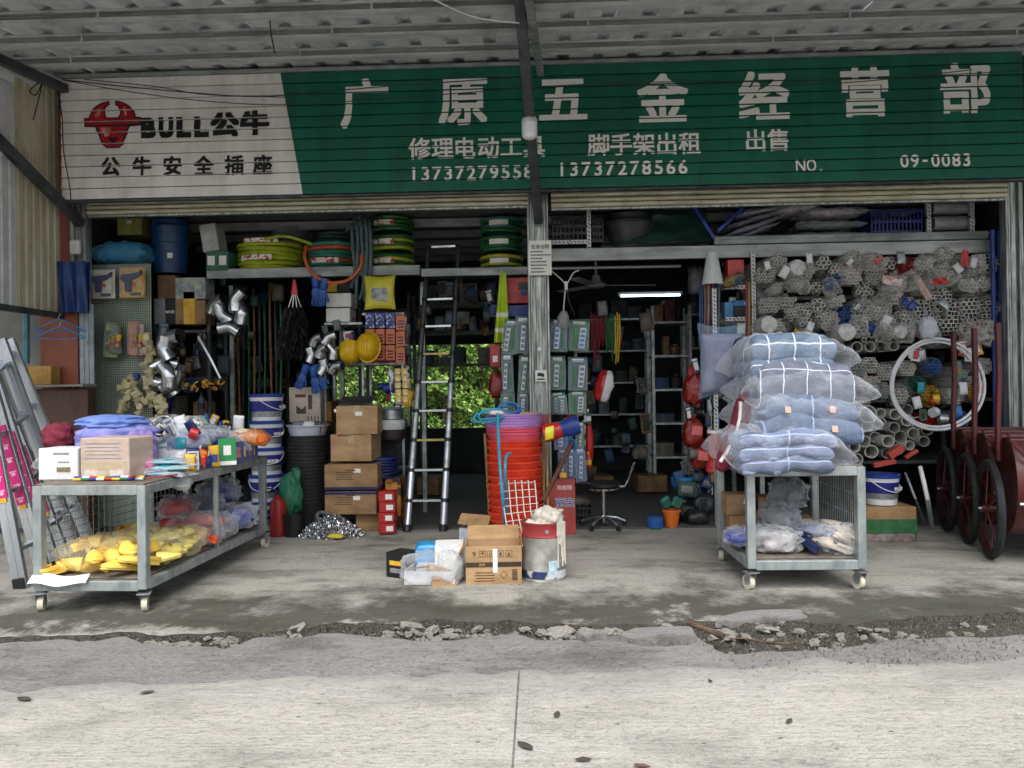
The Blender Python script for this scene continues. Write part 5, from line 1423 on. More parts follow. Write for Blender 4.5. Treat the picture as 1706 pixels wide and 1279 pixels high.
# ------------------------------------------------------------------ hand carts at the right
TYRE = pm('black_tyre', '#202326', '#16181a', .7, 0, 14)
TEXTW = pm('white_paint_text', '#c9c6c6', '#b5b1b2', .6)
def cart(loc, label, k):
    t = thing('hand_cart', label, 'cart', loc, (0, 0, R(-17)), 'maroon hand carts nested at the right')
    rw = .355
    for wx in (0, 1.12):
        mb = MB(); mb.tube([(wx, (rw - .028) * math.cos(a), rw + (rw - .028) * math.sin(a)) for a in [2 * math.pi * i / 40 for i in range(40)]], .028, 8, closed=True); ty = mb.o('wheel', TYRE, t)
        mb = MB(); mb.tube([(wx, (rw - .06) * math.cos(a), rw + (rw - .06) * math.sin(a)) for a in [2 * math.pi * i / 40 for i in range(40)]], .016, 6, closed=True); mb.o('rim', MAROON, ty)
        for i in range(10):
            a = 2 * math.pi * i / 10 + .2
            mb = MB(); mb.cyl((wx + (.02 if i % 2 else -.02), .03 * math.cos(a), rw + .03 * math.sin(a)), (wx, (rw - .07) * math.cos(a), rw + (rw - .07) * math.sin(a)), .006, n=5, caps=False); mb.o('spoke', MAROON, ty)
        mb = MB(); mb.cyl((wx - .05, 0, rw), (wx + .05, 0, rw), .03, n=14); mb.o('hub', MAROON, ty)
        mb = MB(); mb.cyl((wx - .07, 0, rw), (wx - .05, 0, rw), .012, n=10); mb.o('axle_nut', GALV, ty)
    mb = MB(); mb.cyl((.05, 0, rw), (1.07, 0, rw), .016, n=10); mb.o('axle', GALV, t)
    # half-barrel tub
    x0, x1 = .09, 1.03; zt_, zb_, hw = .9, .2, .34
    sec = [(.36 * math.cos(R(122 + 296 * i / 26)), .55 + .36 * math.sin(R(122 + 296 * i / 26))) for i in range(27)]
    hw = -sec[0][0]; zt_ = sec[0][1]
    n = len(sec)
    mb = MB(); mb.grid(lambda u, v: (x0 + (x1 - x0) * v, sec[int(round(u * (n - 1)))][0], sec[int(round(u * (n - 1)))][1]), n, 2, 0, True)
    tub = mb.o('tub', MAROON, t)
    for x in (x0, x1):
        mb = MB(); mb.prism(sec, x - .002, x + .002, 0, 'yz'); mb.o('end_panel', MAROON, tub)
    mb = MB(); mb.tube([(x0, -hw, zt_), (x1, -hw, zt_), (x1, hw, zt_), (x0, hw, zt_)], .016, 8, closed=True); mb.o('rim_pipe', MAROON, tub)
    for x in (.06, 1.06):
        mb = MB(); mb.tube([(x, -.02, .7), (x, .0, .95), (x + .02, .03, 1.3), (x + .02, .05, 1.68)], .022, 9); mb.o('handle_pole', MAROON, t)
    for (a, b) in (((.06, -.35, .86), (.27, -.36, .58)), ((.27, -.36, .58), (.14, -.36, .52)), ((.2, -.36, .88), (.27, -.37, .58))):
        mb = MB(); mb.cyl(a, b, .011, n=7); mb.o('brace', MAROON, t)
    mb = MB(); mb.cyl((.1, -.35, .44), (1.0, -.35, .44), .012, n=8); mb.o('front_bar', GALV, t)
    if k == 0:
        text('特', TEXTW, t, (.2, -.362, .62), h=.12, bold=.03)
    return t
for k, (px, py, lb) in enumerate(((1650, 930, 'nearest maroon hand cart with a white character on its tub'), (1612, 905, 'middle maroon hand cart of the nested three'), (1578, 884, 'rearmost maroon hand cart of the nested three'))):
    cart(G(px, py), lb, k)

# ------------------------------------------------------------------ left bay, floor goods
def pail(px, Y, z, label, k, grp='stacked paint pails'):
    t = thing('paint_pail', label, 'pail', (P(px, 700, Y).x, Y, z), (0, 0, k * .4 - .3), grp)
    r = .15; h = .26
    mb = MB(); mb.lathe([(0, 0), (r * .84, 0), (r * .97, h * .8), (r * .97, h * .82), (r, h * .83), (r, h * .9)], 28); mb.o('pail_body', WHITEP, t)
    def rr(z): return r * .84 + (r * .97 - r * .84) * z / (h * .8)
    mb = MB(); mb.lathe([(rr(.05) + .0015, .05), (rr(.1) + .0015, .1)], 28); mb.o('silver_band', GALV, t)
    mb = MB(); mb.lathe([(rr(.1) + .0018, .1), (rr(.195) + .0018, .195)], 28); mb.o('blue_label', pm('navy_blue_label', '#232e86', '#1b246e', .35), t)
    text('墙面漆', PAPER, t, (.03, -rr(.14) - .008, .14), w=.1, bold=.02)
    mb = MB(); mb.lathe([(r + .006, h * .88), (r + .008, h * .98), (r, h), (r - .012, h), (r - .014, h - .012), (0, h - .012)], 28); mb.o('lid', BLUEP, t)
    mb = MB(); a0 = .4
    mb.tube([(r * 1.01 * math.cos(a), -abs(r * 1.03 * math.sin(a)), h * .86 - .11 * math.sin(a)) for a in [math.pi * i / 14 for i in range(15)]], .004, 5); mb.o('handle', WHITEP, t)
    return t
for i in range(5):
    pail(442 + i * .6, 7.05, i * .243 + .012, ['bottom', 'second', 'third', 'fourth', 'top'][i] + ' blue and white paint pail of the stack behind the trolley', i)
pail(1477, 6.4, .2, 'blue and white paint pail on the carton beneath the pipe rack', 2, None)
t = thing('fire_extinguisher', 'red cylinder standing at the foot of the paint pails', 'extinguisher', G(464, 893))
mb = MB(); mb.lathe([(0, 0), (.068, .002), (.07, .012), (.07, .27), (.062, .31), (.035, .335), (.02, .345), (.02, .36), (0, .36)], 22); mb.o('cylinder', pm('dull_red_enamel', '#9c2a26', '#82211e', .4, .1, 6, dirt=.3), t)
mb = MB(); mb.box((0, 0, .37), (.04, .03, .03), 0, None, .004); mb.tube([(0, 0, .38), (-.04, 0, .41), (-.1, -.01, .42)], .007, 6); mb.o('valve', BLACKP, t)
mb = MB(); mb.blob(.2, .16, .42, 20, .32, 2.1, 33, .85); tag(mb.o('green_sack', pm('green_tarp_cloth', '#1d6a4c', '#14543b', .6, 0, 5, bump=.5, bscale=18, bdist=.02), None, P(486, 860, 6.85)), 'green crumpled sack hanging beside the black buckets', 'sack')
mb = MB(); mb.lathe([(0, 0), (.08, 0), (.09, .2), (.085, .2), (.075, .005), (0, .005)], 20); tag(mb.o('black_pot', BLACKP, None, G(490, 893)), 'small black pot on the floor below the green sack', 'pot')
mbk = bucket_mesh(.185, .24, pm('black_rubber', '#2b2d2f', '#1f2123', .65, 0, 8, dirt=.2), .82)
bxx = P(514, 800, 7.2).x
for i in range(19):
    tag(put('rubber_bucket', mbk, None, (bxx + rnd.uniform(-.006, .006), 7.2, .012 + i * .0335), (0, 0, i)), 'black rubber bucket, ' + ('first second third fourth fifth sixth seventh eighth ninth tenth eleventh twelfth thirteenth fourteenth fifteenth sixteenth seventeenth eighteenth nineteenth'.split()[i]) + ' from the bottom of the nested stack', 'bucket', 'nested black rubber buckets')
t = thing('washing_basin', 'white plastic basin on top of the black rubber buckets', 'basin', (bxx, 7.2, .012 + 18 * .0335 + .2))
mb = MB(); mb.lathe([(0, .0), (.15, 0), (.185, .12), (.2, .125), (.2, .135), (.18, .13), (.145, .006), (0, .006)], 30); mb.o('bowl', pm('bluish_white_plastic', '#c6ccd8', '#b3bac8', .4), t)
for i in range(5):
    mb = MB(); mb.blob(.12, .1, .07, 10, .3, 2, i + 50, .8); mb.o('basin_goods', [PRINT, PAPER, SKYB][i % 3], t, (.09 * math.cos(i * 1.3), .09 * math.sin(i * 1.3), .1))
# carton column
carton(590, 857, 633, 892, 6.95, .32, CARD, 'lowest brown carton half hidden by the wire heap', .1, z=.0, tape=False)
carton(541, 824, 627, 862, 6.85, .4, CARD, 'brown carton with a white sticker, second from the bottom of the column', 0, z=.165, sticker=(.12, .72, .06, .035), band=(.93, .12, NAVY), tape=False)
carton(540, 781, 628, 823, 6.85, .4, CARD, 'brown carton with red print in the middle of the column', .02, z=.385, sticker=(.12, .75, .06, .035), band=(.06, .1, NAVY), tape=False)
carton(552, 736, 621, 781, 6.9, .34, CARD2, 'tan carton bulging open, second from the top of the column', -.06, z=.63)
carton(558, 688, 626, 736, 6.88, .36, CARD2, 'tan carton with a sticker on top of the column', .08, z=.87, sticker=(.05, .72, .06, .035))
for c_ in [o for o in C.objects if o.get('label', '').startswith('brown carton')]:
    mb = MB()
    for k in range(5): mb.box((-.06, -.2015, .09 + k * .016), (.16 - .02 * (k % 3), .0008, .006))
    mb.o('printed_lines', BROWNINK, c_); MB().box((.0, -.2015, .17), (.09, .0008, .012)).o('red_print', pm('dull_red_print', '#8c3a34', '#74302b', .7), c_)
t = thing('laptop_box', 'white and black folder pack on the top carton', 'pack', P(588, 690, 6.9), (.0, 0, .1))
MB().box((0, .12, .02), (.34, .26, .03), 0, (-.12, 0, .05), .004).o('white_pack', PAPER, t); MB().box((.01, .1, .055), (.3, .2, .03), 0, (.1, 0, 0), .004).o('black_pack', BLACKP, t); MB().box((0, .25, .12), (.3, .2, .012), 0, (.35, 0, -.1), .003).o('grey_lid', DARKS, t)
t = carton(481, 645, 532, 703, 7.35, .2, pm('pale_carton', '#c9bfb2', '#b5aa9c', .75, 0, 6), 'pale carton with dark print above the white basin', .08, False, name='printed_carton')
mb = MB(); mb.box((.05, -.1012, .19), (.04, .001, .14)); mb.o('dark_print', pm('brown_print', '#5a5144', '#4a4238', .7, 0, 40), t); mb = MB(); mb.prism([(-.08, .08), (.01, .08), (.01, .16), (-.03, .12), (-.08, .16)], -.1022, -.1012); mb.o('dark_print', pm('brown_print', '#5a5144', '#4a4238', .7), t)
MB().box((-.04, -.1012, .25), (.1, .001, .03)).o('red_print', pm('dull_red_print', '#8c3a34', '#74302b', .7, 0, 50), t)
carton(489, 703, 546, 722, 7.3, .26, pm('dark_carton', '#7a5c42', '#684d36', .8), 'dark brown carton beneath the pale printed carton', 0, False)
carton(532, 668, 552, 705, 7.5, .3, pm('dark_red_goods', '#6b2a24', '#8a6a2c', .7, 0, 9), 'dark red and gold goods right of the pale carton', 0, False, name='goods_box')
t = thing('garden_fork_heads', 'dark metal fork heads standing beside the pale carton', 'tool heads', P(524, 722, 7.1))
for k in range(5):
    mb = MB(); mb.tube([(-.05 + k * .025, 0, 0), (-.05 + k * .025 + .01, -.01, .08), (-.06 + k * .032, 0, .16)], .005, 5); mb.o('tine', DARKS, t)
# silver wire heap
t = thing('wire_heap', 'heap of shiny silver chain links on the floor before the cartons', 'chain', G(552, 893))
mb = MB(); rr = random.Random(5)
for i in range(520):
    a = rr.uniform(0, 6.28); q = rr.random() ** .5
    x = .29 * q * math.cos(a); y = .16 * q * math.sin(a); z = .19 * (1 - q ** 1.4) * rr.uniform(.5, 1.0) + .008
    R_ = Euler((rr.uniform(0, 3), rr.uniform(0, 3), rr.uniform(0, 3))).to_matrix()
    mb.tube([V((x, y, z)) + R_ @ V((.02 * math.cos(b), .011 * math.sin(b), 0)) for b in [2 * math.pi * k / 7 for k in range(7)]], .0038, 4, closed=True)
hp = mb.o('chain_links', pm('bright_zinc', '#d3d6da', '#a9adb2', .25, .9, 20), t); hp['kind'] = 'stuff'
mb = MB(); mb.blob(.14, .08, .04, 10, .2, 2, 3); mb.o('yellow_tag', pm('dull_yellow_bag', '#cfc23a', '#b5a82c', .5), t, (.08, -.15, .01))
coil('grey hose ring lying on the chain heap', G(537, 893) + V((0, .06, .15)), .085, .045, .06, .016, pm('grey_rubber', '#6b6f6c', '#565a57', .6), rot=(.35, .2, 0), seed=4)
# red packs
for i in range(4):
    t = carton(630, 814 + i * 18, 657, 831 + i * 18, 6.75, .16, pm('red_pack_print', '#b5282a', '#8f1c1e', .4, 0, 9), ['top', 'second', 'third', 'bottom'][i] + ' red pack of the small stack by the ladder', .1 * (i % 2), False, sticker=(.15, .5, .06, .045), z=.012 + (3 - i) * .092, name='red_pack')
carton(642, 800, 668, 880, 7.1, .2, pm('orange_black_goods', '#c8862e', '#3a2a20', .6, 0, 8, lo=.48, hi=.52), 'orange and black packs behind the red stack', 0, False, z=.02, name='tool_pack')
t = thing('metal_cooker', 'grey metal pot with a wide white band right of the cartons', 'pot', P(652, 732, 7.4))
mb = MB(); mb.lathe([(0, 0), (.12, 0), (.13, .02), (.13, .1)], 24); mb.o('black_base', pm('dark_base', '#2b2528', '#3a3034', .5), t)
mb = MB(); mb.lathe([(.131, .1), (.134, .12), (.134, .18), (.128, .19)], 24); mb.o('white_band', WHITEP, t)
mb = MB(); mb.lathe([(.128, .19), (.115, .2), (.11, .28), (.125, .29), (.12, .3), (0, .31)], 24); mb.o('steel_top', GALV, t)
carton(628, 730, 676, 790, 7.5, .3, pm('dark_goods', '#24262c', '#1b1d22', .6), 'dark carton beneath the grey metal pot', 0, False, z=.55)
coil('dark blue hose coil behind the cartons', P(636, 795, 7.2), .16, .06, .2, .014, pm('navy_hose', '#1c2c66', '#152250', .4), seed=6)
t = thing('roller_string', 'string of yellow and white paint rollers beside the ladder', 'rollers', P(669, 672, 6.95))
for k in range(2):
    for j in range(5):
        mb = MB(); mb.lathe([(0, 0), (.026, .004), (.03, .03), (.026, .056), (0, .06)], 12); mb.o('roller', pm('roller_fleece', '#c9a646', '#e4d9b4', .8, 0, 25), t, (k * .06 - .03 + rnd.uniform(-.006, .006), k * .02, j * .062 + .01))
# telescopic ladder
t = thing('telescopic_ladder', 'black and silver telescopic ladder leaning inside the left bay', 'ladder', G(703, 884))
o0 = t.location.copy()
Lb, Lt = P(678, 884, 6.9) - o0, P(714, 412, 7.65) - o0
Rb, Rt = P(738, 882, 6.9) - o0, P(764, 410, 7.65) - o0
Lb.z = Rb.z = 0
TEL = pm('dark_anodised_tube', '#5f6468', '#4c5054', .35, .7, 6, dirt=.2)
nsec = 10
for (a, b) in ((Lb, Lt), (Rb, Rt)):
    for i in range(nsec):
        p = a.lerp(b, i / nsec); q = a.lerp(b, (i + 1) / nsec)
        r = .033 - i * .0014
        mb = MB(); mb.cyl(p, q, r, n=14); mb.o('tube_section', ALU if i in (0, 1) else GALV if i < 5 else TEL, t)
        mb = MB(); mb.cyl(q - (q - p).normalized() * .02, q + (q - p).normalized() * .012, r + .006, n=14); mb.o('collar', BLACKP, t)
    mb = MB(); mb.cyl(a - V((0, 0, 0)), a + (b - a).normalized() * .06, .038, n=14); mb.o('rubber_foot', BLACKP, t)
for i in range(1, nsec + 1):
    p = Lb.lerp(Lt, i / nsec); q = Rb.lerp(Rt, i / nsec); d = (q - p).normalized()
    mb = MB(); beam(mb, p + d * .03, q - d * .03, .045, .02); mb.o('rung', ALU if i % 3 else pm('yellow_tinted_rung', '#bba765', '#a8945a', .4, .4), t)
# ------------------------------------------------------------------ shelves of the left bay
def shelf(x0, x1, yt, yb, Y, d, label, m=GREYS, posts=()):
    cx, cz, w, h = F(x0, yt, x1, yb, Y)
    t = thing('steel_shelf', label, 'shelf', (cx, Y, 0))
    MB().box((0, 0, cz), (w, .03, h), 0, None, .003).o('edge_beam', m, t)
    MB().box((0, d / 2 + .016, cz + h / 2 - .015), (w, d, .02), 0, None, .003).o('shelf_board', DARKS, t)
    for px in posts:
        mb = MB(); mb.box((P(px, (yt + yb) / 2, Y).x - cx, d - .03, (cz - h / 2) / 2), (.04, .04, cz - h / 2)); mb.o('post', GALV, t)
    return t, cz + h / 2
st1, SZ1 = shelf(345, 700, 445, 461, 7.4, .55, 'high steel shelf carrying hose coils in the left bay', posts=(350, 545, 690))
st2, SZ2 = shelf(702, 879, 446, 459, 7.42, .55, 'high steel shelf behind the ladder top', posts=(872,))
YG = pm('yellow_green_hose', '#a3b02c', '#87951f', .35, 0, 7)
GRH = pm('green_hose', '#28653a', '#1d4f28', .35, 0, 7)
YLH = pm('yellow_hose', '#c3b93e', '#a69c2c', .35, 0, 7)
ORH = pm('orange_hose', '#c8602a', '#ad4f1f', .35, 0, 7)
TLH = pm('teal_hose', '#3a7f78', '#2c655f', .35, 0, 7)
GYH = pm('grey_hose', '#8d9398', '#777d82', .4, 0, 7)
BAND = pm('red_white_band', '#d8d4c6', '#a52a22', .5, 0, 24, lo=.52, hi=.56)
def cw(px, Y): return P(px, 430, Y).x
SH = SZ1 - .005
coil('large yellow green hose coil on the high shelf', (cw(452, 7.72), 7.72, SH), .325, .1, .3, .0235, YG, seed=1, bands=[(.09, .05, -128, -70, BAND), (.26, .04, -120, -60, BAND)])
coil('grey hose coil behind the yellow green coil', (cw(480, 7.95), 7.98, SH + .3), .18, .06, .22, .014, GYH, seed=2)
coil('orange and teal hose coil on the high shelf', (cw(553, 7.7), 7.7, SH), .235, .08, .28, .02, None, mats=[TLH, TLH, ORH], seed=3, bands=[(.06, .05, -130, -60, BAND)])
coil('dark hose coil on top of the orange and teal coil', (cw(560, 7.75), 7.75, SH + .285), .2, .08, .14, .018, pm('dark_green_hose', '#27403a', '#1d312c', .4), seed=4)
for k in range(3):
    coil(['lowest', 'middle', 'top'][k] + ' green and yellow hose coil of the stack behind the ladder', (cw(654, 7.72), 7.72, SH + k * .185), .225, .08, .18, .019, None, mats=[[YLH, YG, GRH][k % 3], GRH], seed=10 + k, bands=[(.05, .05, -130, -75, BAND)], group='hose coils left of the ladder top')
    coil(['lowest', 'middle', 'top'][k] + ' green hose coil of the stack next to the middle post', (cw(836, 7.74), 7.74, SZ2 + k * .185), .215, .08, .18, .019, None, mats=[GRH, [YLH, GRH, TLH][k % 3]], seed=20 + k, bands=[(.06, .05, -120, -70, PAPER)], group='hose coils beside the middle post')
rope([P(510, 410, 7.35), P(508, 430, 7.3), P(520, 455, 7.3), P(548, 470, 7.3), P(580, 466, 7.3), P(600, 445, 7.3), P(602, 425, 7.32)], .016, ORH, 'loose_hose', 'orange hose loop hanging over the shelf edge', 'hose')
rope([P(440, 398, 7.4), P(470, 393, 7.35), P(495, 398, 7.35), P(518, 406, 7.3)], .016, YG, 'loose_hose', 'loose end of the yellow green hose', 'hose')
for i, (x, y0, y1) in enumerate(((596, 368, 505), (603, 362, 498), (611, 366, 502), (588, 375, 480), (618, 372, 500))):
    rope([P(x - 10, y0 + 10, 7.4), P(x - 3, y0, 7.36), P(x, y0 + 40, 7.33), P(x + (3 if i % 2 else -2), y1 - 30, 7.33), P(x - 3, y1, 7.35)], .017, pm('slate_hose', '#4f6468', '#3d5054', .4), 'hanging_hose', 'slate grey hose hanging over the shelf, ' + ['middle one', 'second from left', 'fourth from left', 'leftmost one', 'rightmost one'][i], 'hose')
# rack of the left bay front corner with pegboard
PEG = newmat('pegboard'); k = N(PEG)
tc = k.n('ShaderNodeTexCoord'); sp = k.n('ShaderNodeSeparateXYZ'); k.l(tc.outputs['Object'], sp.inputs[0])
fx = k.math('ABSOLUTE', k.math('SUBTRACT', k.math('FRACT', k.math('DIVIDE', sp.outputs[0], .021)), .5)); fz = k.math('ABSOLUTE', k.math('SUBTRACT', k.math('FRACT', k.math('DIVIDE', sp.outputs[2], .021)), .5))
hole = k.math('LESS_THAN', k.math('MAXIMUM', fx, fz), .27)
k.l(k.mix(hole, k.mix(k.ramp(k.noise(k.co(), 4, 5), .35, .65), lin('#a9b7a6'), lin('#8f9e90')), lin('#2b3433')), k.b.inputs['Base Color']); k.b.inputs['Roughness'].default_value = .6
cx, cz, w, h = F(158, 440, 254, 895, 7.25)
mb = MB(); mb.box((0, 0, h / 2), (w, .012, h)); tag(mb.o('pegboard', PEG, None, (cx, 7.25, cz - h / 2)), 'pale green perforated board at the left of the bay', 'pegboard')
def blister(x0, y0, x1, y1, Y, m, label, kind, lean=0):
    cx, cz, w, h = F(x0, y0, x1, y1, Y)
    t = thing('blister_pack', label, 'pack', (cx, Y, cz - h / 2), (0, lean, 0))
    MB().box((0, .006, h / 2), (w, .008, h), 0, None, .002).o('card_back', m, t)
    if kind == 'gun':
        mb = MB(); mb.prism([(-w * .42, h * .62), (-w * .35, h * .74), (w * .3, h * .8), (w * .44, h * .9), (w * .4, h * .75), (w * .2, h * .64), (w * .02, h * .58), (-.02 * w, h * .2), (-w * .2, h * .2), (-w * .22, h * .5)], -.04, -.002); mb.o('glue_gun', NAVY, t)
        mb = MB(); mb.prism([(w * .0, h * .4), (w * .12, h * .5), (w * .16, h * .38)], -.03, -.003); mb.o('trigger', REDP, t)
        MB().box((w * .15, -.006, h * .12), (w * .4, .006, h * .1)).o('printed_strip', DARKS, t)
    else:
        mb = MB(); mb.lathe([(0, 0), (.016, .004), (.018, .07), (.026, .1), (.026, .12), (0, .125)], 14); mb.o('torch', kind, t, (w * .05, -.03, h * .25), (0, .25, 0))
        mb = MB(); mb.lathe([(.02, 0), (.02, .03)], 14); mb.o('torch_ring', REDP, t, (w * .05 + .01, -.03, h * .25 + .03), (0, .25, 0))
    mb = MB(); mb.cushion(w * .96, h * .96, .06, 12, .003, 9, 2, 6, mt=Matrix.Translation((0, -.0, h / 2)) @ Matrix.Rotation(R(90), 4, 'X')); mb.o('blister', BLIS, t)
    return t
blister(150, 449, 191, 497, 7.1, pm('white_yellow_card', '#d8d6b8', '#e6e4dc', .5, 0, 12), 'glue gun on a white card at the top left of the pegboard', 'gun')
blister(199, 445, 241, 496, 7.12, pm('yellow_orange_card', '#d9b23a', '#c4852a', .5, 0, 14), 'glue gun on a yellow card at the top of the pegboard', 'gun')
for i, (x0, y0, x1, y1, m, lb) in enumerate([(173, 535, 195, 596, pm('green_yellow_card', '#96b83a', '#5a4a2a', .5, 0, 10, lo=.45, hi=.5), 'torch pack on a green card in the middle of the pegboard'), (190, 545, 205, 590, pm('dark_card', '#3a3a2c', '#2c2c22', .5), 'torch on a dark card in the middle of the pegboard'), (214, 535, 232, 592, pm('orange_card', '#d5802e', '#b8661f', .5, 0, 12), 'torch pack on an orange card on the pegboard'), (228, 540, 242, 592, pm('red_orange_card', '#c24a28', '#d8d0c0', .5, 0, 12), 'torch pack on a red card on the pegboard')]):
    blister(x0, y0, x1, y1, 7.12, m, lb, YPK if i % 2 else pm('brass_torch', '#b88f3c', '#9a742c', .4, .3), (.08, -.05, .02, -.06)[i])
PPR = pm('ivory_fitting', '#c9c09a', '#b6ac84', .45, 0, 8)
def fitting_bunch(px, py, Y, n, hgt, label, sp_):
    t = thing('fitting_bunch', label, 'pipe fittings', P(px, py, Y))
    rr = random.Random(px)
    proto = []
    mb = MB(); mb.cyl((0, 0, -.035), (0, 0, .035), .024, n=14); mb.cyl((0, 0, .03), (0, 0, .045), .031, n=14); mb.cyl((0, 0, -.045), (0, 0, -.03), .031, n=14); mb.cyl((0, 0, 0), (.05, 0, 0), .024, n=12); mb.cyl((.045, 0, 0), (.06, 0, 0), .031, n=14); proto.append(mb.mesh('fitting', PPR))
    mb = MB(); mb.tube([(0, 0, -.05), (0, 0, -.01), (.01, 0, .012), (.04, 0, .02)], .024, 12); mb.cyl((0, 0, -.055), (0, 0, -.038), .031, n=14); mb.cyl((.036, 0, .02), (.052, 0, .02), .031, n=14); proto.append(mb.mesh('fitting', PPR))
    for i in range(n):
        z = -hgt * i / n
        put('fitting', proto[i % 2], t, (rr.uniform(-1, 1) * sp_ * (.3 + i / n), rr.uniform(-.07, .0), z), (rr.uniform(-.6, .6), rr.uniform(-.7, .7), rr.uniform(0, 6)))
    return t
fitting_bunch(222, 632, 7.1, 16, .3, 'bunch of ivory pipe fittings at the bottom of the pegboard', .12)
fitting_bunch(252, 563, 7.08, 16, .62, 'long string of ivory pipe fittings at the pegboard edge', .03)
fitting_bunch(270, 665, 7.05, 8, .14, 'ivory pipe fittings hanging lowest at the pegboard edge', .08)
mb = MB(); mb.cyl((0, -.02, 0), (0, .02, 0), .035, n=18); tag(mb.o('pipe_plug', BLUEP, None, P(226, 627, 7.05)), 'round blue cap above the ivory fittings', 'cap')
SHINY = pm('shiny_duct_tin', '#cfd3d6', '#b2b7bb', .16, .95, 7, bump=.25, bscale=30)
def elbow_bunch(px, py, Y, spots, label, r=.055):
    t = thing('duct_elbows', label, 'duct elbows', P(px, py, Y))
    for i, (dx, dz, a, dy) in enumerate(spots):
        L = r * 1.5
        pts = [(0, 0, -L)] + [(L * .8 * (1 - math.cos(b)), 0, L * .8 * math.sin(b) - L * .2) for b in [R(50) * j / 4 for j in range(5)]]
        e = V(pts[-1]); d_ = (e - V(pts[-2])).normalized(); pts.append(tuple(e + d_ * L * .7))
        mb = MB(); mb.tube(pts, r, 16, caps=False); mb.tube(pts, r * .94, 16, caps=False)
        for q in (pts[1], pts[3], pts[5]):
            pass
        mb.o('elbow', SHINY, t, (dx, dy, dz), (0, R(a), R(20 * (i % 3 - 1))))
    return t
elbow_bunch(280, 600, 7.1, [(.02, .2, 40, 0), (-.02, .09, -30, -.03), (-.05, -.02, 60, .0), (.03, -.12, 140, -.05), (.06, -.2, 200, 0), (-.04, -.22, 100, .03)], 'bunch of shiny tin duct elbows right of the pegboard', .072)
elbow_bunch(380, 520, 7.25, [(-.12, .08, 30, 0), (.08, .1, 0, -.03), (-.06, -.03, -60, 0), (.13, .0, 150, 0), (.02, -.14, 80, -.03)], 'bunch of shiny tin duct elbows hanging under the shelf', .062)
elbow_bunch(537, 590, 7.2, [(-.06, .14, 30, 0), (.06, .15, 30, -.02), (-.1, .0, 160, 0), (.0, .03, 20, -.04), (.1, .03, 140, 0), (.02, -.12, 170, -.02), (.12, -.12, 40, 0)], 'bunch of shiny tin duct elbows beside the yellow helmets', .045)
# left front rack with boxes
rk = thing('goods_rack', 'dark steel rack in the left corner of the shop', 'rack', (P(300, 700, 7.5).x, 7.5, 0))
for z in (.5, .95, 1.4, 1.86): MB().box((0, .2, z), (.62, .45, .025)).o('rack_board', DARKS, rk)
for x in (-.3, .3):
    for y in (.0, .4): MB().box((x, y, 1.0), (.03, .03, 2.0)).o('rack_post', DARKS, rk)
pack(195, 438, 7.2, .48, .3, .25, pm('bright_cyan_blue', '#2380ad', '#1a6892', .4, 0, 6), 'bright blue plastic wrapped bundle on top of the pegboard', 'bundle', 'blue_bundle', 0, film('blue_film', '#5fb0d8', .25, .15, 16), 3, .02)
t = carton(195, 360, 236, 391, 7.5, .3, pm('yellow_green_card', '#9a9a52', '#85853f', .7), 'dull yellow box behind the blue bundle', 0, False, sticker=(0, .7, .05, .03))
def bin_(x0, y0, x1, y1, Y, m, label):
    cx, cz, w, h = F(x0, y0, x1, y1, Y)
    t = thing('plastic_drum', label, 'drum', (cx, Y + w / 2, cz - h / 2))
    mb = MB(); mb.lathe([(0, 0), (w * .42, 0), (w * .48, h * .8), (w * .5, h * .82), (w * .5, h * .88), (w * .46, h * .9), (w * .46, h), (0, h)], 22); mb.o('drum_body', m, t)
    mb = MB(); mb.lathe([(w * .505, h * .5), (w * .51, h * .53), (w * .5, h * .56)], 22); mb.o('rib', m, t)
    MB().box((w * .2, -w * .45, h * .3), (.05, .004, .05)).o('sticker', PAPER, t)
bin_(238, 362, 300, 452, 7.35, pm('dim_blue_plastic', '#153f6c', '#0f3156', .4), 'blue plastic drum right of the blue bundle')
for i, (x0, y0, x1, y1, m, lb) in enumerate([(256, 497, 275, 540, PRINT, 'grey box at the left of the upper rack shelf'), (275, 497, 292, 540, INK, 'black box with white print on the rack shelf'), (292, 497, 305, 540, CARD, 'brown box right of the black box'), (305, 485, 325, 540, YPK, 'yellow folder box on the rack shelf'), (325, 500, 342, 540, CARD, 'small brown box at the right end of the rack shelf'), (262, 458, 292, 497, pm('dark_carton', '#7a5c42', '#684d36', .8), 'dark brown box on top of the grey box'), (292, 462, 342, 498, pm('mixed_print', '#b8b8a0', '#7a8a94', .6, 0, 14), 'printed packs leaning on the rack shelf'), (338, 372, 365, 418, pm('pale_grey_box', '#b0b3b0', '#9a9d9a', .7, 0, 8), 'tilted pale box on the shelf end'), (343, 418, 380, 451, pm('green_white_box', '#2e6a52', '#255843', .6), 'green box with white panels on the shelf end')]):
    t = carton(x0, y0, x1, y1, 7.42 if i < 7 else 7.38, .22, m, lb, 0, False, name='goods_box')
    if i == 1: text('电料配', PAPER, t, (0, -.113, .12), h=.03, bold=.02)
    if i == 7: t.rotation_euler = (0, -.15, 0)
    if i == 8:
        for q in (-.28, .28): MB().box((q * .2, -.112, .1), (.07, .002, .09)).o('white_panel', PAPER, t)
rr = random.Random(21)
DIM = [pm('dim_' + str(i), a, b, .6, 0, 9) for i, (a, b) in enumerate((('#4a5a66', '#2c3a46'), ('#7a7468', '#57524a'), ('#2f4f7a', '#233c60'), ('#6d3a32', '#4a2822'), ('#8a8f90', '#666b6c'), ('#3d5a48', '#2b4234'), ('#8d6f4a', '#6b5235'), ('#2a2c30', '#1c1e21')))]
DCOL = ['slate', 'taupe', 'blue', 'dull red', 'grey', 'green', 'brown', 'black']
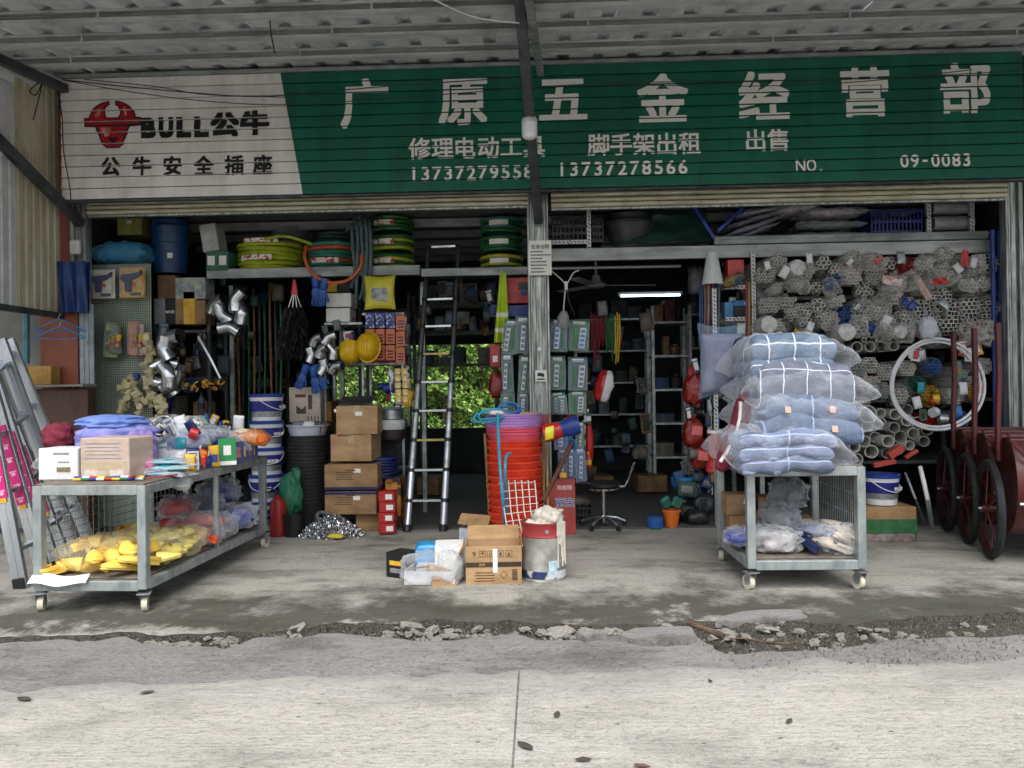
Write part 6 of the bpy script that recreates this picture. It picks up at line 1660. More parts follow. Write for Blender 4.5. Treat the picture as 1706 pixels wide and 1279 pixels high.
ORD = ['first', 'second', 'third', 'fourth', 'fifth', 'sixth', 'seventh', 'eighth', 'ninth', 'tenth', 'eleventh', 'twelfth']
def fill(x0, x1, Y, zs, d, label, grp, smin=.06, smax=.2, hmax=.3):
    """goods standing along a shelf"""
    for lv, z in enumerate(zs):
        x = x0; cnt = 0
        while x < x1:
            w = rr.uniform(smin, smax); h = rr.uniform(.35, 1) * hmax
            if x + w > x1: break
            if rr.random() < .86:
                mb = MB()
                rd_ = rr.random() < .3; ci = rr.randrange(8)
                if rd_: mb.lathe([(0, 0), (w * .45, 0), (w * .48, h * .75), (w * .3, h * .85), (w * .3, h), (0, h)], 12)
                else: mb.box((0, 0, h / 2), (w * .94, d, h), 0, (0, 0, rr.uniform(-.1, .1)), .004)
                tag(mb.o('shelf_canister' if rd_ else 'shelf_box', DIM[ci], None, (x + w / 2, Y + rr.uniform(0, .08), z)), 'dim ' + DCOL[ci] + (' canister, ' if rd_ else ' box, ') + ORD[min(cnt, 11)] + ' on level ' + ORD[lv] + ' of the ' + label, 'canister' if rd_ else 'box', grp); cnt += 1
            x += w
xr = rk.location.x
fill(xr - .28, xr + .3, 7.62, (.515, .965, 1.415), .2, 'dark left corner rack', 'goods on the left corner rack', .06, .16, .34)
for i in range(5):
    a = P(340 + i * 1.5, 560, 7.3); rope([P(330 + i * .5, 560 + i * 3, 7.3), P(350, 595 + i * 2, 7.28), P(368, 632, 7.28)], .012, ALU, 'metal_strip', 'slanting silver strip under the shelf, ' + ('left one' if i == 0 else 'right one'), 'strip', 6, 2) if i < 2 else None
t = thing('chain_bundle', 'yellow and black chain hanging in the left corner', 'chain', P(340, 640, 7.2))
mb = MB()
for i in range(60):
    q = V((rr.uniform(-.18, .2), rr.uniform(-.04, .04), rr.uniform(-.05, .04))); R_ = Euler((rr.uniform(0, 3), rr.uniform(0, 3), 0)).to_matrix()
    mb.tube([q + R_ @ V((.02 * math.cos(b), .012 * math.sin(b), 0)) for b in [2 * math.pi * k / 7 for k in range(7)]], .005, 4, closed=True, mi=i % 2)
mb.o('chain_links', [YPK, BLACKP], t)['kind'] = 'stuff'
# feather duster bunch
t = thing('feather_duster', 'black feather dusters with red handles hanging in the left bay', 'duster', P(491, 512, 7.3))
mb = MB()
for i in range(1500):
    a = rr.uniform(0, 6.28); z = -rr.uniform(0, .46); R0 = (.09 + .06 * min(1, -z / .3)) * rr.uniform(.5, 1)
    p = V((R0 * math.cos(a) - .05 * (-z), R0 * .7 * math.sin(a), z)); d_ = V((math.cos(a) * .5, math.sin(a) * .5, -1)).normalized() * rr.uniform(.03, .06); s_ = d_.cross(V((rr.random(), rr.random(), rr.random()))).normalized() * .009
    mb.add([p - s_, p + s_, p + d_ + s_ * .6, p + d_ - s_ * .6], [(0, 1, 2, 3)])
mb.o('feathers', pm('black_feather', '#2c2a26', '#191816', .7, 0, 12), t)['kind'] = 'stuff'
for k in range(4):
    mb = MB(); mb.cyl((-.06 + k * .04, 0, 0), (-.012 + k * .008, 0, .14), .005, n=7); mb.o('rod', ALU, t)
    mb = MB(); mb.cyl((-.02 + k * .014, 0, .12), (-.005 + k * .003, 0, .26), .013, .009, n=9); mb.o('red_handle', pm('pink_red_handle', '#d02a45', '#b82038', .4), t)
# rubber gloves
GLV = pm('blue_glove', '#2257a5', '#1a478a', .45, 0, 8)
def glove(px, py, Y, label, s=1, rot=0, up=False):
    t = thing('rubber_glove', label, 'glove', P(px, py, Y), (0, rot, 0))
    mb = MB(); sg = 1 if up else -1
    mb.blob(.085 * s, .03, .12 * s, 10, .12, 2, 3, .8, sit=False)
    for k in range(4): mb.tube([(-.03 * s + k * .02 * s, 0, sg * .04 * s), (-.034 * s + k * .023 * s, -.01, sg * .085 * s), (-.036 * s + k * .024 * s, 0, sg * (.12 - .01 * abs(k - 1.5)) * s)], .01 * s, 7)
    mb.tube([(.035 * s, 0, 0), (.06 * s, -.005, sg * .03 * s), (.068 * s, 0, sg * .065 * s)], .011 * s, 7)
    mb.o('hand', GLV, t)
    mb = MB(); mb.lathe([(.034 * s, -.0), (.043 * s, .1 * s), (.046 * s, .1 * s), (.037 * s, 0)], 12); mb.o('cuff', GLV, t, (0, 0, -sg * .05 * s - (.1 * s if sg > 0 else 0)))
glove(527, 488, 7.35, 'blue rubber glove hanging left under the shelf edge', 1.1); glove(537, 490, 7.32, 'blue rubber glove hanging right under the shelf edge', 1.0, .2)
glove(503, 630, 7.2, 'blue glove hanging left of the pale carton top', .9, .4); glove(525, 636, 7.2, 'blue glove hanging over the pale carton', .95, -.1); glove(534, 632, 7.22, 'blue glove hanging right over the pale carton', .95, -.3)
# middle rack with helmets, blades and small packs
mk = thing('goods_rack', 'light steel rack holding helmets and small packs in the left bay', 'rack', (P(610, 700, 7.5).x, 7.5, 0))
mx = mk.location.x
for px in (541, 604, 670):
    for y in (.0, .34): MB().box((P(px, 560, 7.5).x - mx, y, .9), (.022, .022, 1.8)).o('rack_post', GALV, mk)
zA, zB, zC = P(570, 539, 7.5).z, P(620, 606, 7.5).z, P(620, 523, 7.5).z
xa, xb, xc = [P(q, 560, 7.5).x - mx for q in (541, 604, 674)]
MB().box(((xa + xb) / 2, .17, zA), (xb - xa, .36, .02)).o('rack_board', GALV, mk)
MB().box(((xa + xc) / 2, .17, zB), (xc - xa, .36, .022)).o('rack_board', GALV, mk)
MB().box(((xb + xc) / 2, .17, zC), (xc - xb, .36, .02)).o('rack_board', GALV, mk)
carton(543, 488, 585, 511, 7.48, .25, PAPER, 'upper white box on the light rack', 0, False, z=None)
carton(543, 513, 583, 536, 7.48, .25, PAPER, 'lower white box on the light rack', 0, False)
carton(543, 470, 561, 486, 7.5, .2, YPK, 'yellow box on top of the white boxes', 0, False); carton(561, 470, 583, 486, 7.5, .2, INK, 'black box on top of the white boxes', 0, False)
for i, (x0, x1, m) in enumerate(((573, 600, SKYB), (610, 674, pm('red_saw_box', '#a8242a', '#8a1b20', .5)), (553, 570, NAVY))):
    carton(x0, 593 - (5 if i == 0 else 0), x1, 604, 7.46, .2, m, ['blue flat box under the helmets', 'long red flat box under the blade packs', 'navy flat box beside the duct elbows'][i], 0, False, name='flat_box')
HEL = pm('helmet_yellow', '#e0b81e', '#cfa512', .3, 0, 5)
def helmet(px, py, Y, rot, label):
    t = thing('safety_helmet', label, 'helmet', P(px, py, Y), rot)
    mb = MB(); mb.lathe([(.125, 0), (.122, .05), (.1, .1), (.06, .13), (0, .142)], 24, mt=Matrix.Diagonal((.85, 1.05, 1, 1))); mb.o('shell', HEL, t)
    mb = MB(); mb.lathe([(.122, .004), (.137, -.002), (.137, -.008), (.12, -.004)], 24, mt=Matrix.Diagonal((.85, 1.1, 1, 1))); mb.o('brim', HEL, t)
    for q in (-.025, 0, .025): 
        mb = MB(); mb.tube([(q, .125 * math.cos(a), .004 + .142 * math.sin(a)) for a in [R(20 + 14 * j) for j in range(11)]], .006, 6); mb.o('ridge', HEL, t)
helmet(585, 582, 7.25, (R(150), R(15), .3), 'yellow safety helmet hanging upside down at the left'); helmet(614, 578, 7.2, (R(80), 0, -.1), 'yellow safety helmet hanging with its crown to the front')
# blade packs: hanging rows
BLU_ORG = pm('blade_card_blue', '#233d88', '#d0d4dc', .5, 0, 30, lo=.55, hi=.6)
ORB_ = pm('blade_card_orange', '#d07a52', '#b8583a', .5, 0, 8)
for r_ in range(3):
    for c_ in range(4):
        x0 = 609 + c_ * 17; y0 = 521 + r_ * 27 + (4 if c_ == 3 else 0)
        cx, cz, w, h = F(x0, y0, x0 + 15, y0 + 25, 7.3)
        t = thing('blade_pack', ['top', 'middle', 'bottom'][r_] + ' row ' + ['first', 'second', 'third', 'fourth'][c_] + ' blade pack on the hanging display above the helmets', 'pack', (cx, 7.3, cz - h / 2), (0, 0, 0), 'hanging blade packs')
        MB().box((0, 0, h / 2), (w, .02, h), 0, None, .002).o('pack_card', BLU_ORG if r_ == 0 and c_ < 3 else ORB_, t)
        for q in range(3): MB().box((0, -.0115, h * (.2 + .2 * q)), (w * .62, .003, h * .1)).o('blade', MAROON if r_ else NAVY, t)
t = thing('yellow_hanging_bag', 'yellow printed bag hanging under the shelf left of the ladder', 'bag', P(634, 515, 7.25))
cx, cz, w, h = F(609, 460, 659, 515, 7.25)
mb = MB(); mb.cushion(w, h, .05, 20, .008, 9, 4, 5, .05, mt=Matrix.Translation((0, 0, h / 2)) @ Matrix.Rotation(R(90), 4, 'X')); mb.o('bag_body', pm('yellow_bag', '#c9c02e', '#b3a920', .4, 0, 8), t)
mb = MB(); mb.cushion(w * .62, h * .5, .055, 14, .004, 9, 6, 3, mt=Matrix.Translation((0, -.008, h * .45)) @ Matrix.Rotation(R(90), 4, 'X')); mb.o('printed_picture', pm('bag_picture', '#aab4b0', '#6a6f6c', .5, 0, 16), t)
MB().box((0, -.038, h * .46), (.03, .004, .11), 0, (0, .12, 0)).o('red_print', REDP, t)
t = thing('digital_scale', 'grey kitchen scale with a display behind the ladder', 'scale', P(675, 560, 7.6))
MB().box((0, 0, .06), (.1, .1, .12), 0, None, .01).o('scale_body', PRINT, t); MB().box((-.02, -.02, .16), (.08, .03, .07), 0, None, .01).o('display_frame', WHITEP, t); MB().box((-.02, -.037, .16), (.06, .003, .05)).o('display', BLACKP, t)

# hi-vis vest, cases, sockets beside the middle post
HV = pm('hi_vis', '#b9cf2c', '#9db41e', .5, 0, 6); 
t = thing('hi_vis_vest', 'folded yellow green reflective vest hanging left of the socket packs', 'vest', P(836, 570, 7.15))
mb = MB()
cx, cz, w, h = F(822, 455, 848, 572, 7.15)
def vest(u, v): return ((u - .5) * w * (1.0 - .62 * v) + .02 * v, -.03 * math.sin(u * 9) * (1.1 - v), v * h)
mb.grid(vest, 16, 14); mb.grid(lambda u, v: (vest(u, v)[0], vest(u, v)[1] + .05 * (1.1 - v), v * h), 16, 14); mb.o('vest_cloth', HV, t)
for v0 in (.36, .14):
    mb = MB(); mb.grid(lambda u, v: (vest(u, v0 + .06 * v)[0] * 1.02, vest(u, v0 + .06 * v)[1] - .004, (v0 + .06 * v) * h), 16, 3); mb.o('reflective_band', PAPER, t)
mb = MB(); mb.tube([(.0, -.02, h * .95), (.01, -.03, h * 1.02), (.03, -.02, h * .97)], .005, 5); mb.o('hook', GALV, t)
t = carton(843, 462, 882, 505, 7.25, .2, pm('red_case', '#b02a22', '#961f19', .4), 'red plastic tool case left of the middle post', 0, False, name='tool_case')
MB().box((.05, -.102, .16), (.09, .004, .07)).o('dark_panel', BLACKP, t); mb = MB(); mb.cyl((.06, -.106, .1), (.06, -.1, .1), .03, n=16); mb.o('blue_disc', BLUEP, t)
for q in range(6): MB().box((-.09 + q * .02, -.101, .12), (.006, .003, .18)).o('case_rib', pm('red_case', '#b02a22', '#961f19', .4), t)
carton(846, 508, 881, 527, 7.25, .2, BLUEP, 'blue plastic case beneath the red tool case', 0, False, name='tool_case')
SGB = pm('socket_card_green', '#2f7a55', '#22603f', .5, 0, 10)
SGD = pm('socket_card_dark', '#25504a', '#2f6a78', .5, 0, 10)
def socket_pack(x0, y0, x1, y1, Y, back, label, strips=1, side=0, sock=SKYB):
    cx, cz, w, h = F(x0 + rr.uniform(-3, 2), y0 + rr.uniform(-5, 3), x1 + rr.uniform(-2, 3), y1 + rr.uniform(-3, 5), Y - rr.uniform(0, .08))
    t = thing('socket_pack', label, 'socket pack', (cx, Y - rr.uniform(0, .06), cz - h / 2), (0, rr.uniform(-.09, .09), rr.uniform(-.25, .25)), 'socket packs hanging at the middle post')
    MB().box((0, .006, h / 2), (w, .006, h), 0, None, .002).o('card_back', back, t)
    for s_ in range(strips):
        x = (side + (s_ - (strips - 1) / 2) * .5) * w
        MB().box((x, -.012, h * .42), (w * .3, .026, h * .66), 0, (0, .08, 0), .006).o('power_strip', WHITEP, t)
        for q in range(4): MB().box((x + (q - 1.5) * .0 + (q - 1.5) * h * .012, -.0265, h * (.2 + .145 * q)), (w * .2, .003, h * .095)).o('socket', sock, t)
    MB().box((-side * w * .9, -.006, h * .45), (w * .14, .012, h * .6), 0, None, .003).o('folded_cord', GREENP, t)
    MB().box((0, -.002, h * .9), (w * .6, .01, h * .1), 0, None, .003).o('hang_tab', WHITEP, t)
    mb = MB(); mb.cushion(w * .98, h * .9, .07, 14, .004, 9, 5, 6, mt=Matrix.Translation((0, 0, h * .45)) @ Matrix.Rotation(R(90), 4, 'X')); mb.o('blister', BLIS, t)
GRYS = pm('grey_socket_face', '#6f7d92', '#5a6880', .5)
rows = [(530, 587), (592, 652), (655, 692)]
for r_, (a, b) in enumerate(rows):
    for c_, (x0, x1) in enumerate(((836, 858), (860, 881))):
        socket_pack(x0, a, x1, b, 7.12, SGD if (r_ + c_) % 2 else SGB, ['upper', 'middle', 'lower'][r_] + ' row socket pack left of the middle post, ' + ['outer', 'inner'][c_], 1, -.18 if c_ == 0 else 0, GRYS)
    for c_, (x0, x1) in enumerate(((917, 944), (946, 979))):
        socket_pack(x0, a, x1, b, 7.12, SGB if (r_ + c_) % 2 else SGD, ['upper', 'middle', 'lower'][r_] + ' row socket pack right of the middle post, ' + ['inner', 'outer'][c_], 1, .18 if c_ else -.1, GRYS if r_ else SKYB)
for i, (x0, y0, x1, y1, bk, lb) in enumerate([(930, 655, 945, 690, SGB, 'narrow green socket pack below the right rows'), (960, 700, 976, 748, SGB, 'green socket pack beneath the outer right column'), (946, 745, 960, 800, pm('blue_card', '#2868a8', '#1f5590', .5), 'blue socket pack low beside the red board'), (961, 750, 978, 806, pm('blue_card', '#2868a8', '#1f5590', .5), 'lowest blue socket pack with a white strip'), (925, 700, 945, 745, pm('blue_card', '#2868a8', '#1f5590', .5), 'blue pack behind the rolled red bag'), (930, 750, 945, 795, NAVY, 'navy bottle pack above the red board')]):
    socket_pack(x0, y0, x1, y1, 7.1, bk, lb, 1, 0, GRYS)
carton(816, 573, 834, 611, 7.2, .12, pm('red_case', '#b02a22', '#961f19', .4), 'small red box with a pale label left of the socket packs', 0, False, sticker=(0, .35, .045, .06), name='red_box')
mb = MB(); mb.blob(.16, .12, .25, 14, .25, 2, 12, .85); tag(mb.o('red_bag', pm('dark_red_bag', '#8a1c22', '#6e151a', .4), None, P(829, 663, 7.25)), 'dark red bag below the small red box', 'bag')
mb = MB(); mb.blob(.17, .1, .3, 16, .22, 2, 14, .8); 
for f_, v_ in enumerate(mb.f): mb.m[f_] = 1 if sum(mb.v[i][0] for i in v_) / 4 > .0 else 0
tag(mb.o('red_white_sack', [REDP, WHITEP], None, P(1000, 668, 7.4), (0, .25, 0)), 'red and white sack hanging right of the socket packs', 'sack')
mb = MB(); mb.blob(.08, .1, .4, 12, .2, 2, 17, .85); tag(mb.o('red_bag', REDP, None, P(982, 770, 7.3)), 'red bag hanging low right of the socket packs', 'bag')

# ------------------------------------------------------------------ right bay: beam, upper shelf, pipe rack
shelf(918, 1655, 407, 428, 7.25, .6, 'long pale steel shelf across the right bay', pm('pale_steel_beam', '#a9aeac', '#8a8f8d', .5, .3, 4, (.4, 3, 3), dirt=.5), posts=(1200,))
cx, cz, w, h = F(1190, 389, 1646, 403, 7.3); mb = MB(); mb.box((0, 0, 0), (w, .06, h), 0, None, .006); mb.box((0, -.034, h * .2), (w, .01, h * .2), 0); tag(mb.o('shutter_rail', GREYS, None, (cx, 7.32, cz)), 'aluminium rail lying on the long pale shelf', 'rail')
ZSR = P(1280, 407, 7.25).z + .002
PERF = newmat('perforated_angle'); k = N(PERF)
tc = k.n('ShaderNodeTexCoord'); sp = k.n('ShaderNodeSeparateXYZ'); k.l(tc.outputs['Object'], sp.inputs[0])
hl = k.math('LESS_THAN', k.math('ABSOLUTE', k.math('SUBTRACT', k.math('FRACT', k.math('DIVIDE', k.math('ADD', sp.outputs[0], sp.outputs[2]), .036)), .5)), .22)
md = k.math('LESS_THAN', k.math('MINIMUM', k.math('ABSOLUTE', sp.outputs[0]), k.math('ABSOLUTE', sp.outputs[2])), .0085)
k.l(k.mix(k.math('MULTIPLY', hl, md), lin('#c3c7c6'), lin('#22282a')), k.b.inputs['Base Color']); k.b.inputs['Metallic'].default_value = .3; k.b.inputs['Roughness'].default_value = .5
def angle(x0, y0, x1, y1, Y, label):
    a, b = P(x0, y0, Y), P(x1, y1, Y); mb = MB()
    vert = abs(y1 - y0) > abs(x1 - x0); L = (b - a).length
    mb.box((0, 0, 0), (.035 if vert else L, .003, L if vert else .035)); mb.box((-.016 if vert else 0, .018, 0 if vert else -.016), (.003 if vert else L, .035, L if vert else .003))
    return tag(mb.o('perforated_angle', PERF, None, (a + b) / 2), label, 'angle bar')
angle(981, 340, 981, 412, 7.22, 'short perforated upright above the pale shelf'); angle(918, 403, 979, 403, 7.21, 'perforated crossbar by the black crates')
angle(1256, 420, 1256, 600, 7.2, 'perforated upright left of the pipe rack'); angle(1548, 335, 1548, 388, 7.35, 'perforated upright left of the white rolls'); angle(1620, 335, 1620, 386, 7.35, 'perforated upright right of the white rolls')
angle(1208, 478, 1244, 478, 7.26, 'upper perforated crossbar of the small box shelf'); angle(1208, 531, 1244, 531, 7.26, 'lower perforated crossbar of the small box shelf'); angle(1193, 480, 1193, 880, 7.0, 'perforated upright behind the square trolley')
BLC = pm('black_crate', '#2a2d33', '#1e2126', .5, 0, 8)
def crate(x0, y0, x1, y1, Y, m, label, d=.3, rows_=3):
    cx, cz, w, h = F(x0, y0, x1, y1, Y)
    t = thing('plastic_crate', label, 'crate', (cx, Y, cz - h / 2))
    nb = max(4, int(w / .035))
    for nm, y in (('front', 0), ('back', d)):
        mb = MB()
        for i in range(rows_ + 1): mb.box((0, y, h * i / rows_ * .9 + h * .05), (w, .008, h * .12))
        for i in range(nb + 1): mb.box((-w / 2 + w * i / nb, y + .001, h / 2), (.012, .008, h))
        mb.o(nm + '_grille', m, t)
    for x in (-w / 2, w / 2): MB().box((x, d / 2, h / 2), (.008, d, h)).o('side_panel', m, t)
    MB().box((0, d / 2, .01), (w, d, .01)).o('floor_panel', m, t); MB().box((0, -.006, h * .97), (w + .02, .02, h * .08), 0, None, .004).o('rim', m, t)
crate(921, 362, 976, 403, 7.3, BLC, 'black plastic crate on the pale shelf next to the middle post'); crate(984, 364, 1004, 403, 7.32, BLC, 'narrow black crate right of the perforated upright')
crate(1452, 350, 1536, 388, 7.4, pm('navy_crate', '#1d2f78', '#162460', .45), 'blue plastic crate on the upper right shelf', .35, 2)
t = thing('black_basin', 'large black basin on the pale shelf', 'basin', P(1047, 406, 7.6))
mb = MB(); mb.lathe([(0, 0), (.17, 0), (.25, .17), (.27, .175), (.27, .19), (.24, .18), (.16, .01), (0, .01)], 28); mb.o('bowl', pm('grey_black_plastic', '#4a4f52', '#3a3f42', .4), t); mb = MB(); mb.lathe([(0, .17), (.2, .18), (.24, .26), (0, .27)], 24); mb.o('upper_bowl', BLACKP, t)
TARP = pm('dark_green_tarp', '#20443a', '#16332b', .55, 0, 4, bump=.5, bscale=14, bdist=.03)
mb = MB(); mb.grid(lambda u, v: ((u - .5) * .75, .06 * noise.noise(V((u * 5, v * 4, 1))) + .3 * v, (1 - v) * .02 + v * .5 + .05 * noise.noise(V((u * 4, v * 5, 7)))), 20, 16); tag(mb.o('green_tarpaulin', TARP, None, P(1118, 406, 7.4)), 'dark green tarpaulin draped above the pale shelf', 'tarpaulin')
t = thing('leaning_bars', 'dark blue leaning metal frame at the left of the upper right shelf', 'frame', P(1195, 405, 7.35))
for a, b in (((1192, 402), (1155, 345)), ((1196, 385), (1245, 340))):
    mb = MB(); beam(mb, P(a[0], a[1], 7.35) - P(1195, 405, 7.35), P(b[0], b[1], 7.35) - P(1195, 405, 7.35), .05, .03); mb.o('bar', BLUEP, t)
STR = newmat('blue_white_stripe'); k = N(STR); tc = k.n('ShaderNodeTexCoord'); sp = k.n('ShaderNodeSeparateXYZ'); k.l(tc.outputs['Object'], sp.inputs[0])
ln_ = k.math('LESS_THAN', k.math('FRACT', k.math('ADD', k.math('DIVIDE', sp.outputs[1], .03), k.math('MULTIPLY', k.noise(k.co(), 5), 1.5))), .42)
k.l(k.mix(ln_, lin('#39407c'), lin('#a8a6b8')), k.b.inputs['Base Color']); k.b.inputs['Roughness'].default_value = .7
for i, (px, py, w, h, m, rzz, tl, lb) in enumerate([(1250, 393, .5, .05, STR, 0, -.35, 'striped mat pack lowest on the upper right shelf'), (1258, 380, .5, .06, pm('lilac_grey_pack', '#8a86a8', '#6f6c90', .6, 0, 12), .05, -.32, 'lilac mat pack leaning on the upper right shelf'), (1262, 366, .5, .05, STR, 0, -.3, 'second striped mat pack leaning on the upper right shelf'), (1275, 352, .46, .06, pm('mauve_white_pack', '#b0a8b8', '#837c90', .6, 0, 14), 0, -.15, 'pale mauve pack on top of the striped mats'), (1385, 394, .62, .06, pm('navy_flat_pack', '#2b3566', '#1f2750', .5, 0, 9), 0, 0, 'navy flat pack in the middle of the upper right shelf'), (1385, 380, .56, .1, pm('green_bag_cloth', '#3f6a4c', '#2c5038', .6, 0, 9), 0, 0, 'green wrapped bundle on the navy flat pack'), (1392, 360, .5, .13, pm('white_mauve_stripe', '#b8adb4', '#7d7482', .7, 0, 12), 0, 0, 'pale striped wrapped bundle on top of the green one'), (1330, 352, .4, .1, pm('white_mauve_stripe', '#b8adb4', '#7d7482', .7, 0, 12), 0, -.1, 'pale striped pack between the two heaps')]):
    pack(px, py, 7.4, w, .4, h, m, lb, 'pack', 'mat_pack', rzz, CLEAR2, i + 40, .01, tilt=(0, tl))
for i, (y0, y1) in enumerate(((337, 356), (360, 384))):
    cx, cz, w, h = F(1552, y0, 1618, y1, 7.5); mb = MB(); mb.lathe([(0, -w / 2), (h * .5, -w / 2), (h * .52, -w * .3), (h * .5, 0), (h * .52, w * .3), (h * .5, w / 2), (0, w / 2)], 18, mt=Matrix.Rotation(R(90), 4, 'Y')); tag(mb.o('film_roll', pm('pale_grey_roll', '#a2a5ac', '#8a8d95', .4, 0, 8), None, (cx, 7.5, cz)), ['upper', 'lower'][i] + ' pale film roll at the right of the upper shelf', 'roll')
# pipe rack
prk = thing('pipe_rack', 'steel rack full of plastic pipe bundles in the right bay', 'rack', (P(1460, 700, 7.4).x, 7.3, 0))
px0, px1 = P(1262, 500, 7.4).x - prk.location.x, P(1660, 500, 7.4).x - prk.location.x
for y_ in (494, 579, 668, 770): MB().box(((px0 + px1) / 2, .6, P(1460, y_, 7.3).z), (px1 - px0, 1.2, .03)).o('rack_board', DARKS, prk)
for x in (px0, px1):
    for y in (.05, 1.1): MB().box((x, y, 1.1), (.04, .04, 2.2)).o('rack_post', GREYS, prk)
FILMP = film('pipe_film', '#e4e2de', .07, .12, 26, .27)
def pipe_end(mb, c, r, L, n=10, mi=0, th=.72):
    a = [(c[0] + r * math.cos(2 * math.pi * i / n), c[1], c[2] + r * math.sin(2 * math.pi * i / n)) for i in range(n)]
    b = [(x, y + L, z) for x, y, z in a]
    d = [(c[0] + r * th * math.cos(2 * math.pi * i / n), c[1], c[2] + r * th * math.sin(2 * math.pi * i / n)) for i in range(n)]
    e = [(x, y + min(L, .5), z) for x, y, z in d]
    for p, q, sm in ((a, b, True), (a, d, False), (d, e, True)):
        mb.add(p + q, [(i, (i + 1) % n, n + (i + 1) % n, n + i) for i in range(n)], mi, sm)
BNAMES = {}
def bundle(px, py, rad, rp, Y, label, mats, filmy=True, hexy=True, tilt=(0, 0), grp='wrapped pipe bundles', L=1.1, sq=False):
    q = P(px, py, Y); k_ = Y / FPX; Rb_ = rad * k_
    t = thing('pipe_bundle', label, 'pipes', q, (tilt[0], 0, tilt[1]), grp)
    mb = MB(); n = int(Rb_ / (rp * 1.7)) + 1
    for i in range(-n, n + 1):
        for j in range(-n, n + 1):
            x = (2 * rp * (i + (j % 2) / 2)); z = j * rp * 1.75
            if x * x + z * z < (Rb_ - rp * .6) ** 2:
                c_ = (x + rr.uniform(-.002, .002), rr.choice((rr.uniform(-.015, .015), rr.uniform(-.015, .015), rr.uniform(-.05, .06))), z + rr.uniform(-.002, .002))
                if sq:
                    w_ = rp * .92; mb.box((c_[0], c_[1] + L / 2, c_[2]), (2 * w_, L, 2 * w_)); mb.box((c_[0], c_[1] - .001, c_[2]), (1.5 * w_, .002, 1.5 * w_), 1)
                else: pipe_end(mb, c_, rp, L, 8)
    mb.o('pipes', mats, t)['kind'] = 'stuff'
    if rr.random() < .45:
        mb = MB(); a0 = rr.uniform(2, 5); da_ = rr.uniform(.8, 2.4); y1_ = rr.uniform(-.02, .06)
        mb.grid(lambda u, v: (Rb_ * 1.1 * math.cos(a0 + da_ * u), y1_ + .07 * v + .01 * math.sin(u * 6), Rb_ * 1.1 * math.sin(a0 + da_ * u)), 10, 4); mb.o('printed_wrap', rr.choice((REDP, pm('blue_wrap_print', '#2f6aa8', '#c9d0d4', .4, 0, 14), pm('red_wrap_print', '#b83a3c', '#d8d0ce', .4, 0, 14), PAPER, pm('teal_wrap_print', '#2f7a78', '#b8c8c4', .4, 0, 14))), t)
    if filmy:
        mb = MB(); sd = rr.uniform(0, 50); y0_ = rr.choice((-.05, .0, .015, .02))
        def fl_(u, v):
            a = 2 * math.pi * u; y = y0_ + .4 * v
            R1 = Rb_ * (1.12 + .34 * noise.noise(V((math.cos(a) * 1.5, math.sin(a) * 1.5, v * 4 + sd)))) * (1.0 - .3 * max(0, .25 - v) * 4 * (.5 + noise.noise(V((math.cos(a), math.sin(a), sd)))))
            return (R1 * math.cos(a), y + .04 * noise.noise(V((math.cos(a) * 2, math.sin(a) * 2, sd))), R1 * math.sin(a))
        mb.grid(fl_, 26, 9, 0, True, None, True); mb.o('wrap_film', FILMP, t)
    return t
DKSQ = pm('duct_end_shade', '#23262a', '#1a1c1f', .8)  # dark square painted on solid trunking ends for the shade inside
spots1 = [(1277, 458, 15), (1300, 438, 14), (1326, 462, 17), (1348, 448, 13), (1372, 438, 14), (1398, 452, 16), (1386, 470, 13), (1422, 430, 13), (1424, 458, 16), (1455, 434, 14), (1458, 458, 16), (1482, 438, 12), (1512, 445, 16), (1540, 450, 18), (1578, 426, 15), (1600, 438, 16), (1572, 452, 16), (1615, 462, 17), (1645, 438, 16), (1640, 470, 12), (1545, 478, 12), (1440, 482, 14), (1360, 478, 11), (1295, 480, 10), (1500, 478, 12)]
spots2 = [(1281, 508, 15), (1312, 505, 15), (1336, 520, 16), (1318, 522, 12), (1345, 540, 14), (1372, 530, 16), (1300, 545, 12), (1362, 508, 10), (1400, 500, 12), (1410, 528, 18), (1440, 522, 20), (1470, 515, 18), (1480, 540, 16), (1512, 508, 14), (1505, 535, 17), (1540, 515, 16), (1568, 500, 17), (1590, 515, 16), (1618, 512, 17), (1645, 515, 17), (1550, 540, 16), (1580, 542, 15), (1612, 540, 16), (1640, 545, 14), (1440, 552, 16)]
posw = lambda px: 'at the left end' if px < 1330 else 'left of centre' if px < 1430 else 'in the centre' if px < 1520 else 'right of centre' if px < 1600 else 'at the right end'
cmats = [PVC, PVC, PVC, pm('blue_pipe', '#3a66a8', '#2c5290', .4), PVC, pm('red_pipe', '#a83a3c', '#8c2c2e', .4), PVCG]
for rw_, sp_ in (('top', spots1), ('second', spots2)):
    for i, (px, py, rd) in enumerate(sp_):
        bm2 = cmats[(i * 5 + (rw_ == 'top')) % len(cmats)] if i % 3 == 0 else PVC
        sq = (rw_ == 'second' and px > 1535) or px == 1645
        bundle(px, py, rd * 1.08, .015 + .0075 * ((i * 37) % 10) / 10, 7.12 + .1 * ((i * 7) % 4) / 4, 'wrapped bundle of ' + ('square trunking' if sq else 'white pipes') + ' on the ' + rw_ + ' rack level ' + posw(px), [PVC if sq else bm2, DKSQ], True, tilt=(rr.uniform(-.16, .16), rr.uniform(-.35, .35)), grp=rw_ + ' rack level bundles ' + posw(px), sq=sq)
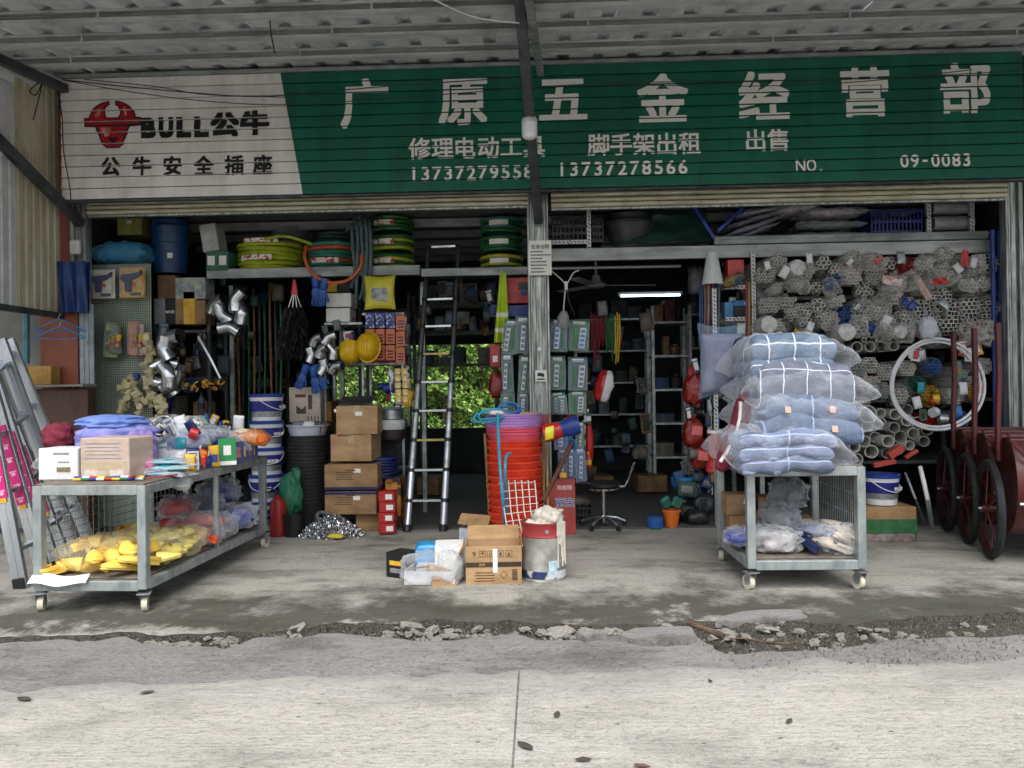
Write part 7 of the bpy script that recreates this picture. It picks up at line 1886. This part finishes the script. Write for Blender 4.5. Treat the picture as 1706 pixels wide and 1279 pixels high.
# white caps (wrapped ends) and rag-like film tails
for i, (px, py, rd) in enumerate([(1330, 445, 14), (1281, 540, 15), (1412, 553, 15), (1502, 552, 12)]):
    mb = MB(); k_ = 7.0 / FPX * rd; sd = i * 3.3
    mb.lathe([(0, -.01), (k_ * .5, -.006), (k_ * .9, .004), (k_, .03), (k_, .3)], 20, mt=Matrix.Rotation(R(-90), 4, 'X'))
    mb.v = [(x * (1 + .2 * noise.noise(V((x * 30, z * 30, sd)))), y + .02 * noise.noise(V((x * 40, z * 40, sd))), z) for x, y, z in mb.v]
    tag(mb.o('wrapped_pipe_end', pm('white_wrap', '#d4d5d3', '#b9bbb9', .5, 0, 18, bump=.5, bscale=40), None, P(px, py, 7.0)), 'white wrapped bundle end ' + ['on the top rack level', 'at the left of the second rack level', 'in the middle beneath the second level', 'right of the middle beneath the second level'][i], 'wrapping')
for i in range(26):
    px, py = (rr.uniform(1270, 1655), rr.choice((rr.uniform(470, 500), rr.uniform(555, 575), rr.uniform(420, 560))))
    mb = MB(); mb.blob(rr.uniform(.12, .26), .14, rr.uniform(.08, .2), 14, .35, 2.4, i + 200, .8, fold=.12)
    tag(mb.o('film_scrap', FILMP, None, P(px, py, 7.02 + rr.uniform(0, .1)), (0, rr.uniform(-.5, .5), i)), 'crumpled clear film hanging among the pipe bundles', 'film', 'film scraps among the pipe bundles')
for i, (px, py, w, h, ro, m, lb) in enumerate([(1487, 468, .17, .07, .25, pm('red_white_label', '#b8504f', '#ddd6d2', .5, 0, 22), 'red and white paper label hanging from the top pipe level'), (1540, 482, .05, .2, -.45, pm('pinkish_label', '#c9aaa4', '#b5928b', .5, 0, 16), 'narrow pinkish label hanging between the pipe levels'), (1608, 430, .06, .14, .1, REDP, 'red label among the top level bundles'), (1567, 468, .12, .05, -.1, REDP, 'red tag at the bottom of the top pipe level'), (1330, 556, .035, .1, -.6, YPK, 'yellow tag beneath the second pipe level')]):
    mb = MB(); mb.grid(lambda u, v: ((u - .5) * w, .012 * math.sin(u * 5 + v * 3), (v - .5) * h), 8, 6); tag(mb.o('paper_label', m, None, P(px, py, 6.98), (0, ro, 0)), lb, 'label')
# big open pipe ends below
big = [(1355, 572, 10), (1380, 575, 10), (1400, 578, 8), (1428, 578, 9), (1450, 577, 9), (1470, 577, 9), (1490, 576, 8), (1445, 710, 9), (1466, 705, 11), (1490, 712, 9), (1512, 700, 10), (1458, 728, 9), (1480, 735, 10), (1500, 728, 11), (1522, 722, 10), (1440, 735, 10), (1452, 752, 11), (1478, 755, 9), (1516, 742, 8), (1432, 720, 8), (1530, 705, 11), (1446, 690, 15), (1492, 690, 9), (1545, 715, 10), (1424, 745, 9), (1498, 748, 9), (1428, 765, 10), (1540, 735, 9), (1468, 688, 8), (1512, 682, 9), (1420, 730, 8)]
for i, (px, py, rd) in enumerate(big):
    mb = MB(); k_ = rd * 7.15 / FPX; pipe_end(mb, (0, 0, 0), k_, .9, 20, 0, .86)
    tag(mb.o('pvc_pipe', PVCG if i % 2 else PVC, None, P(px, py, 7.15 + .05 * (i % 3)), (0, 0, rr.uniform(-.08, .08))), 'grey open pipe end ' + ('just beneath the second rack level' if i < 7 else 'in the lower pipe heap behind the quilts'), 'pipe', 'open pipes beneath the second level' if i < 7 else 'open pipes in the lower heap')
for i, (px, py, rd, rp, m, fl__) in enumerate([(1425, 612, 18, .016, PVCG, False), (1450, 608, 16, .016, PVC, False), (1415, 640, 17, .016, PVCG, True), (1445, 640, 18, .016, PVC, True), (1475, 620, 14, .016, PVC, True), (1470, 650, 16, .016, PVCG, True), (1512, 613, 14, .016, PVC, False), (1530, 640, 16, .016, pm('green_pipe', '#2f6a5c', '#245448', .4), True), (1550, 660, 18, .016, pm('ochre_pipe', '#c9a03a', '#ad8628', .5), True), (1555, 610, 14, .016, pm('blue_pipe', '#3a66a8', '#2c5290', .4), True), (1606, 630, 18, .018, PVCG, True), (1625, 655, 16, .016, pm('ochre_pipe', '#c9a03a', '#ad8628', .5), True), (1590, 660, 16, .016, PVC, True), (1552, 702, 17, .016, pm('red_pipe_bright', '#c8282a', '#a81f21', .4), False), (1597, 700, 14, .016, pm('blue_pipe', '#3a66a8', '#2c5290', .4), True), (1500, 660, 16, .016, PVC, True), (1640, 610, 14, .016, PVC, True), (1435, 670, 15, .016, PVCG, True)]):
    bundle(px, py, rd, rp, 7.18, ['bundle of thin grey pipes left of the white hoop, upper', 'bundle of pale pipes left of the white hoop', 'wrapped grey bundle behind the quilts', 'wrapped pale bundle left of the hoop', 'wrapped bundle at the left rim of the hoop', 'wrapped grey bundle at the left rim of the hoop', 'bundle of thin white pipes inside the hoop top', 'wrapped green bundle inside the hoop', 'wrapped ochre bundle inside the hoop', 'wrapped blue bundle inside the hoop top', 'wrapped grey bundle between the cart handles', 'wrapped ochre bundle at the right rim of the hoop', 'wrapped pale bundle between the cart handles', 'bundle of bright red pipes low inside the hoop', 'wrapped blue bundle low inside the hoop', 'wrapped pale bundle in the hoop centre left', 'wrapped pale bundle behind the right cart handle', 'wrapped grey bundle above the open pipes'][i], m, fl__, tilt=(0, rr.uniform(-.15, .15)), grp=None)
t = thing('hoop_coil', 'large white plastic pipe hoop hanging on the pipe rack', 'hoop', P(1562, 640, 6.95))
for k_ in range(2):
    c0 = P(1562, 640, 6.95); rx = (P(1644, 640, 6.95) - P(1480, 640, 6.95)).length / 2 - .02 - k_ * .025
    mb = MB(); mb.tube([(rx * math.cos(a), .02 * k_ + .02 * math.sin(2 * a), rx * .99 * math.sin(a)) for a in [2 * math.pi * i / 64 for i in range(64)]], .0125, 8, closed=True); mb.o('pipe_turn', WHITEP, t)
mb = MB(); mb.blob(.14, .08, .2, 12, .35, 2.4, 9, .8); mb.o('wrap_film', MILKY, t, (-.08, -.02, .4))
# blue poles and steel strips at the right end
for i, px in enumerate((1655, 1666, 1676)):
    mb = MB(); mb.cyl((0, 0, 0), (0, 0, 2.6), .02, n=12); tag(mb.o('blue_pole', BLUEP, None, (P(px, 500, 7.1 + .08 * i).x, 7.1 + .08 * i, .012)), ['leftmost', 'middle', 'rightmost'][i] + ' blue pole standing at the right end of the pipe rack', 'pole')
# below the rack: pail on carton, red offcuts, white pipe
t = carton(1440, 815, 1527, 868, 6.35, .3, CARD, 'brown and green carton beneath the blue paint pail', 0, False, z=.012, band=(.32, .6, pm('green_carton_print', '#2f6a3e', '#255632', .7)))
o = [x for x in C.objects if x.get('label') == 'blue and white paint pail on the carton beneath the pipe rack'][0]
o.location = (t.location.x - .01, t.location.y, t.location.z + .262)
o.scale = (.95, .95, .95)
for i, (a, b, w_) in enumerate((((1455, 775), (1490, 768), .05), ((1480, 760), (1502, 745), .07), ((1508, 762), (1528, 750), .035))):
    mb = MB(); A, B = P(a[0], a[1], 6.5), P(b[0], b[1], 6.5); beam(mb, V((0, 0, 0)), B - A, w_, w_ * .8); tag(mb.o('red_offcut', pm('faded_red_plastic', '#b8473a', '#9c3a2f', .5), None, A), ['flat faded red offcut above the blue paint pail', 'square faded red offcut above the blue paint pail', 'short red offcut right of the blue paint pail'][i], 'offcut')
rope([P(1533, 778, 6.5), P(1545, 830, 6.4), G(1553, 878)], .018, WHITEP, 'white_pipe', 'white pipe leaning left of the hand carts', 'pipe', 10, 2)
rope([P(1508, 788, 6.5), P(1525, 830, 6.4), G(1542, 874)], .01, GALV, 'steel_rod', 'thin steel rod leaning beside the white pipe', 'rod', 8, 2)
carton(1440, 868, 1525, 880, 6.3, .3, pm('dim_print_flat', '#8a8482', '#5f4444', .6, 0, 14), 'flat packs beneath the brown and green carton', 0, False, z=.0, name='flat_pack')

# ------------------------------------------------------------------ between aisle and pipe rack
t = thing('cup_stack', 'hanging stack of white ribbed cones under the pale shelf', 'cones', P(1187, 474, 7.1))
for i in range(11):
    mb = MB(); mb.lathe([(.098 - i * .0045, 0), (.09 - i * .0045, .03), (.05, .03), (.05, .028), (.088 - i * .0045, .0)], 20); mb.o('cone', WHITEP, t, (0, 0, i * .0255))
BELT = [pm('strap_' + n_, c_, None, .6) for n_, c_ in (('blue', '#2c4a8a'), ('slate', '#3f4a58'), ('grey', '#6d7378'), ('maroon', '#8c2c3c'), ('ochre', '#a8853a'), ('navy', '#222c50'), ('red', '#b03a36'))]
nms = ['blue', 'slate', 'grey', 'maroon', 'ochre', 'navy', 'red']
for i in range(12):
    px = 1166 + i * 3.6 + (42 if i > 9 else 0); rope([P(px, 470, 7.15), P(px + rr.uniform(-2, 2), 520, 7.12), P(px + rr.uniform(-3, 3), rr.uniform(560, 660), 7.14)], .009, BELT[i % 7], 'hanging_strap', nms[i % 7] + ' strap hanging beneath the white cones' + (', second of its colour' if i > 6 else ''), 'strap', 6, 3)
for i, (x0, y0, x1, y1, m, lb) in enumerate([(1207, 503, 1222, 529, SKYB, 'light blue box stacked at the left of the small shelf'), (1222, 500, 1243, 510, SKYB, 'light blue box on top of the dark box'), (1223, 510, 1243, 529, DIM[7], 'dark box with white print on the small shelf'), (1228, 538, 1244, 556, PAPER, 'white box on the lower small shelf'), (1207, 540, 1227, 558, DIM[2], 'dim blue box on the lower small shelf'), (1212, 432, 1240, 462, REDP, 'red box above the small shelf')]):
    carton(x0, y0, x1, y1, 7.28, .14, m, lb, 0, False, name='small_box')
mb = MB(); mb.blob(.2, .14, .1, 12, .3, 2.4, 5, .8); tag(mb.o('ochre_glove', pm('ochre_cloth', '#a8923e', '#3a4a6a', .8, 0, 8), None, P(1224, 476, 7.2), (0, -.3, 0)), 'ochre and blue gloves on the upper small shelf', 'gloves')
mb = MB(); mb.blob(.16, .12, .28, 12, .4, 2.6, 25, .85); tag(mb.o('grey_tape_rolls', pm('grey_tapes', '#5f5f66', '#44444a', .5, 0, 16), None, P(1160, 490, 7.6)), 'grey tangled goods hanging left of the white cones', 'goods')
REDB = film('red_film', '#d03020', .6, .2, 16)
for i, (px, py, w, h) in enumerate(((1155, 675, .17, .3), (1155, 745, .18, .26), (1165, 780, .15, .2))):
    t = thing('red_carrier_bag', ['upper red carrier bag hanging at the aisle edge', 'middle red carrier bag hanging at the aisle edge', 'lowest red carrier bag hanging at the aisle edge'][i], 'bag', P(px, py, 7.15))
    mb = MB(); mb.blob(w, .14, h, 16, .25, 2.3, 33 + i, .85); mb.o('bag_body', pm('red_bag_plastic', '#93261d', '#701912', .35, 0, 8, bump=.5, bscale=20, bdist=.02), t)
    mb = MB(); mb.tube([(-.03, 0, h * .85), (.01, 0, h * 1.15), (.03, 0, h * .85)], .01, 6); mb.o('handle', REDB, t)
    if i: MB().box((.02, -.085, h * .6), (.09, .01, .08), 0, (0, .1, 0)).o('pink_label', pm('pink_label', '#d86a6a', '#c85858', .5), t)
for i in range(1):
    px, py = rr.uniform(1140, 1200), rr.uniform(690, 870); mb = MB(); mb.blob(rr.uniform(.06, .14), .1, rr.uniform(.06, .14), 9, .4, 2.4, i + 300, .8)
    tag(mb.o('small_goods', DIM[i % 8], None, P(px, py, 7.2 + rr.uniform(0, .3))), 'dim small goods hanging at the right side of the aisle', 'goods', 'small goods at the aisle side')
t = thing('blue_funnel', 'blue plastic funnel bucket at the right of the aisle', 'bucket', P(1137, 830, 7.3)); mb = MB(); mb.lathe([(0, 0), (.03, 0), (.04, .06), (.1, .13), (.105, .2), (.098, .2), (.09, .135)], 20); mb.o('funnel_shell', SKYB, t)
t = thing('orange_pot', 'orange plastic pot holding green scoops on the aisle floor', 'pot', G(1119, 878)); mb = MB(); mb.lathe([(0, 0), (.055, 0), (.075, .14), (.085, .14), (.085, .16), (.07, .16), (.05, .005), (0, .005)], 22); mb.o('pot_shell', ORNG, t)
for q in (-1, 1):
    mb = MB(); mb.box((q * .05, 0, .22), (.09, .05, .1), 0, (.2, q * .5, .3), .012); mb.o('green_scoop', pm('teal_scoop', '#3a7a6c', '#2c6056', .45), t)
t = thing('blue_tub', 'small blue tub on the aisle floor beside the orange pot', 'tub', G(1092, 880)); mb = MB(); mb.lathe([(0, 0), (.065, 0), (.068, .012)], 20); mb.o('green_base', GREENP, t); mb = MB(); mb.lathe([(.068, .012), (.072, .1), (.066, .1), (0, .09)], 20); mb.o('tub_shell', pm('mid_blue', '#2a62b0', '#215298', .4), t)
for i in range(9):
    mb = MB(); mb.blob(rr.uniform(.12, .26), .2, rr.uniform(.08, .2), 10, .35, 2.3, 400 + i, .8); tag(mb.o('dark_bag', pm('black_bag', '#1c1e20', '#2b2e30', .35, 0, 12, bump=.5, bscale=20), None, G(rr.uniform(1140, 1195), rr.uniform(872, 884)) + V((0, .2 + .1 * (i % 3), .04 * (i % 3)))), 'black bagged goods on the floor at the right of the aisle', 'bag', 'black bags beside the aisle')
# stool
t = thing('bar_stool', 'black stool with chrome leg and armrest in the aisle', 'stool', G(1006, 879))
mb = MB(); mb.lathe([(0, .36), (.13, .36), (.15, .375), (.15, .4), (.13, .415), (0, .42)], 26); mb.o('seat', BLACKP, t); mb = MB(); mb.lathe([(.155, .35), (.155, .362), (.13, .358)], 26); mb.o('seat_ring', SHINY, t)
mb = MB(); mb.cyl((0, 0, .05), (0, 0, .36), .022, n=14); mb.o('column', SHINY, t)
for k_ in range(5):
    a = k_ * 2 * math.pi / 5 + .3; mb = MB(); mb.tube([(0, 0, .1), (.12 * math.cos(a), .12 * math.sin(a), .085), (.2 * math.cos(a), .2 * math.sin(a), .05)], .016, 8); lg = mb.o('foot_arm', SHINY, t); mb = MB(); mb.lathe([(0, 0), (.022, .004), (.022, .04), (0, .045)], 12); mb.o('castor', BLACKP, lg, (.2 * math.cos(a), .2 * math.sin(a), 0))
mb = MB(); mb.tube([(.1, .0, .37), (.19, -.02, .37), (.23, -.02, .44), (.27, -.02, .56), (.285, -.02, .585)], .011, 8); mb.o('armrest', SHINY, t)
crate(953, 845, 985, 880, 7.2, BLC, 'black crate on the floor left of the stool', .3, 3); pack(968, 845, 7.2, .2, .2, .1, DIM[1], 'dim folded cloth on the black crate', 'cloth', 'folded_cloth', 0, None, 4, .01)
# aisle: fan, tubes, racks, hanging straps
t = thing('ceiling_fan', 'white ceiling fan in the right bay', 'fan', P(993, 478, 9.4)); mb = MB(); mb.cyl((0, 0, .03), (0, 0, .4), .015, n=10); mb.o('down_rod', WHITEP, t); mb = MB(); mb.lathe([(0, -.02), (.1, 0), (.12, .03), (.06, .07), (.04, .14), (0, .15)], 22); mb.o('motor', WHITEP, t)
for k_ in range(3):
    a = k_ * 2.094 + .1; mb = MB(); mb.box((.42, 0, .02), (.6, .12, .008), 0, (.12, 0, 0), .003); mb.o('blade', WHITEP, t, (0, 0, 0), (0, 0, a))
LIT = newmat('lit_tube'); k = N(LIT); k.b.inputs['Emission Color'].default_value = (.72, .86, 1, 1); k.b.inputs['Emission Strength'].default_value = 5.0; k.b.inputs['Base Color'].default_value = (.9, .9, .9, 1)
a, b = P(1034, 493, 10.2), P(1133, 491, 10.2); t = thing('tube_light', 'lit bluish tube light deep in the right bay', 'light', (a + b) / 2); L = (b - a).length; mb = MB(); mb.cyl((-L / 2, 0, 0), (L / 2, 0, 0), .012, n=12); mb.o('lit_tube', LIT, t); MB().box((0, .03, .03), (L + .06, .06, .04)).o('fitting', WHITEP, t)
mb = MB(); mb.cyl((0, 0, 0), P(1134, 443, 7.9) - P(918, 447, 7.9), .014, n=10); tag(mb.o('unlit_tube', WHITEP, None, P(918, 447, 7.9)), 'unlit white tube under the pale shelf right of the post', 'tube')
wire([(920, 452, 7.1), (935, 465, 7.1), (944, 472, 7.1), (955, 455, 7.1), (965, 450, 7.1)], .006, 'pale cable tied beneath the pale shelf', WHITEP); wire([(943, 472, 7.08), (940, 500, 7.08), (938, 530, 7.08)], .006, 'pale cable hanging down to the socket packs', WHITEP); wire([(944, 472, 7.08), (948, 500, 7.08), (958, 525, 7.08)], .005, 'dark cable hanging down beside the pale one')
mb = MB(); mb.box((0, 0, 0), (.03, .03, .08), 0, None, .006); tag(mb.o('cord_switch', WHITEP, None, P(943, 476, 7.06)), 'white cord switch on the hanging cable', 'switch')
mb = MB(); mb.blob(.1, .08, .16, 12, .3, 2.4, 8, .8); tag(mb.o('socket_lump', PRINT, None, P(939, 548, 7.04)), 'grey taped socket hanging above the socket packs', 'socket')
for i in range(14):
    px = 985 + i * 3.6; m = BELT[3] if i < 7 else (GREENP if i < 11 else YELP); rope([P(px, 520 + 3 * (i % 3), 8.2), P(px + 1, 560, 8.18), P(px + rr.uniform(-3, 4), rr.uniform(575, 610), 8.2)], .009, m, 'hanging_strap', ('dark red' if i < 7 else 'green' if i < 11 else 'yellow') + ' strap hanging in the aisle beyond the socket packs', 'strap', 5, 3); C.objects[-1]['group'] = 'straps hanging in the aisle'
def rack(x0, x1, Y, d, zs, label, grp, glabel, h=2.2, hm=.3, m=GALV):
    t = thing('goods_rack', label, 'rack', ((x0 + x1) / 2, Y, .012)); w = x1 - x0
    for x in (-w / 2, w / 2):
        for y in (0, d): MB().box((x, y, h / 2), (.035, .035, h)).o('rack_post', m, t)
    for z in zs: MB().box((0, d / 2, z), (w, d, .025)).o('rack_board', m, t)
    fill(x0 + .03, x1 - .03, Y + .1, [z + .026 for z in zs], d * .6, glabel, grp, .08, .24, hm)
rack(P(1088, 600, 9.3).x, P(1150, 600, 9.3).x, 9.3, .4, (.4, .8, 1.2, 1.6, 2.0), 'narrow grey rack at the right of the aisle', 'goods on the aisle rack', 'narrow aisle rack')
rack(P(960, 600, 11.1).x, P(1082, 600, 11.1).x, 11.1, .4, (.4, .85, 1.3, 1.75, 2.2), 'grey rack at the back of the aisle', 'goods on the back rack', 'rack at the aisle back')
rack(P(1160, 600, 10).x, P(1300, 600, 10).x, 10.6, .4, (.4, .85, 1.3, 1.75, 2.2), 'grey rack behind the pipe rack', 'goods behind the pipe rack', 'rack behind the pipes')
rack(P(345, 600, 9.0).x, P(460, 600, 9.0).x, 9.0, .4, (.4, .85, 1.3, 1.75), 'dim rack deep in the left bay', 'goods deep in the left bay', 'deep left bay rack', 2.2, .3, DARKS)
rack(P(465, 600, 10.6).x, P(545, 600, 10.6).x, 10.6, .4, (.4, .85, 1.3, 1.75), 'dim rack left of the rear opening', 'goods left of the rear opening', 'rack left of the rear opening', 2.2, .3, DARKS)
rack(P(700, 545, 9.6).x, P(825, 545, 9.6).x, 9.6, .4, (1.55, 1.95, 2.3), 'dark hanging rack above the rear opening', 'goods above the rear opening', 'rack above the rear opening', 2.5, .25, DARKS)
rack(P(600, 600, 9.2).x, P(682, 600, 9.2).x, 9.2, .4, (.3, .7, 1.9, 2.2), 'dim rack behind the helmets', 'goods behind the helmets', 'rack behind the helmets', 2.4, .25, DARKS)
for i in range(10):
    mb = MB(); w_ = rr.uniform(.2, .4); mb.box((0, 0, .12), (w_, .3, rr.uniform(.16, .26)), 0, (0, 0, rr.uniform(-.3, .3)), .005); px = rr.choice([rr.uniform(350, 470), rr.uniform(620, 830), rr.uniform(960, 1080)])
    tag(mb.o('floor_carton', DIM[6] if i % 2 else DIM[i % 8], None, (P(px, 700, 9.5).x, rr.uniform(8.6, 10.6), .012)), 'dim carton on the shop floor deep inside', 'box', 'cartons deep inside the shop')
# ------------------------------------------------------------------ loose small stock filling the shop
PAL = [('red', REDP), ('blue', BLUEP), ('light blue', SKYB), ('yellow', YPK), ('green', GREENP), ('orange', ORNG), ('white', WHITEP), ('black', BLACKP), ('teal', TEAL), ('silver', GALV), ('navy', NAVY), ('brown', CARD)]
PAL += [(DCOL[i], DIM[i]) for i in range(8)]
_sg = {}
def small(kind, ci, v):
    key = (kind, ci, v)
    if key in _sg: return _sg[key]
    mb = MB(); m = [PAL[ci][1], (PAPER if ci < 12 else DIM[4]) if v % 2 else (PAL[(ci + 3) % 12][1] if ci < 12 else DIM[(ci + 3) % 8])]
    if kind == 'bottle': mb.lathe([(0, 0), (.03, .003), (.03, .1), (.012, .13), (.012, .16), (0, .162)], 14, mis=[0, 0, 0, 1, 1]); mb.lathe([(.0305, .03), (.0305, .08)], 14, mi=1)
    elif kind == 'packet': mb.cushion(.09, .13, .035, 10, .004, 9, v, 4, mt=Matrix.Translation((0, .01, .065)) @ Matrix.Rotation(R(90), 4, 'X')); mb.box((0, -.012, .06), (.05, .006, .05), 1)
    elif kind == 'card': mb.box((0, 0, .07), (.08, .004, .14), 0); mb.box((0, -.01, .06), (.045, .02, .08), 1, None, .005); mb.box((0, -.003, .12), (.06, .003, .02), 1)
    elif kind == 'roll': mb.cyl((-.03, 0, .045), (.03, 0, .045), .045, n=18); mb.cyl((-.031, 0, .045), (.031, 0, .045), .018, n=12, mi=1)
    else: mb.box((0, 0, .05), (.12, .08, .1), 0, None, .003); mb.box((0, -.0405, .05), (.08, .002, .05), 1)
    _sg[key] = mb.mesh(kind, m)
    return _sg[key]
def scatter(pts, place, grp, kinds=('packet', 'card', 'bottle', 'box', 'roll'), sc=(.8, 1.3), pal=range(12), seed=1, tilt=.25):
    r2 = random.Random(seed)
    for q in pts:
        kd = r2.choice(kinds); ci = r2.choice(list(pal)); s = r2.uniform(*sc)
        o = put('small_' + kd, small(kd, ci, r2.randrange(3)), None, q, (r2.uniform(-tilt, tilt) * .5, r2.uniform(-tilt, tilt), r2.uniform(-.6, .6)))
        o.scale = (s,) * 3
        tag(o, 'small ' + PAL[ci][0] + ' ' + kd + ' ' + place, kd, grp)
r3 = random.Random(77)
def rp(n, x0, x1, y0, y1, Y0, Y1): return [P(r3.uniform(x0, x1), r3.uniform(y0, y1), r3.uniform(Y0, Y1)) for _ in range(n)]
scatter([V((*TLp(r3.uniform(.08, .6), r3.uniform(.75, 1.72)), ZTOP + r3.choice((0, .03, .12)))) for _ in range(34)], 'among the packs on the long trolley', 'small goods on the long trolley', seed=2)
scatter([V((*TLp(r3.uniform(.15, .58), r3.uniform(.7, 1.7)), ZTOP + r3.uniform(.14, .26))) for _ in range(26)], 'on top of the packs on the long trolley', 'small goods on top of the trolley packs', ('bottle', 'packet', 'card', 'roll'), (.6, .95), (0, 1, 3, 6, 6, 7, 10, 10, 2), 31, .9)
scatter([V((*TLp(.6, .62 + .055 * k), ZTOP)) for k in range(19)], 'along the right edge of the long trolley', 'small goods along the trolley edge', ('packet', 'card', 'bottle'), (.75, 1.05), (0, 1, 3, 5, 6, 10, 10, 3), 3)
scatter(rp(30, 1142, 1200, 570, 790, 7.1, 7.35), 'hanging at the right edge of the aisle', 'goods at the right aisle edge', ('packet', 'card', 'roll', 'bottle'), (.7, 1.2), (12, 13, 14, 15, 7, 10, 18, 0), 4)
scatter(rp(22, 1130, 1195, 800, 868, 7.1, 7.5), 'heaped at the foot of the aisle side', 'goods at the aisle foot', seed=5, pal=(12, 14, 17, 7, 7, 19, 10, 1))
scatter(rp(26, 258, 342, 560, 690, 7.3, 7.5), 'hanging in the left corner by the pegboard', 'goods in the left corner', ('card', 'packet', 'bottle'), (.7, 1.2), (12, 14, 16, 7, 10, 10, 19), 6)
scatter(rp(20, 350, 465, 470, 660, 7.8, 8.6), 'hanging in the dark of the left bay', 'goods in the dark left bay', ('card', 'packet', 'roll'), (.8, 1.6), (12, 13, 14, 17, 18, 19), 7)
scatter(rp(26, 700, 828, 465, 565, 7.7, 8.8), 'on the dark racks behind the ladder', 'goods behind the ladder', seed=8, pal=(12, 13, 14, 16, 18, 19, 10))
scatter(rp(24, 982, 1080, 520, 780, 8.0, 10.0), 'hanging deep in the aisle', 'goods deep in the aisle', ('card', 'packet', 'roll'), (.9, 1.7), (12, 13, 14, 15, 16, 17, 18, 19), 9)
scatter(rp(26, 542, 680, 540, 600, 7.45, 7.7), 'on the light rack by the helmets', 'goods on the light rack', ('box', 'packet', 'bottle', 'roll'), (.6, 1.0), (12, 13, 15, 16, 7, 9, 10), 10)
scatter(rp(16, 620, 682, 612, 700, 7.3, 7.6), 'hanging between the cartons and the ladder', 'goods beside the ladder', ('card', 'packet', 'bottle', 'roll'), (.7, 1.2), (1, 3, 6, 7, 9, 10), 11)
scatter(rp(18, 920, 984, 690, 800, 7.15, 7.25), 'hanging low beside the red board', 'goods beside the red board', ('card', 'packet', 'bottle'), (.7, 1.1), (0, 1, 2, 4, 6, 10), 12)
scatter(rp(14, 1205, 1250, 440, 560, 7.3, 7.45), 'on the small shelf left of the pipes', 'goods on the small shelf', ('box', 'packet', 'roll'), (.6, .9), (2, 6, 7, 9, 10), 13)
scatter(rp(18, 1500, 1650, 590, 715, 7.1, 7.16), 'among the pipes behind the hoop', 'goods behind the hoop', ('packet', 'card', 'roll'), (.7, 1.2), (2, 3, 4, 6, 6, 8, 9, 0), 14)
scatter(rp(16, 1268, 1655, 435, 560, 7.06, 7.1), 'tucked among the pipe bundles', 'bits among the pipe bundles', ('packet',), (.5, .9), (0, 1, 2, 6, 6, 6, 8, 9), 15, .8)
# loose handles and tools standing in the dark of the left bay
for i in range(9):
    px = 395 + i * 9
    rope([P(px, 480 + 12 * (i % 3), 8.3), P(px + 2, 600, 8.25), P(px + r3.uniform(-6, 8), 760, 8.2)], .012, (WOODH, DARKS, GREENP)[i % 3], 'tool_handle', ('wooden', 'dark', 'green')[i % 3] + ' tool handle standing in the dark left bay', 'cane', 6, 3)
    C.objects[-1]['group'] = 'tool handles in the dark left bay'
